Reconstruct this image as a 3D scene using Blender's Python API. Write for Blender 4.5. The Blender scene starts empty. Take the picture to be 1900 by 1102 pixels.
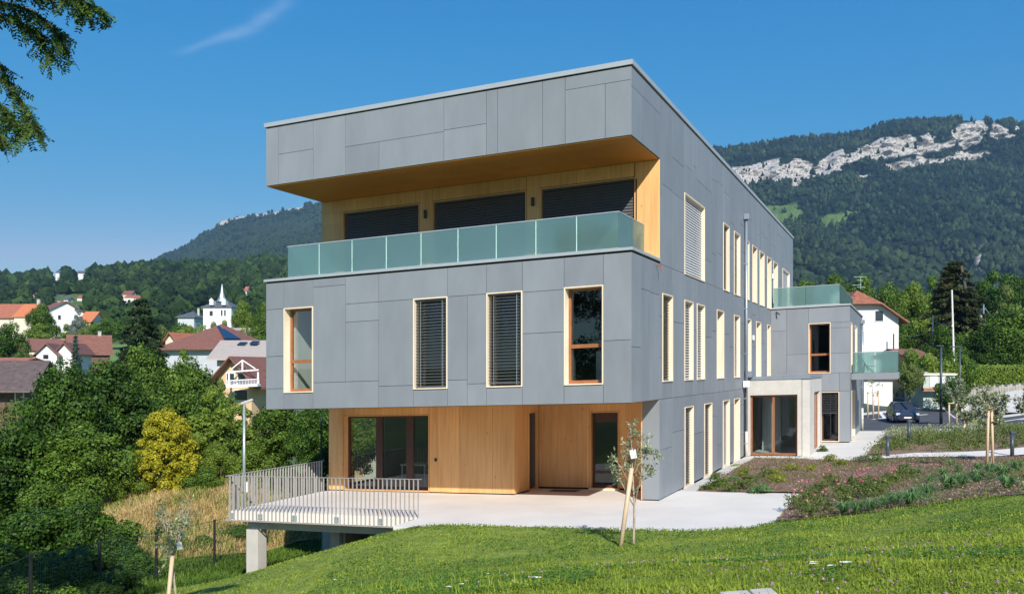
import bpy, bmesh, math, random
import numpy as np
from mathutils import Vector, Matrix
from mathutils.geometry import delaunay_2d_cdt

# ---------------------------------------------------------------- camera, sky, sun, exposure
SC = bpy.context.scene
F, CX, HY, ZC, KS = 1690.0, 950.0, 683.0, 3.75, -0.0331
cam_d = bpy.data.cameras.new('camera')
cam = bpy.data.objects.new('camera', cam_d)
SC.collection.objects.link(cam)
cam.location = (0, 0, ZC)
cam.rotation_euler = (math.pi / 2, 0, 0)
cam_d.sensor_width = 36
cam_d.lens = F / 1900 * 36
cam_d.shift_y = (HY - 551) / 1900
cam_d.clip_start = 0.1
cam_d.clip_end = 20000
SC.camera = cam

SUN_T = Vector((-0.261, 1.393, -1.0)).normalized()      # the way the light travels
SUN_EL = math.asin(-SUN_T.z)
SUN_AZ = math.atan2(-SUN_T.x, -SUN_T.y)
world = bpy.data.worlds.new('World')
SC.world = world
world.use_nodes = True
wn = world.node_tree
wn.nodes.clear()
w_out = wn.nodes.new('ShaderNodeOutputWorld')
w_bg = wn.nodes.new('ShaderNodeBackground')
w_bg.inputs['Strength'].default_value = 0.115
sky = wn.nodes.new('ShaderNodeTexSky')
sky.sky_type = 'NISHITA'
sky.sun_disc = False
sky.sun_elevation = SUN_EL
sky.sun_rotation = SUN_AZ
sky.altitude = 600
sky.air_density = 1.0
sky.dust_density = 0.35
sky.ozone_density = 3.0
# a thin wisp of cirrus high in the left of the sky, laid out by direction
tc = wn.nodes.new('ShaderNodeTexCoord')
def wmath(op, a, b=None, c=None):
    n = wn.nodes.new('ShaderNodeMath'); n.operation = op
    for i, v in enumerate((a, b, c)):
        if v is None: continue
        if isinstance(v, (int, float)): n.inputs[i].default_value = v
        else: wn.links.new(v, n.inputs[i])
    return n.outputs[0]
sx = wn.nodes.new('ShaderNodeSeparateXYZ'); wn.links.new(tc.outputs['Generated'], sx.inputs[0])
ta = wmath('DIVIDE', sx.outputs[0], wmath('MAXIMUM', sx.outputs[1], 0.05))
te = wmath('DIVIDE', sx.outputs[2], wmath('MAXIMUM', sx.outputs[1], 0.05))
nz = wn.nodes.new('ShaderNodeTexNoise'); nz.inputs['Scale'].default_value = 9; nz.inputs['Detail'].default_value = 6
mp = wn.nodes.new('ShaderNodeMapping'); mp.inputs['Rotation'].default_value = (0, math.radians(-35), 0); mp.inputs['Scale'].default_value = (1, 1, 3.0)
wn.links.new(tc.outputs['Generated'], mp.inputs[0]); wn.links.new(mp.outputs[0], nz.inputs[0])
# the wisp follows elev = 0.355 + 0.62*(az+0.36) + curve
da = wmath('ADD', ta, 0.298)
line = wmath('ADD', wmath('ADD', 0.370, wmath('MULTIPLY', da, 0.56)), wmath('MULTIPLY', wmath('MULTIPLY', da, da), 3.5))
dist = wmath('SUBTRACT', te, wmath('ADD', line, wmath('MULTIPLY', wmath('SUBTRACT', nz.outputs[0], 0.5), 0.05)))
wid = wmath('ADD', 0.004, wmath('MULTIPLY', wmath('MAXIMUM', wmath('ADD', da, 0.05), 0.0), 0.10))
g = wmath('DIVIDE', dist, wid)
gau = wmath('POWER', 2.718, wmath('MULTIPLY', wmath('MULTIPLY', g, g), -1.0))
along = wmath('DIVIDE', wmath('SUBTRACT', ta, -0.300), 0.052)
gau2 = wmath('POWER', 2.718, wmath('MULTIPLY', wmath('POWER', wmath('ABSOLUTE', along), 4.0), -0.6))
nz2 = wn.nodes.new('ShaderNodeTexNoise'); nz2.inputs['Scale'].default_value = 30; nz2.inputs['Detail'].default_value = 5
wn.links.new(mp.outputs[0], nz2.inputs[0])
fac = wmath('MULTIPLY', wmath('MULTIPLY', gau, gau2), wmath('MULTIPLY', nz2.outputs[0], 0.26))
# deepen the blue of the clear summer sky: one response curve per channel
sep = wn.nodes.new('ShaderNodeSeparateColor'); cmb = wn.nodes.new('ShaderNodeCombineColor')
wn.links.new(sky.outputs[0], sep.inputs[0])
for i, (ref, gexp, out, lim) in enumerate(((4.07, 2.8, 2.60, 1.06), (6.29, 0.95, 4.25, 1.25), (8.37, 0.50, 5.95, 1.5))):
    wn.links.new(wmath('MULTIPLY', wmath('POWER', wmath('MINIMUM', wmath('DIVIDE', sep.outputs[i], ref), lim), gexp), out), cmb.inputs[i])
mixw = wn.nodes.new('ShaderNodeMix'); mixw.data_type = 'RGBA'
wn.links.new(fac, mixw.inputs[0]); wn.links.new(cmb.outputs[0], mixw.inputs[6])
mixw.inputs[7].default_value = (6.5, 7.2, 8.2, 1)
wn.links.new(mixw.outputs[2], w_bg.inputs['Color'])
wn.links.new(w_bg.outputs[0], w_out.inputs[0])

sun_d = bpy.data.lights.new('sun', 'SUN')
sun_d.energy = 4.6
sun_d.angle = math.radians(0.5)
sun_d.color = (1.0, 0.94, 0.85)
sun = bpy.data.objects.new('sun', sun_d)
sun.rotation_euler = SUN_T.to_track_quat('-Z', 'Y').to_euler()
SC.collection.objects.link(sun)

SC.view_settings.view_transform = 'Standard'
SC.view_settings.look = 'None'
SC.view_settings.exposure = 0.38
SC.view_settings.gamma = 1.0
SC.cycles.max_bounces = 8
SC.cycles.transparent_max_bounces = 24
SC.cycles.use_denoising = True
HAZE = 0.000105

# ---------------------------------------------------------------- helpers
UU = (-0.9153, 0.4028)
VV = (0.4028, 0.9153)
C0 = (4.17073, 25.76220)

def B(u, v, h):
    """building coordinates: u leftwards along the front, v into the depth, h up from the terrace"""
    return (C0[0] + u * UU[0] + v * VV[0], C0[1] + u * UU[1] + v * VV[1], h + KS * u)

def P(X, Y, d):
    """a point seen at photo pixel (X, Y) standing d metres away"""
    return ((X - CX) / F * d, d, ZC + (HY - Y) / F * d)

def wloc(o):
    x = Vector((0, 0, 0))
    while o is not None:
        x = x + Vector(o.location); o = o.parent
    return x

def tag(o, label=None, cat=None, group=None, kind=None):
    if label: o['label'] = label
    if cat: o['category'] = cat
    if group: o['group'] = group
    if kind: o['kind'] = kind
    return o

def empty(name, loc, label=None, cat=None, group=None):
    o = bpy.data.objects.new(name, None)
    SC.collection.objects.link(o)
    o.location = loc
    o.empty_display_size = 0.2
    return tag(o, label, cat, group)

def link_mesh(name, me, mat=None, parent=None, loc=(0, 0, 0)):
    o = bpy.data.objects.new(name, me)
    SC.collection.objects.link(o)
    if mat is not None and not me.materials: me.materials.append(mat)
    o.location = loc
    if parent is not None: o.parent = parent
    return o

def arr_mesh(name, V, Fq, k=None, smooth=False, tint=None, shift=None):
    """mesh from numpy arrays; Fq (n,k) face indices; tint: per-face float"""
    V = np.asarray(V, dtype=np.float32); Fq = np.asarray(Fq, dtype=np.int32)
    if shift is not None: V = V - np.asarray(shift, dtype=np.float32)
    k = Fq.shape[1]
    me = bpy.data.meshes.new(name)
    me.vertices.add(len(V)); me.vertices.foreach_set('co', V.ravel())
    me.loops.add(Fq.size); me.loops.foreach_set('vertex_index', Fq.ravel())
    me.polygons.add(len(Fq))
    me.polygons.foreach_set('loop_start', np.arange(0, Fq.size, k, dtype=np.int32))
    try: me.polygons.foreach_set('loop_total', np.full(len(Fq), k, dtype=np.int32))
    except Exception: pass
    me.polygons.foreach_set('use_smooth', np.full(len(Fq), bool(smooth)))
    if tint is not None:
        a = me.attributes.new('tint', 'FLOAT', 'FACE')
        a.data.foreach_set('value', np.asarray(tint, dtype=np.float32))
    me.update(calc_edges=True)
    return me

class MB:
    def __init__(s, fn=None): s.v = []; s.f = []; s.t = []; s.fn = fn; s.cur = 0.5
    def pt(s, p): return s.fn(*p) if s.fn else tuple(p)
    def face(s, pts, raw=False):
        n = len(s.v); s.v += [tuple(p) if raw else s.pt(p) for p in pts]; s.f.append(tuple(range(n, n + len(pts)))); s.t.append(s.cur)
    def box(s, a, b, raw=False):
        x0, x1 = min(a[0], b[0]), max(a[0], b[0]); y0, y1 = min(a[1], b[1]), max(a[1], b[1]); z0, z1 = min(a[2], b[2]), max(a[2], b[2])
        c = [(x0, y0, z0), (x1, y0, z0), (x1, y1, z0), (x0, y1, z0), (x0, y0, z1), (x1, y0, z1), (x1, y1, z1), (x0, y1, z1)]
        s.hexa([p if raw else s.pt(p) for p in c])
    def hexa(s, c):
        n = len(s.v); s.v += [tuple(p) for p in c]
        for f in ((3, 2, 1, 0), (4, 5, 6, 7), (0, 1, 5, 4), (1, 2, 6, 5), (2, 3, 7, 6), (3, 0, 4, 7)):
            s.f.append(tuple(n + i for i in f)); s.t.append(s.cur)
    def bar(s, a, b, w, t, up=(0, 0, 1)):
        a, b = Vector(s.pt(a)), Vector(s.pt(b)); d = (b - a).normalized(); up = Vector(up)
        if abs(d.dot(up)) > 0.98: up = Vector((1, 0, 0))
        x = d.cross(up).normalized() * w / 2; y = x.cross(d).normalized() * t / 2
        s.hexa([a - x - y, a + x - y, b + x - y, b - x - y, a - x + y, a + x + y, b + x + y, b - x + y])
    def tube(s, pts, rad, n=8, cap=True):
        pts = [Vector(s.pt(p)) for p in pts]
        if not hasattr(rad, '__len__'): rad = [rad] * len(pts)
        base = len(s.v); ref = Vector((0.3, 0.2, 1)).normalized()
        for i, p in enumerate(pts):
            d = (pts[min(i + 1, len(pts) - 1)] - pts[max(i - 1, 0)]).normalized()
            if abs(d.dot(ref)) > 0.95: ref = Vector((1, 0.1, 0)).normalized()
            x = d.cross(ref).normalized(); y = x.cross(d)
            for j in range(n):
                a = 2 * math.pi * j / n
                s.v.append(tuple(p + (x * math.cos(a) + y * math.sin(a)) * rad[i]))
        for i in range(len(pts) - 1):
            for j in range(n):
                a = base + i * n + j; b = base + i * n + (j + 1) % n
                s.f.append((a, b, b + n, a + n)); s.t.append(s.cur)
        if cap:
            s.f.append(tuple(base + j for j in range(n))[::-1]); s.t.append(s.cur)
            s.f.append(tuple(base + (len(pts) - 1) * n + j for j in range(n))); s.t.append(s.cur)
    def build(s, name, mat, parent=None, smooth=False, tint=False, loc=None, bevel=0):
        if loc is None: loc = (0, 0, 0) if parent is None else None
        org = Vector(loc) if parent is None else wloc(parent)
        me = bpy.data.meshes.new(name)
        me.from_pydata([tuple(Vector(p) - org) for p in s.v], [], s.f)
        if tint:
            a = me.attributes.new('tint', 'FLOAT', 'FACE'); a.data.foreach_set('value', s.t)
        if smooth: me.polygons.foreach_set('use_smooth', [True] * len(s.f))
        me.update()
        o = link_mesh(name, me, mat, parent, org if parent is None else (0, 0, 0))
        if bevel:
            m = o.modifiers.new('bevel', 'BEVEL'); m.width = bevel; m.segments = 2; m.limit_method = 'ANGLE'
        return o

def copy_tree(o, parent=None):
    c = o.copy(); SC.collection.objects.link(c)
    if parent is not None: c.parent = parent
    for ch in list(o.children): copy_tree(ch, c)
    return c

# value noise in numpy
def vnoise(x, y, seed=0):
    x = np.asarray(x, dtype=np.float64); y = np.asarray(y, dtype=np.float64)
    xi = np.floor(x).astype(np.int64); yi = np.floor(y).astype(np.int64)
    xf = x - xi; yf = y - yi
    def h(a, b):
        n = (a * 374761393 + b * 668265263 + seed * 1442695041) & 0x7fffffff
        n = ((n ^ (n >> 13)) * 1274126177) & 0x7fffffff
        return ((n ^ (n >> 16)) & 0xffff) / 65535.0
    u = xf * xf * (3 - 2 * xf); v = yf * yf * (3 - 2 * yf)
    a = h(xi, yi) * (1 - u) + h(xi + 1, yi) * u
    b = h(xi, yi + 1) * (1 - u) + h(xi + 1, yi + 1) * u
    return a * (1 - v) + b * v
def fbm(x, y, seed=0, o=4):
    s = 0; a = 0.5; t = 0
    for i in range(o):
        s = s + a * vnoise(x * 2 ** i, y * 2 ** i, seed + i * 17); t += a; a *= 0.5
    return s / t

# ---------------------------------------------------------------- materials
def nodes_of(name):
    m = bpy.data.materials.new(name); m.use_nodes = True
    nt = m.node_tree; p = nt.nodes['Principled BSDF']
    return m, nt, p

def pm(name, col, rough=0.6, var=0.12, scale=4.0, bump=0.0, bscale=40.0, metal=0.0, spec=0.5, tint=0.0, stretch=(1, 1, 1), col2=None, detail=5):
    m, nt, p = nodes_of(name)
    L = nt.links.new
    tcn = nt.nodes.new('ShaderNodeTexCoord')
    mpn = nt.nodes.new('ShaderNodeMapping'); mpn.inputs['Scale'].default_value = stretch
    L(tcn.outputs['Object'], mpn.inputs[0])
    n = nt.nodes.new('ShaderNodeTexNoise'); n.inputs['Scale'].default_value = scale; n.inputs['Detail'].default_value = detail; n.inputs['Roughness'].default_value = 0.6
    L(mpn.outputs[0], n.inputs[0])
    cr = nt.nodes.new('ShaderNodeValToRGB')
    c2 = col2 or [c * (1 + var) for c in col]
    cr.color_ramp.elements[0].position = 0.3; cr.color_ramp.elements[1].position = 0.7
    cr.color_ramp.elements[0].color = [c * (1 - var) for c in col] + [1] if not col2 else list(col) + [1]
    cr.color_ramp.elements[1].color = list(c2) + [1]
    L(n.outputs[0], cr.inputs[0])
    src = cr.outputs[0]
    if tint:
        at = nt.nodes.new('ShaderNodeAttribute'); at.attribute_name = 'tint'
        mm = nt.nodes.new('ShaderNodeMapRange'); mm.inputs['To Min'].default_value = 1 - tint; mm.inputs['To Max'].default_value = 1 + tint
        L(at.outputs['Fac'], mm.inputs['Value'])
        vm = nt.nodes.new('ShaderNodeVectorMath'); vm.operation = 'SCALE'
        L(src, vm.inputs[0]); L(mm.outputs[0], vm.inputs['Scale']); src = vm.outputs[0]
    L(src, p.inputs['Base Color'])
    p.inputs['Roughness'].default_value = rough
    p.inputs['Metallic'].default_value = metal
    p.inputs['Specular IOR Level'].default_value = spec
    if bump:
        n2 = nt.nodes.new('ShaderNodeTexNoise'); n2.inputs['Scale'].default_value = bscale; n2.inputs['Detail'].default_value = 4
        L(mpn.outputs[0], n2.inputs[0])
        b = nt.nodes.new('ShaderNodeBump'); b.inputs['Strength'].default_value = bump; b.inputs['Distance'].default_value = 0.02
        L(n2.outputs[0], b.inputs['Height']); L(b.outputs[0], p.inputs['Normal'])
    return m

def leaf_mat(name, dark, light, trans=0.3, rough=0.55, third=None):
    m, nt, p = nodes_of(name); L = nt.links.new
    at = nt.nodes.new('ShaderNodeAttribute'); at.attribute_name = 'tint'
    cr = nt.nodes.new('ShaderNodeValToRGB')
    cr.color_ramp.elements[0].color = list(dark) + [1]; cr.color_ramp.elements[1].color = list(light) + [1]
    if third:
        e = cr.color_ramp.elements.new(0.93); e.color = list(light) + [1]; cr.color_ramp.elements[-1].color = list(third) + [1]
    L(at.outputs['Fac'], cr.inputs[0]); L(cr.outputs[0], p.inputs['Base Color'])
    p.inputs['Roughness'].default_value = rough; p.inputs['Specular IOR Level'].default_value = 0.22
    t = nt.nodes.new('ShaderNodeBsdfTranslucent'); L(cr.outputs[0], t.inputs[0])
    mx = nt.nodes.new('ShaderNodeMixShader'); mx.inputs[0].default_value = trans
    L(p.outputs[0], mx.inputs[1]); L(t.outputs[0], mx.inputs[2])
    L(mx.outputs[0], nt.nodes['Material Output'].inputs[0])
    return m

def glass_mat(name, tintc=(0.7, 0.76, 0.74), base=0.22):
    m, nt, p = nodes_of(name); L = nt.links.new; nt.nodes.remove(p)
    fr = nt.nodes.new('ShaderNodeFresnel'); fr.inputs[0].default_value = 1.5
    ad = nt.nodes.new('ShaderNodeMath'); ad.operation = 'MULTIPLY_ADD'; ad.inputs[1].default_value = 1.3; ad.inputs[2].default_value = 0.02
    L(fr.outputs[0], ad.inputs[0])
    tr = nt.nodes.new('ShaderNodeBsdfTransparent'); tr.inputs[0].default_value = (*tintc, 1)
    gl = nt.nodes.new('ShaderNodeBsdfGlossy'); gl.inputs['Roughness'].default_value = 0.01; gl.inputs[0].default_value = (0.9, 0.95, 1, 1)
    mx = nt.nodes.new('ShaderNodeMixShader'); L(ad.outputs[0], mx.inputs[0]); L(tr.outputs[0], mx.inputs[1]); L(gl.outputs[0], mx.inputs[2])
    L(mx.outputs[0], nt.nodes['Material Output'].inputs[0])
    return m

def frosted_mat(name):
    m, nt, p = nodes_of(name); L = nt.links.new; nt.nodes.remove(p)
    n = nt.nodes.new('ShaderNodeTexNoise'); n.inputs['Scale'].default_value = 1.3
    tcn = nt.nodes.new('ShaderNodeTexCoord'); L(tcn.outputs['Object'], n.inputs[0])
    cr = nt.nodes.new('ShaderNodeValToRGB'); cr.color_ramp.elements[0].color = (0.31, 0.56, 0.54, 1); cr.color_ramp.elements[1].color = (0.44, 0.66, 0.63, 1)
    L(n.outputs[0], cr.inputs[0])
    d = nt.nodes.new('ShaderNodeBsdfDiffuse'); L(cr.outputs[0], d.inputs[0])
    t = nt.nodes.new('ShaderNodeBsdfTranslucent'); L(cr.outputs[0], t.inputs[0])
    rf = nt.nodes.new('ShaderNodeBsdfRefraction'); rf.inputs['IOR'].default_value = 1.02; rf.inputs['Roughness'].default_value = 0.45; rf.inputs[0].default_value = (0.72, 0.9, 0.86, 1)
    g = nt.nodes.new('ShaderNodeBsdfGlossy'); g.inputs['Roughness'].default_value = 0.06
    a = nt.nodes.new('ShaderNodeMixShader'); a.inputs[0].default_value = 0.5; L(d.outputs[0], a.inputs[1]); L(t.outputs[0], a.inputs[2])
    b = nt.nodes.new('ShaderNodeMixShader'); b.inputs[0].default_value = 0.62; L(a.outputs[0], b.inputs[1]); L(rf.outputs[0], b.inputs[2])
    c = nt.nodes.new('ShaderNodeMixShader'); c.inputs[0].default_value = 0.11; L(b.outputs[0], c.inputs[1]); L(g.outputs[0], c.inputs[2])
    L(c.outputs[0], nt.nodes['Material Output'].inputs[0])
    return m

def wood_mat(name, c1, c2, rough=0.55, s=1.0, knots=True):
    m, nt, p = nodes_of(name); L = nt.links.new
    tcn = nt.nodes.new('ShaderNodeTexCoord')
    mpn = nt.nodes.new('ShaderNodeMapping'); mpn.inputs['Scale'].default_value = (14 * s, 14 * s, 0.7 * s); L(tcn.outputs['Object'], mpn.inputs[0])
    n = nt.nodes.new('ShaderNodeTexNoise'); n.inputs['Scale'].default_value = 1.0; n.inputs['Detail'].default_value = 7; n.inputs['Distortion'].default_value = 0.4; L(mpn.outputs[0], n.inputs[0])
    mp2 = nt.nodes.new('ShaderNodeMapping'); mp2.inputs['Scale'].default_value = (1.2, 1.2, 0.3); L(tcn.outputs['Object'], mp2.inputs[0])
    n2 = nt.nodes.new('ShaderNodeTexNoise'); n2.inputs['Scale'].default_value = 1.3; n2.inputs['Detail'].default_value = 4; L(mp2.outputs[0], n2.inputs[0])
    ad = nt.nodes.new('ShaderNodeMath'); ad.operation = 'MULTIPLY_ADD'; ad.inputs[1].default_value = 0.55; L(n.outputs[0], ad.inputs[0])
    m2 = nt.nodes.new('ShaderNodeMath'); m2.operation = 'MULTIPLY'; m2.inputs[1].default_value = 0.45; L(n2.outputs[0], m2.inputs[0]); L(m2.outputs[0], ad.inputs[2])
    cr = nt.nodes.new('ShaderNodeValToRGB'); cr.color_ramp.elements[0].position = 0.34; cr.color_ramp.elements[1].position = 0.66
    cr.color_ramp.elements[0].color = (*c1, 1); cr.color_ramp.elements[1].color = (*c2, 1)
    L(ad.outputs[0], cr.inputs[0]); src = cr.outputs[0]
    at = nt.nodes.new('ShaderNodeAttribute'); at.attribute_name = 'tint'
    mm = nt.nodes.new('ShaderNodeMapRange'); mm.inputs['To Min'].default_value = 0.88; mm.inputs['To Max'].default_value = 1.12
    L(at.outputs['Fac'], mm.inputs['Value'])
    vm = nt.nodes.new('ShaderNodeVectorMath'); vm.operation = 'SCALE'; L(src, vm.inputs[0]); L(mm.outputs[0], vm.inputs['Scale']); src = vm.outputs[0]
    if knots:
        vo = nt.nodes.new('ShaderNodeTexVoronoi'); vo.inputs['Scale'].default_value = 1.0
        mp3 = nt.nodes.new('ShaderNodeMapping'); mp3.inputs['Scale'].default_value = (4.5, 4.5, 1.6); L(tcn.outputs['Object'], mp3.inputs[0]); L(mp3.outputs[0], vo.inputs[0])
        kr = nt.nodes.new('ShaderNodeMapRange'); kr.inputs['From Min'].default_value = 0.03; kr.inputs['From Max'].default_value = 0.10; kr.inputs['To Min'].default_value = 0.55; kr.inputs['To Max'].default_value = 1
        L(vo.outputs['Distance'], kr.inputs['Value'])
        v2 = nt.nodes.new('ShaderNodeVectorMath'); v2.operation = 'SCALE'; L(src, v2.inputs[0]); L(kr.outputs[0], v2.inputs['Scale']); src = v2.outputs[0]
    L(src, p.inputs['Base Color']); p.inputs['Roughness'].default_value = rough
    return m

def stripe_mat(name, c1, c2, scale, axis='X', rough=0.6, bump=0.5, var=0.2):
    """tiles, boards or ribs: a wave texture in the object's own space"""
    m, nt, p = nodes_of(name); L = nt.links.new
    tcn = nt.nodes.new('ShaderNodeTexCoord')
    w = nt.nodes.new('ShaderNodeTexWave'); w.bands_direction = axis; w.inputs['Scale'].default_value = scale; w.inputs['Distortion'].default_value = 1.0; w.inputs['Detail'].default_value = 2
    L(tcn.outputs['Object'], w.inputs[0])
    n = nt.nodes.new('ShaderNodeTexNoise'); n.inputs['Scale'].default_value = 2.2; n.inputs['Detail'].default_value = 8; n.inputs['Roughness'].default_value = 0.75; L(tcn.outputs['Object'], n.inputs[0])
    cr = nt.nodes.new('ShaderNodeValToRGB'); cr.color_ramp.elements[0].position = 0.35; cr.color_ramp.elements[1].position = 0.65
    cr.color_ramp.elements[0].color = (*c1, 1); cr.color_ramp.elements[1].color = (*c2, 1); L(n.outputs[0], cr.inputs[0])
    mm = nt.nodes.new('ShaderNodeMapRange'); mm.inputs['To Min'].default_value = 1 - var; mm.inputs['To Max'].default_value = 1 + var; L(w.outputs['Fac'], mm.inputs['Value'])
    vm = nt.nodes.new('ShaderNodeVectorMath'); vm.operation = 'SCALE'; L(cr.outputs[0], vm.inputs[0]); L(mm.outputs[0], vm.inputs['Scale'])
    L(vm.outputs[0], p.inputs['Base Color']); p.inputs['Roughness'].default_value = rough
    b = nt.nodes.new('ShaderNodeBump'); b.inputs['Strength'].default_value = bump; b.inputs['Distance'].default_value = 0.03; L(w.outputs['Fac'], b.inputs['Height']); L(b.outputs[0], p.inputs['Normal'])
    return m

M = {}
M['clad'] = pm('fibre_cement', (0.222, 0.243, 0.268), 0.5, 0.08, 1.6, 0.05, 60, tint=0.07, spec=0.45, stretch=(1, 1, 0.35))
M['gap'] = pm('dark_membrane', (0.012, 0.013, 0.015), 0.8, 0.1)
M['coping'] = pm('coping_aluminium', (0.42, 0.45, 0.46), 0.42, 0.05, 2, metal=0.25)
M['jamb'] = wood_mat('pale_larch', (0.74, 0.61, 0.44), (0.86, 0.74, 0.58), s=1.2, knots=False)
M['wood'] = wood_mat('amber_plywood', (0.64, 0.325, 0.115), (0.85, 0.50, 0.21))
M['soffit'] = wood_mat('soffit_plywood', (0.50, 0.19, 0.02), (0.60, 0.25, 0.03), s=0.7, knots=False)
M['sash'] = pm('brown_timber_sash', (0.30, 0.115, 0.045), 0.4, 0.15, 6)
M['sashd'] = pm('dark_brown_sash', (0.065, 0.026, 0.016), 0.4, 0.15, 6)
M['glass'] = glass_mat('window_glass')
M['frost'] = frosted_mat('frosted_glass')
M['alu'] = pm('light_aluminium', (0.55, 0.58, 0.60), 0.35, 0.05, metal=0.5)
M['slat'] = pm('grey_slats', (0.19, 0.195, 0.205), 0.4, 0.05, metal=0.2)
M['slatd'] = pm('dark_grey_slats', (0.10, 0.104, 0.112), 0.5, 0.08, metal=0.1)
M['slatw'] = pm('pale_slats', (0.60, 0.60, 0.60), 0.45, 0.05)
M['plasterd'] = pm('interior_plaster_dimmed', (0.07, 0.07, 0.07), 0.8, 0.1)  # room dimness put into the wall colour so the windows read dark
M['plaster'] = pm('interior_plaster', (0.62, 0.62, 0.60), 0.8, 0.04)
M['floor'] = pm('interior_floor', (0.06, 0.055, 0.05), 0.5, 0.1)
M['postc'] = pm('post_concrete', (0.50, 0.48, 0.44), 0.8, 0.1, 1.5, 0.1, 20)
M['conc'] = pm('pale_concrete', (0.70, 0.67, 0.62), 0.75, 0.09, 0.45, 0.08, 30, detail=10)
M['deck'] = pm('low_bounce_deck', (0.20, 0.18, 0.16), 0.8, 0.1)  # colour held dark to cut light bounced onto the loggia walls
M['conc2'] = pm('grey_concrete', (0.46, 0.44, 0.41), 0.8, 0.12, 1.5, 0.1, 20)
M['ribc'] = stripe_mat('ribbed_concrete', (0.50, 0.48, 0.44), (0.58, 0.56, 0.52), 5.0, 'X', 0.8, 0.12, 0.03)
M['rail'] = pm('railing_paint', (0.40, 0.38, 0.36), 0.5, 0.04, metal=0.1)
M['zinc'] = pm('zinc', (0.32, 0.37, 0.42), 0.4, 0.06, metal=0.5)
M['cream'] = pm('cream_plastic', (0.62, 0.58, 0.48), 0.5, 0.05)
M['white'] = pm('white_plastic', (0.75, 0.75, 0.75), 0.4, 0.03)
M['black'] = pm('black_metal', (0.02, 0.02, 0.022), 0.4, 0.1)
M['anth'] = pm('anthracite_paint', (0.045, 0.06, 0.075), 0.4, 0.1)
M['galv'] = pm('galvanised_steel', (0.34, 0.42, 0.44), 0.4, 0.12, 8, metal=0.4)
M['greenmetal'] = pm('green_fence_paint', (0.02, 0.06, 0.05), 0.5, 0.1)
M['curtain'] = pm('curtain_fabric', (0.42, 0.45, 0.44), 0.9, 0.05)
M['bark'] = pm('bark', (0.10, 0.075, 0.055), 0.9, 0.35, 12, 0.5, 30)
M['palebark'] = pm('young_bark', (0.40, 0.33, 0.26), 0.85, 0.3, 14, 0.3, 40)
M['stake'] = wood_mat('stake_wood', (0.50, 0.36, 0.23), (0.66, 0.50, 0.34), s=1.5)
M['asphalt'] = pm('asphalt', (0.075, 0.075, 0.08), 0.85, 0.18, 0.6, 0.2, 80)
M['paint'] = pm('road_paint', (0.75, 0.75, 0.73), 0.6, 0.08)
M['kerb'] = pm('kerb_concrete', (0.55, 0.53, 0.49), 0.8, 0.1)
M['bluebook'] = pm('blue_binder', (0.03, 0.08, 0.35), 0.5, 0.1)
M['tilebrown'] = stripe_mat('brown_roof_tiles', (0.17, 0.07, 0.045), (0.27, 0.12, 0.08), 3.5, 'Z')
M['tilered'] = stripe_mat('red_roof_tiles', (0.30, 0.10, 0.055), (0.46, 0.17, 0.09), 3.5, 'Z')
M['tileold'] = stripe_mat('weathered_red_tiles', (0.17, 0.075, 0.05), (0.42, 0.14, 0.07), 3.5, 'Z')
M['tileorange'] = stripe_mat('orange_roof_tiles', (0.50, 0.15, 0.06), (0.62, 0.22, 0.09), 3.5, 'Z')
M['tiledark'] = stripe_mat('dark_barn_tiles', (0.085, 0.06, 0.05), (0.17, 0.125, 0.105), 3.5, 'Z')
M['tilebeige'] = stripe_mat('beige_sheet_roof', (0.40, 0.34, 0.29), (0.47, 0.41, 0.36), 2.0, 'X', 0.6, 0.2, 0.05)
M['slate'] = stripe_mat('slate_roof', (0.07, 0.085, 0.10), (0.13, 0.15, 0.17), 3.5, 'Z')
M['wallwhite'] = pm('white_render', (0.74, 0.73, 0.71), 0.85, 0.07, 0.8)
M['wallgrey'] = pm('pale_grey_render', (0.50, 0.53, 0.56), 0.85, 0.06, 0.8)
M['wallpeach'] = pm('peach_render', (0.66, 0.46, 0.28), 0.85, 0.06, 0.8)
M['wallcream'] = pm('cream_render', (0.66, 0.60, 0.48), 0.85, 0.06, 0.8)
M['barnwood'] = stripe_mat('barn_boards', (0.10, 0.06, 0.045), (0.20, 0.12, 0.085), 3.0, 'X', 0.8, 0.4, 0.2)
M['solar'] = pm('solar_cells', (0.012, 0.02, 0.045), 0.15, 0.1, spec=0.8)
M['pane'] = pm('dark_pane', (0.03, 0.035, 0.04), 0.08, 0.2, spec=0.8)
M['shedgreen'] = pm('pale_green_sheet', (0.42, 0.50, 0.44), 0.6, 0.08, 2)
M['rust'] = pm('rusty_brick', (0.36, 0.14, 0.07), 0.8, 0.2, 3)
M['carblue'] = pm('dark_blue_car_paint', (0.018, 0.028, 0.06), 0.2, 0.05, spec=0.8)
M['rubber'] = pm('tyre_rubber', (0.015, 0.015, 0.015), 0.85, 0.1)
M['lampglass'] = pm('headlamp_lens', (0.6, 0.62, 0.65), 0.1, 0.05, spec=0.8)
M['wallstone'] = pm('old_wall_stone', (0.30, 0.28, 0.24), 0.9, 0.3, 1.5, 0.8, 5)
M['stone'] = pm('pale_stone', (0.55, 0.52, 0.46), 0.85, 0.15, 2, 0.4, 8)
M['soil'] = pm('dry_soil', (0.34, 0.24, 0.155), 0.95, 0.25, 4, 0.5, 14)
M['gravel'] = pm('white_gravel', (0.38, 0.37, 0.35), 0.9, 0.1, 28, 0.8, 26, col2=(0.74, 0.72, 0.68))
M['mulch'] = pm('bark_mulch', (0.10, 0.055, 0.038), 0.95, 0.1, 34, 0.9, 40, col2=(0.34, 0.22, 0.16))
M['lawn'] = pm('lawn_ground', (0.115, 0.180, 0.015), 0.9, 0.3, 3.5, 0.8, 40, col2=(0.25, 0.32, 0.045))
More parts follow.
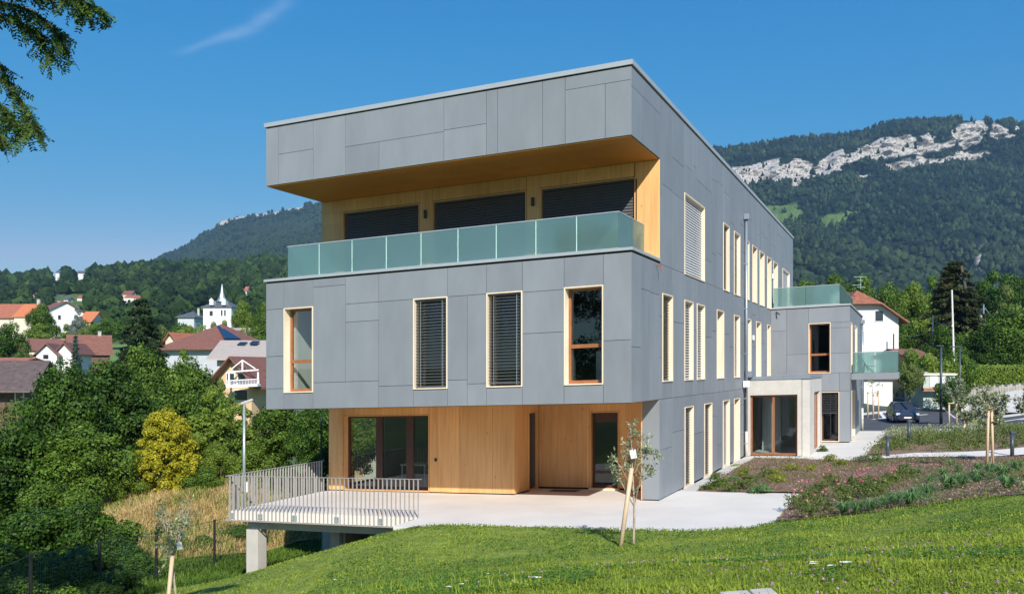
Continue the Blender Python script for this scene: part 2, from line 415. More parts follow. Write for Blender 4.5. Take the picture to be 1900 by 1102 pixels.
M['meadow'] = pm('meadow_ground', (0.055, 0.10, 0.025), 0.95, 0.3, 0.12, 0.3, 3, col2=(0.11, 0.17, 0.04))
M['drygrass'] = pm('dry_grass_ground', (0.36, 0.26, 0.10), 0.95, 0.3, 1.2, 0.6, 12, col2=(0.22, 0.20, 0.07))

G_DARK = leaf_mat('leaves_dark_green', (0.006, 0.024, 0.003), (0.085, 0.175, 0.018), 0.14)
G_MID = leaf_mat('leaves_mid_green', (0.011, 0.038, 0.004), (0.150, 0.255, 0.028), 0.16)
G_LIGHT = leaf_mat('leaves_light_green', (0.060, 0.115, 0.012), (0.240, 0.335, 0.045))
G_OLIVE = leaf_mat('leaves_olive_green', (0.060, 0.100, 0.022), (0.210, 0.265, 0.075))
G_GOLD = leaf_mat('golden_foliage', (0.12, 0.15, 0.008), (0.62, 0.56, 0.040))
G_SPRUCE = leaf_mat('spruce_needles', (0.014, 0.034, 0.012), (0.050, 0.085, 0.028), 0.15)
G_BROWNSPRUCE = leaf_mat('browned_spruce_needles', (0.022, 0.034, 0.012), (0.075, 0.085, 0.028), 0.15, third=(0.17, 0.10, 0.04))
G_BLUE = leaf_mat('blue_spruce_needles', (0.018, 0.045, 0.035), (0.055, 0.105, 0.085), 0.15)
G_SILVER = leaf_mat('silver_leaves', (0.10, 0.14, 0.12), (0.24, 0.29, 0.25))
G_APPLE = leaf_mat('grey_green_leaves', (0.12, 0.16, 0.07), (0.46, 0.50, 0.32), 0.3, 0.4)
G_GRASS = leaf_mat('grass_blades', (0.105, 0.165, 0.014), (0.490, 0.580, 0.075), 0.44, 0.6, third=(0.68, 0.62, 0.26))
G_CLUMP = leaf_mat('border_grass_leaves', (0.07, 0.17, 0.05), (0.26, 0.42, 0.17), 0.3, 0.5)
G_YELLOWG = leaf_mat('yellow_green_leaves', (0.14, 0.18, 0.02), (0.38, 0.42, 0.06), 0.35)
G_DRY = leaf_mat('dry_grass_blades', (0.36, 0.26, 0.09), (0.80, 0.62, 0.30), 0.3, 0.7)
G_PINK = leaf_mat('pink_petals', (0.55, 0.10, 0.16), (0.85, 0.40, 0.45), 0.3)
G_CLOVER = leaf_mat('clover_flowers', (0.42, 0.20, 0.32), (0.66, 0.48, 0.58), 0.3)
G_FOREST = leaf_mat('forest_foliage', (0.005, 0.018, 0.005), (0.062, 0.115, 0.022), 0.1, 0.8)
G_FORESTF = leaf_mat('far_forest_foliage', (0.003, 0.014, 0.007), (0.058, 0.092, 0.034), 0.1, 0.9)

# ---------------------------------------------------------------- terrain
CP = []          # control points of the near ground (x, y, z)
def cp(X, Y, d): CP.append(P(X, Y, d))
def cb(u, v, h): CP.append(B(u, v, h))
for a in [(330, 1102, 22), (480, 1073, 26.4), (600, 1046, 25.3), (715, 1018, 24.3), (640, 1102, 12), (640, 1060, 17), (820, 1040, 17), (1000, 1040, 16), (1175, 1012, 18), (1400, 1040, 13.5), (1700, 1010, 12.5),
          (1900, 915, 18), (1774, 927, 19.3), (1679, 943, 20), (1562, 954, 20.8), (1464, 961, 21.2), (1700, 866, 31), (1900, 868, 29), (1900, 846, 37), (1700, 847, 37.5), (1560, 880, 31), (1665, 817, 47), (1850, 815, 46.5),
          (1750, 792, 60), (1600, 797, 64), (1900, 786, 58), (1850, 768, 74), (398, 1050, 31), (290, 1087, 27), (185, 1118, 24), (493, 1030, 35), (57, 1150, 21),
          (420, 950, 38), (300, 960, 37), (420, 893, 48), (250, 905, 48), (100, 905, 50), (1500, 860, 36)]: cp(*a)
for a in [(4.6, -5.4, .02), (3.2, -5.2, .02), (1.66, -5.05, .02), (-.3, -4.8, .02), (-2.15, -4.6, .02), (-3.65, -3.3, .03), (-3.6, -0.5, .03), (-3.57, 2.3, .02), (-.5, 2.3, -.02), (-.4, 8, -.03), (-.4, 14, -.03), (-3, 14, -.03),
          (-5, 20, -.03), (-4, 28, -.05), (2, 0, -.3), (3, 10, -.3), (5.5, -4.5, -.55), (8, -3.5, -1.9), (11.5, -2, -2.7), (11, 3, -3.1), (8, 0, -2.6), (12.5, 10, -3.3), (14, 22, -3.5), (6, 22, -2)]: cb(*a)
CP += [(0, -6, 2.3), (0, 2, 2.15), (0, 7, 2.0), (-3, 4, 1.85), (4, 5, 2.25), (2.1, 6.5, 2.13), (3.4, 6, 2.26), (10, 8, 2.55), (18, 12, 2.7), (-4, 8.5, 1.0), (-8, 6, 0.2), (-8, 12, -0.8), (-5.5, 15, -0.75), (-14, 8, -1.6), (-16, 18, -3.0),
       (-25, 25, -4.3), (-24, 40, -4.6), (-38, 38, -6), (-20, 55, -4.4), (-45, 60, -6), (-10, 60, -4.0), (20, 22, 1.9), (30, 35, 1.6), (24, 45, 0.7), (40, 55, 0.8), (60, 80, 1.5), (22, 75, -0.4), (30, 90, 0.2), (0, 70, -2), (60, 40, 3.0), (-30, -5, -1), (30, -5, 3.0), (0, 90, -1)]
CPA = np.array(CP)
def _phi(r2): return np.where(r2 > 1e-9, 0.5 * r2 * np.log(np.maximum(r2, 1e-9)), 0.0)
def _tps():
    n = len(CPA); x = CPA[:, 0] / 20; y = CPA[:, 1] / 20
    K = _phi((x[:, None] - x) ** 2 + (y[:, None] - y) ** 2) + np.eye(n) * 0.004
    Pm = np.stack([np.ones(n), x, y], 1)
    A = np.zeros((n + 3, n + 3)); A[:n, :n] = K; A[:n, n:] = Pm; A[n:, :n] = Pm.T
    return np.linalg.solve(A, np.concatenate([CPA[:, 2], np.zeros(3)]))
TW = _tps()
def sstep(a, b, x):
    t = np.clip((x - a) / (b - a), 0, 1); return t * t * (3 - 2 * t)
def H(x, y):
    x = np.atleast_1d(np.asarray(x, dtype=float)); y = np.atleast_1d(np.asarray(y, dtype=float))
    shp = x.shape; xf = x.ravel(); yf = y.ravel(); out = np.empty(len(xf))
    px, py = CPA[:, 0] / 20, CPA[:, 1] / 20; n = len(px)
    for i in range(0, len(xf), 20000):
        a, b = np.clip(xf[i:i + 20000], -60, 70) / 20, np.clip(yf[i:i + 20000], -8, 95) / 20
        out[i:i + 20000] = _phi((a[:, None] - px) ** 2 + (b[:, None] - py) ** 2) @ TW[:n] + TW[n] + TW[n + 1] * a + TW[n + 2] * b
    far_l = np.interp(yf, [0, 50, 80, 120, 180, 260, 300, 3000], [-5, -5.5, -4.5, -2, 3.5, 10.5, 14.5, 16])
    far_r = np.interp(yf, [0, 60, 90, 120, 160, 300, 3000], [0, -0.5, 0.0, 1.3, 3.0, 12, 16])
    wr = sstep(-0.25, 0.25, xf / np.maximum(yf, 5))
    far = far_l * (1 - wr) + far_r * wr
    w = np.maximum(sstep(62, 92, yf), sstep(45, 62, np.abs(xf)))
    out = np.clip(out, -8, 6) * (1 - w) + far * w
    return out.reshape(shp)
def Hs(x, y): return float(H(x, y)[0])

def sdist(px, py, poly):
    """signed distance, positive inside"""
    px = np.asarray(px, dtype=float); py = np.asarray(py, dtype=float)
    d = np.full(px.shape, 1e9); ins = np.zeros(px.shape, bool); n = len(poly)
    for i in range(n):
        ax, ay = poly[i][:2]; bx, by = poly[(i + 1) % n][:2]
        ex, ey = bx - ax, by - ay; L2 = ex * ex + ey * ey + 1e-12
        t = np.clip(((px - ax) * ex + (py - ay) * ey) / L2, 0, 1)
        d = np.minimum(d, np.hypot(px - ax - t * ex, py - ay - t * ey))
        c = ((ay > py) != (by > py)) & (px < (bx - ax) * (py - ay) / ((by - ay) if by != ay else 1e-12) + ax)
        ins ^= c
    return np.where(ins, d, -d)

# plan outlines (building coordinates)
TERR = [(5.3, -4.33), (5.28, -5.7), (4.6, -5.75), (1.66, -5.35), (-.3, -5.0), (-2.15, -4.75), (-3.25, -4.35), (-3.62, -3.3), (-3.62, 2.31), (0.05, 2.31), (0.05, 3), (4.6, 3), (4.6, 1), (11.5, 1), (11.5, 0.44), (11.62, 0.2), (11.62, -4.33)]
BLDG = [(0, 0), (11.54, 0), (11.54, 31.4), (0, 31.4)]
PAVE = [(-2.3, 13.7), (-4.6, 13.3), (-4.75, 14.0), (-4.85, 20.0), (-5.0, 25.0), (-5.2, 31.0), (-3.0, 31.2), (0.1, 31), (0.1, 19), (-2.4, 19)]
def W2(poly): return [B(a, b, 0)[:2] for a, b in poly]
def XY(*pts): return [(P(X, 0, d)[0], d) for X, d in pts]
ext = W2([(-3.62, 2.25), (-3.62, -3.3)])
MULCH = [ext[0], ext[1], P(1464, 0, 21.0)[:2], P(1562, 0, 20.6)[:2], P(1679, 0, 19.9)[:2], P(1774, 0, 19.2)[:2], P(1905, 0, 17.8)[:2], P(2100, 0, 16)[:2], P(2300, 0, 30)[:2], P(2200, 0, 38)[:2], P(1905, 0, 37)[:2], P(1700, 0, 37.0)[:2]] + W2([(-4.6, 13.3), (-2.3, 13.65), (-0.5, 13.6), (-0.5, 2.25)])
STRIP1 = W2([(-4.6, 13.3), (-4.75, 14.6)]) + [P(1700, 0, 38.6)[:2], P(1905, 0, 38.6)[:2], P(2200, 0, 39.5)[:2], P(2200, 0, 38)[:2], P(1905, 0, 37)[:2], P(1700, 0, 37.0)[:2]]
BED2 = W2([(-4.75, 14.6), (-4.88, 20.4)]) + [P(1700, 0, 46.2)[:2], P(1830, 0, 46.0)[:2], P(2100, 0, 45)[:2], P(2200, 0, 39.5)[:2], P(1905, 0, 38.6)[:2], P(1700, 0, 38.6)[:2]]
STRIP2 = W2([(-4.88, 20.4), (-4.93, 22.2)]) + [P(1700, 0, 48.3)[:2], P(1815, 0, 47.9)[:2], P(1830, 0, 46.0)[:2], P(1700, 0, 46.2)[:2]]
BED3 = W2([(-4.93, 22.2), (-5.2, 31.0)]) + [P(1640, 0, 57)[:2], P(1760, 0, 56)[:2], P(1905, 0, 54)[:2], P(2150, 0, 50)[:2], P(2100, 0, 45)[:2], P(1830, 0, 46.0)[:2], P(1815, 0, 47.9)[:2], P(1700, 0, 48.3)[:2]]
ROAD = [P(1560, 0, 62)[:2], P(1640, 0, 57.2)[:2], P(1760, 0, 56.2)[:2], P(1905, 0, 54.2)[:2], P(2200, 0, 49)[:2], P(2400, 0, 60)[:2], P(1990, 0, 78)[:2], P(1905, 0, 74)[:2], P(1858, 0, 70)[:2], P(1800, 0, 78)[:2], P(1762, 0, 88)[:2], P(1585, 0, 76)[:2], P(1540, 0, 72)[:2]]
DRY = [P(150, 0, 52)[:2], P(430, 0, 52)[:2], P(620, 0, 50)[:2], P(600, 0, 38)[:2], P(440, 0, 34)[:2], P(330, 0, 31.5)[:2], P(150, 0, 31)[:2]]
WT, WB, WP = W2(TERR), W2(BLDG), W2(PAVE)

def in_hard(x, y):
    s = sdist(x, y, WT)
    for q in (WB, WP, MULCH, STRIP1, BED2, STRIP2, BED3, ROAD): s = np.maximum(s, sdist(x, y, q))
    return s

def drape(name, poly, res, off, mat, kind='structure', lab=None, zf=None, noise=0.0, thick=0.0, cat=None):
    xs = [p[0] for p in poly]; ys = [p[1] for p in poly]
    gx, gy = np.meshgrid(np.arange(min(xs), max(xs), res), np.arange(min(ys), max(ys), res))
    gx = gx.ravel() + res * 0.13 * np.sin(gy.ravel() * 7); gy = gy.ravel()
    s = sdist(gx, gy, poly); k = s > res * 0.4
    pts = [Vector(p[:2]) for p in poly]; n = len(pts); e = []; allp = []
    for i in range(n):
        a, b = pts[i], pts[(i + 1) % n]; m = max(1, int((b - a).length / res))
        for j in range(m): allp.append(a.lerp(b, j / m))
    nb = len(allp); e = [(i, (i + 1) % nb) for i in range(nb)]
    allp += [Vector((float(a), float(b))) for a, b in zip(gx[k], gy[k])]
    vo, _, fo, _, _, _ = delaunay_2d_cdt(allp, e, [], 1, 1e-5)
    x = np.array([v.x for v in vo]); y = np.array([v.y for v in vo])
    z = (zf(x, y) if zf else H(x, y)) + off
    if noise: z = z + (fbm(x * 3, y * 3, 5, 3) - 0.5) * noise
    V = np.stack([x, y, z], 1)
    me = bpy.data.meshes.new(name); me.from_pydata([tuple(map(float, p)) for p in V], [], [tuple(f) for f in fo]); me.update()
    me.polygons.foreach_set('use_smooth', [True] * len(me.polygons))
    o = link_mesh(name, me, mat)
    return tag(o, lab, cat, None, kind)

def slab(name, polyB, h0, h1, mat, kind='structure', parent=None):
    """flat slab over a plan outline in building coordinates"""
    pts = [Vector(p) for p in polyB]
    vo, _, fo, _, _, _ = delaunay_2d_cdt(pts, [(i, (i + 1) % len(pts)) for i in range(len(pts))], [], 1, 1e-5)
    mb = MB()
    for f in fo:
        mb.face([B(vo[i].x, vo[i].y, h1) for i in f], raw=True); mb.face([B(vo[i].x, vo[i].y, h0) for i in f][::-1], raw=True)
    n = len(pts)
    for i in range(n):
        a, b = pts[i], pts[(i + 1) % n]
        mb.face([B(a.x, a.y, h0), B(b.x, b.y, h0), B(b.x, b.y, h1), B(a.x, a.y, h1)], raw=True)
    o = mb.build(name, mat, parent)
    if kind: o['kind'] = kind
    return o

# one sheet to the horizon
def ground_sheet():
    na, nr = 560, 280
    ang = np.radians(np.linspace(-180, 180, na)); r = 0.8 * (9000 / 0.8) ** (np.linspace(0, 1, nr))
    A, R = np.meshgrid(ang, r); x = R * np.sin(A); y = R * np.cos(A) - 3
    z = H(x, y)
    near = (x > -17) & (x < 25) & (y < 42)
    s = in_hard(x, y)
    z = z - 0.12 - 0.35 * sstep(-0.3, 0.3, s)
    z = z - 0.25 * near
    i = np.arange(nr - 1)[:, None] * na + np.arange(na - 1)[None, :]
    q = np.stack([i, i + na, i + na + 1, i + 1], -1).reshape(-1, 4)
    me = arr_mesh('ground', np.stack([x, y, z], -1).reshape(-1, 3), q, smooth=True)
    return tag(link_mesh('ground', me, M['meadow']), kind='structure')
ground_sheet()

def lawn_sheet():
    gx = np.arange(-17.5, 25.6, 0.2); gy = np.arange(0.0, 42.5, 0.2)
    X, Y = np.meshgrid(gx, gy); z = H(X, Y) + (fbm(X * 1.3, Y * 1.3, 3, 4) - 0.5) * 0.07
    s = in_hard(X, Y)
    z = np.where(s > -0.3, z - 0.16 * sstep(-0.12, 0.16, s), z)
    i = np.arange(len(gy) - 1)[:, None] * len(gx) + np.arange(len(gx) - 1)[None, :]
    q = np.stack([i, i + 1, i + 1 + len(gx), i + len(gx)], -1).reshape(-1, 4)
    sf = s[:-1, :-1].ravel(); q = q[sf < 0.5]
    me = arr_mesh('lawn', np.stack([X, Y, z], -1).reshape(-1, 3), q, smooth=True)
    return tag(link_mesh('lawn', me, M['lawn']), kind='structure')
lawn_sheet()
slab('terrace', TERR, -0.26, 0.0, M['conc'])
slab('pavement', PAVE, -0.25, -0.004, M['conc'])
def cpoly(q): return [tuple(p) for p in q]
drape('mulch_bed', MULCH, 0.45, 0.02, M['mulch'], noise=0.05)
drape('concrete_path', STRIP1, 0.6, 0.05, M['conc'])
drape('planting_bed', BED2, 0.6, 0.02, M['mulch'], noise=0.05)
drape('concrete_path', STRIP2, 0.6, 0.05, M['conc'])
drape('planting_bed', BED3, 0.8, 0.02, M['mulch'], noise=0.08)
drape('car_park', ROAD, 1.2, 0.03, M['asphalt'])
drape('dry_meadow', DRY, 0.7, 0.06, M['drygrass'], noise=0.25)
slab('gravel_strip', [(-0.02, 2.33), (-0.5, 2.33), (-0.5, 13.6), (-2.5, 13.7), (-2.5, 14.58), (-0.02, 14.58)], -0.2, -0.012, M['gravel'])
# ---------------------------------------------------------------- the building
rnd = random.Random(7)
BLD = empty('office_building', B(5.8, 14, 0), 'large three storey building in blue grey panels with timber lined balcony', 'building')
def front(v0): return lambda a, h, o: B(a, v0 - o, h)
def side(u0): return lambda a, h, o: B(u0 - o, a, h)
FA, FL, FG, FGB = front(-2.8), front(0.06), front(0.45), front(2.2)
SD, WF, WS = side(0.0), front(22.03), side(-3.75)

def rects_minus(a0, a1, h0, h1, holes):
    A = sorted({a0, a1} | {x for w in holes for x in (w[0], w[1]) if a0 < x < a1})
    out = []
    for i in range(len(A) - 1):
        c = (A[i] + A[i + 1]) / 2
        hs = sorted((max(w[2], h0), min(w[3], h1)) for w in holes if w[0] < c < w[1])
        y = h0
        for b, t in hs:
            if b > y + 1e-4: out.append((A[i], A[i + 1], y, b))
            y = max(y, t)
        if y < h1 - 1e-4: out.append((A[i], A[i + 1], y, h1))
    return out
def backing(fn, rects, o0=-0.30, o1=-0.035, mb=None):
    mb = mb or MB(fn)
    for a0, a1, h0, h1 in rects: mb.box((a0, h0, o0), (a1, h1, o1))
    return mb
def panels(mb, rects, g=0.006, o0=-0.03, o1=0.0):
    for a0, a1, h0, h1 in rects:
        mb.cur = rnd.random()
        mb.box((a0 + g, h0 + g, o0), (a1 - g, h1 - g, o1 + rnd.uniform(-0.0015, 0.0015)))

# --- front facade panels, joint for joint
LOW = []
def col(a0, a1, *hs):
    for i in range(len(hs) - 1): LOW.append((a0, a1, hs[i], hs[i + 1]))
HB, HT = 2.87, 6.71
col(10.87, 11.54, HB, 3.50, 4.48, 5.91, HT); col(9.80, 10.87, HB, 3.36); col(9.80, 10.87, 5.92, HT)
col(8.655, 9.80, 3.64, 6.48, HT); col(7.518, 9.80, HB, 3.64); col(7.518, 8.655, 3.64, 5.38, 5.91, HT)
col(6.375, 7.518, HB, 3.48, 5.91); col(5.285, 6.375, HB, 3.36); col(5.285, 7.518, 5.91, HT)
col(4.672, 5.285, HB, 3.59, 5.91); col(4.085, 4.672, HB, 3.47, 5.91); col(4.085, 5.285, 5.91, HT)
col(3.02, 4.085, HB, 3.36); col(3.02, 4.085, 5.93, HT); col(1.83, 3.02, HB, 4.77, 5.88, HT)
col(0.75, 1.83, HB, 3.36); col(0.75, 1.83, 5.93, HT); col(0.0, 0.75, HB, 4.48, HT)
UP = []
for r in [(11.08, 11.54, 9.69, 11.44), (9.793, 11.08, 9.69, 10.6), (9.793, 11.08, 10.6, 11.44), (8.653, 9.793, 9.69, 11.44), (5.4, 8.653, 10.51, 11.44), (7.507, 8.653, 9.69, 10.51), (5.4, 7.507, 9.69, 10.51),
          (4.089, 5.4, 9.69, 10.55), (4.089, 5.4, 10.55, 11.44), (3.753, 4.089, 9.69, 11.44), (2.438, 3.753, 9.69, 11.44), (1.799, 2.438, 9.69, 11.44), (0, 1.799, 11.1, 11.44), (.7, 1.799, 9.69, 11.1), (0, .7, 9.69, 11.1)]: UP.append(r)
W_F = [(9.80, 10.87, 3.36, 5.92), (5.285, 6.375, 3.36, 5.92), (3.02, 4.085, 3.36, 5.93), (0.75, 1.83, 3.36, 5.93)]
R3 = [(3.08, 6.07), (9.475, 10.69), (11.74, 13.1), (14.37, 15.42), (16.3, 17.6), (18.4, 19.84), (20.82, 22.2), (23.0, 24.6), (26.6, 29.6)]
R2 = [(.327, 1.541), (3.08, 4.31), (4.875, 6.11), (8.23, 9.58), (11.74, 13.05), (14.58, 15.93), (17.37, 18.8), (20.8, 21.95)]
R1 = [(3.12, 4.35), (6.07, 7.355), (9.42, 10.75), (11.74, 13.05)]
W_S = [(a, b, 6.70, 9.26) for a, b in R3] + [(a, b, 3.36, 5.9) for a, b in R2] + [(a, b, -0.03, 2.53) for a, b in R1]
WALLW = [(-1.82, -2.86, 3.42, 5.9), (-2.40, -3.26, 0.04, 2.50)]
W_W = [(b, a, c, d) for a, b, c, d in WALLW]
mb = MB(FA); panels(mb, LOW); panels(mb, UP)
# --- side facade: strips between window edges with staggered joints
def side_strips(mb, a0, a1, h0, h1, wins, seed):
    r = random.Random(seed)
    ed = sorted({a0, a1} | {x for w in wins for x in (w[0], w[1]) if a0 < x < a1})
    xs = [ed[0]]
    for x in ed[1:]:
        gap = x - xs[-1]
        if gap > 2.0:
            n = int(gap // 1.25); 
            for k in range(1, n): xs.append(xs[-1] + (x - xs[-1]) / (n - k + 1) * r.uniform(0.85, 1.15))
        xs.append(x)
    rec = []
    for i in range(len(xs) - 1):
        c = (xs[i] + xs[i + 1]) / 2
        cuts = {h0, h1} | {e for w in wins if w[0] < c < w[1] for e in (w[2], w[3]) if h0 < e < h1}
        y = h0 + r.uniform(0.8, 2.4)
        while y < h1 - 0.5:
            if not any(w[0] < c < w[1] and w[2] - 0.1 < y < w[3] + 0.1 for w in wins) and all(abs(y - q) > 0.35 for q in cuts): cuts.add(y)
            y += r.uniform(1.0, 2.7)
        cs = sorted(cuts)
        for j in range(len(cs) - 1):
            m = (cs[j] + cs[j + 1]) / 2
            if not any(w[0] < c < w[1] and w[2] < m < w[3] for w in wins): rec.append((xs[i], xs[i + 1], cs[j], cs[j + 1]))
    return rec
mb2 = MB(SD)
panels(mb2, [(-2.8, -1.9, 2.87, 4.3), (-2.8, -1.9, 4.3, HT), (-1.9, -1.0, 2.87, 5.85), (-1.9, -1.0, 5.85, HT), (-1.0, 0.0, 2.87, 5.82), (-1.0, 0.0, 5.82, HT),
             (-2.8, -0.7, 10.95, 11.44), (-2.8, -1.9, 9.69, 10.95), (-1.9, 0.06, 9.69, 10.95), (-0.7, 0.06, 10.95, 11.44)])
panels(mb2, side_strips(mb2, 0.0, 14.0, 0.03, 2.87, W_S, 3)); panels(mb2, side_strips(mb2, 0.0, 22.03, 2.87, HT, W_S, 4))
S3 = [(0.06 if a == 0.0 else a, b, c, d) for a, b, c, d in side_strips(mb2, 0.0, 31.4, HT, 11.44, W_S, 5)]
panels(mb2, S3)
mb3 = MB(WF)
WR = [(-0.0, -1.30, 5.6, 6.66), (0, -.78, 3.4, 5.6), (-.78, -1.82, 4.39, 6.66), (-.78, -1.82, 3.4, 4.39), (-1.82, -3.75, 5.9, 6.66), (-2.86, -3.75, 5.62, 5.9), (-2.86, -3.75, 4.38, 5.62), (-2.86, -3.75, 3.42, 4.38), (0, -3.26, 2.52, 3.42), (-3.26, -3.75, 2.52, 3.42), (-3.26, -3.75, .04, 2.52), (-1.3, -1.82, 3.41, 3.42)]
WR[0] = (0, -.78, 5.6, 6.66)
panels(mb3, [(b, a, c, d) for a, b, c, d in WR if a - b > .4 and d - c > .05])
mb4 = MB(WS)
WWS = [(22.75, 23.9, 3.42, 5.9), (26.3, 28.2, 3.42, 5.9), (23.4, 26.2, 0.04, 2.5)]
panels(mb4, side_strips(mb4, 22.03, 34.0, 0.03, 6.66, WWS, 8))
mb5 = MB(front(0.0)); panels(mb5, [(0.0, 0.5, 0.03, 2.86)])
mb6 = MB(lambda a, h, o: B(11.54 + o, a, h)); panels(mb6, [(a, b, c, d) for a, b, c, d in rects_minus(0.06, 31.4, -3.0, 11.44, [(1.2, 3.6, 0.03, 2.5), (0.0, 0.5, -3.0, 2.87)])])
panels(mb6, [(-2.8, 0.06, 2.87, HT), (-2.8, 0.06, 9.69, 11.44)])
allv = MB()
for m in (mb, mb2, mb3, mb4, mb5, mb6):
    n = len(allv.v); allv.v += m.v; allv.f += [tuple(i + n for i in f) for f in m.f]; allv.t += m.t
allv.build('cladding', M['clad'], BLD, tint=True)

# --- inner walls behind the panels, with the window openings
bk = MB(FA); backing(FA, rects_minus(0.03, 11.51, HB + .02, HT, W_F), -0.30, -0.035, bk); backing(FA, [(0.03, 11.51, 9.70, 11.44)], -0.3, -0.035, bk)
bk.fn = SD; backing(SD, rects_minus(0.3, 31.3, 0.05, 11.44, W_S), -0.30, -0.035, bk); backing(SD, [(-2.5, 0.3, HB + .02, HT), (-2.5, 0.3, 9.70, 11.44)], -0.3, -0.035, bk)
bk.fn = WF; backing(WF, rects_minus(-3.70, -0.0, 0.05, 6.66, W_W), -0.30, -0.035, bk)
bk.fn = WS; backing(WS, rects_minus(22.35, 33.9, 0.05, 6.66, WWS), -0.30, -0.035, bk)
bk.fn = lambda a, h, o: B(11.54 + o, a, h)
backing(bk.fn, rects_minus(0.35, 31.3, -3, 11.44, [(0.0, 0.55, -3.1, 2.87), (1.2, 3.6, 0.03, 2.5)]), -0.30, -0.035, bk); backing(bk.fn, [(-2.5, 0.5, HB + .02, HT), (-2.5, 0.5, 9.70, 11.44)], -0.3, -0.035, bk)
bk.fn = front(0.0); bk.box((0.03, 0.04, -0.3), (0.47, 2.86, -0.035))
bk.fn = None
bk.fn = B
bk.box((0.05, 31.1, -3), (11.5, 31.38, 11.44)); bk.box((-3.70, 33.5, 0.05), (0, 33.9, 6.66))
bk.build('inner_wall', M['gap'], BLD)
# roofs, floors, partitions
rf = MB(B)
rf.box((0.3, -2.5, 11.2), (11.3, 31.1, 11.38)); rf.box((-3.5, 22.3, 6.45), (-0.05, 33.5, 6.62))
rf.build('roof', M['gravel'], BLD)
fl = MB(B)
for z in (2.90, 6.45): fl.box((0.31, 0.4, z), (11.22, 31.0, z + 0.25))
fl.box((0.31, -2.48, 2.92), (11.22, 0.38, 3.15)); fl.box((0.02, -2.78, 6.56), (11.52, 0.0, 6.72))
fl.box((0.31, 2.5, -0.2), (11.22, 31, 0.03)); fl.box((4.8, 0.75, -0.2), (11.22, 2.49, 0.03)); fl.box((-3.44, 22.35, 2.9), (-0.05, 33.4, 3.2)); fl.box((-3.44, 22.35, -0.2), (-0.05, 33.4, 0.02))
fl.build('floor_slab', M['floor'], BLD)
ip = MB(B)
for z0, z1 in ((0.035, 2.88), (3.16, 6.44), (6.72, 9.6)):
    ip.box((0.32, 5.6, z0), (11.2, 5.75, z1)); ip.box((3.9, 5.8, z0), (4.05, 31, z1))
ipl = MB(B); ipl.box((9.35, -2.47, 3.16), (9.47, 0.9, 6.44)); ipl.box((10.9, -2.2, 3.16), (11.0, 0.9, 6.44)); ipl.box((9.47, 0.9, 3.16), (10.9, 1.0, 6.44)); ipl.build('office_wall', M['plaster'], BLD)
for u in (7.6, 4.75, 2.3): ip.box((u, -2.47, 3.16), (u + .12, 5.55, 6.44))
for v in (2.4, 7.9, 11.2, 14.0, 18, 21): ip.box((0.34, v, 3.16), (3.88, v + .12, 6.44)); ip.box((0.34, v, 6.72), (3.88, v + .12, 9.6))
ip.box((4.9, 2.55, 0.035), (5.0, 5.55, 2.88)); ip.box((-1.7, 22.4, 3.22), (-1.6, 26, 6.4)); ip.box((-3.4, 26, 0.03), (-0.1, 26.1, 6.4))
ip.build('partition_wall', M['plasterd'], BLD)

# copings with the dark shadow gap below
cpg = MB(B); gp = MB(B)
cpg.box((-0.045, -2.845, 11.475), (11.585, -2.45, 11.60)); cpg.box((-0.045, -2.449, 11.475), (0.3, 31.44, 11.60)); cpg.box((11.24, -2.449, 11.475), (11.585, 31.44, 11.60)); cpg.box((0.301, 31.1, 11.475), (11.239, 31.44, 11.60))
gp.box((0.015, -2.785, 11.44), (11.525, -2.5, 11.475)); gp.box((0.015, -2.49, 11.44), (0.3, 31.38, 11.475)); gp.box((11.24, -2.49, 11.44), (11.525, 31.38, 11.475))
cpg.box((-0.045, -2.845, 6.76), (11.60, -2.45, 6.835)); cpg.box((-0.045, -2.449, 6.76), (0.28, 0.02, 6.835)); cpg.box((11.26, -2.449, 6.76), (11.60, 0.02, 6.835))
gp.box((0.02, -2.78, 6.725), (11.52, -0.01, 6.759))
cpg.box((-3.80, 21.985, 6.70), (-0.05, 22.35, 6.78)); cpg.box((-3.80, 22.351, 6.70), (-3.45, 34, 6.78))
gp.box((-3.735, 22.045, 6.66), (-0.05, 22.3, 6.70)); gp.box((-3.735, 22.301, 6.66), (-3.5, 33.9, 6.70))
cpg.build('coping', M['coping'], BLD); gp.build('shadow_gap', M['gap'], BLD)
td = MB(B); td.box((0.285, -2.44, 6.73), (11.25, 0.05, 6.80)); td.build('terrace_deck', M['deck'], BLD)

# soffits
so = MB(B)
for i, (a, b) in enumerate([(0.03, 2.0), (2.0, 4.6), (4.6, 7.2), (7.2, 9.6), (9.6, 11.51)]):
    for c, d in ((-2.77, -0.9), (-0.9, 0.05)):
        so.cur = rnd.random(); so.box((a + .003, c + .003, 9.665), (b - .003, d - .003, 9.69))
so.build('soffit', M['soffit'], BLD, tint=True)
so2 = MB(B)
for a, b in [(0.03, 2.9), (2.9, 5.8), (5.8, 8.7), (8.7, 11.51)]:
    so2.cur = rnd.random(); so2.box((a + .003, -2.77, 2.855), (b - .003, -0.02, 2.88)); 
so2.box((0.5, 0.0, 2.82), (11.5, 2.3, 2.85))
so2.build('lower_soffit', M['soffit'], BLD, tint=True)

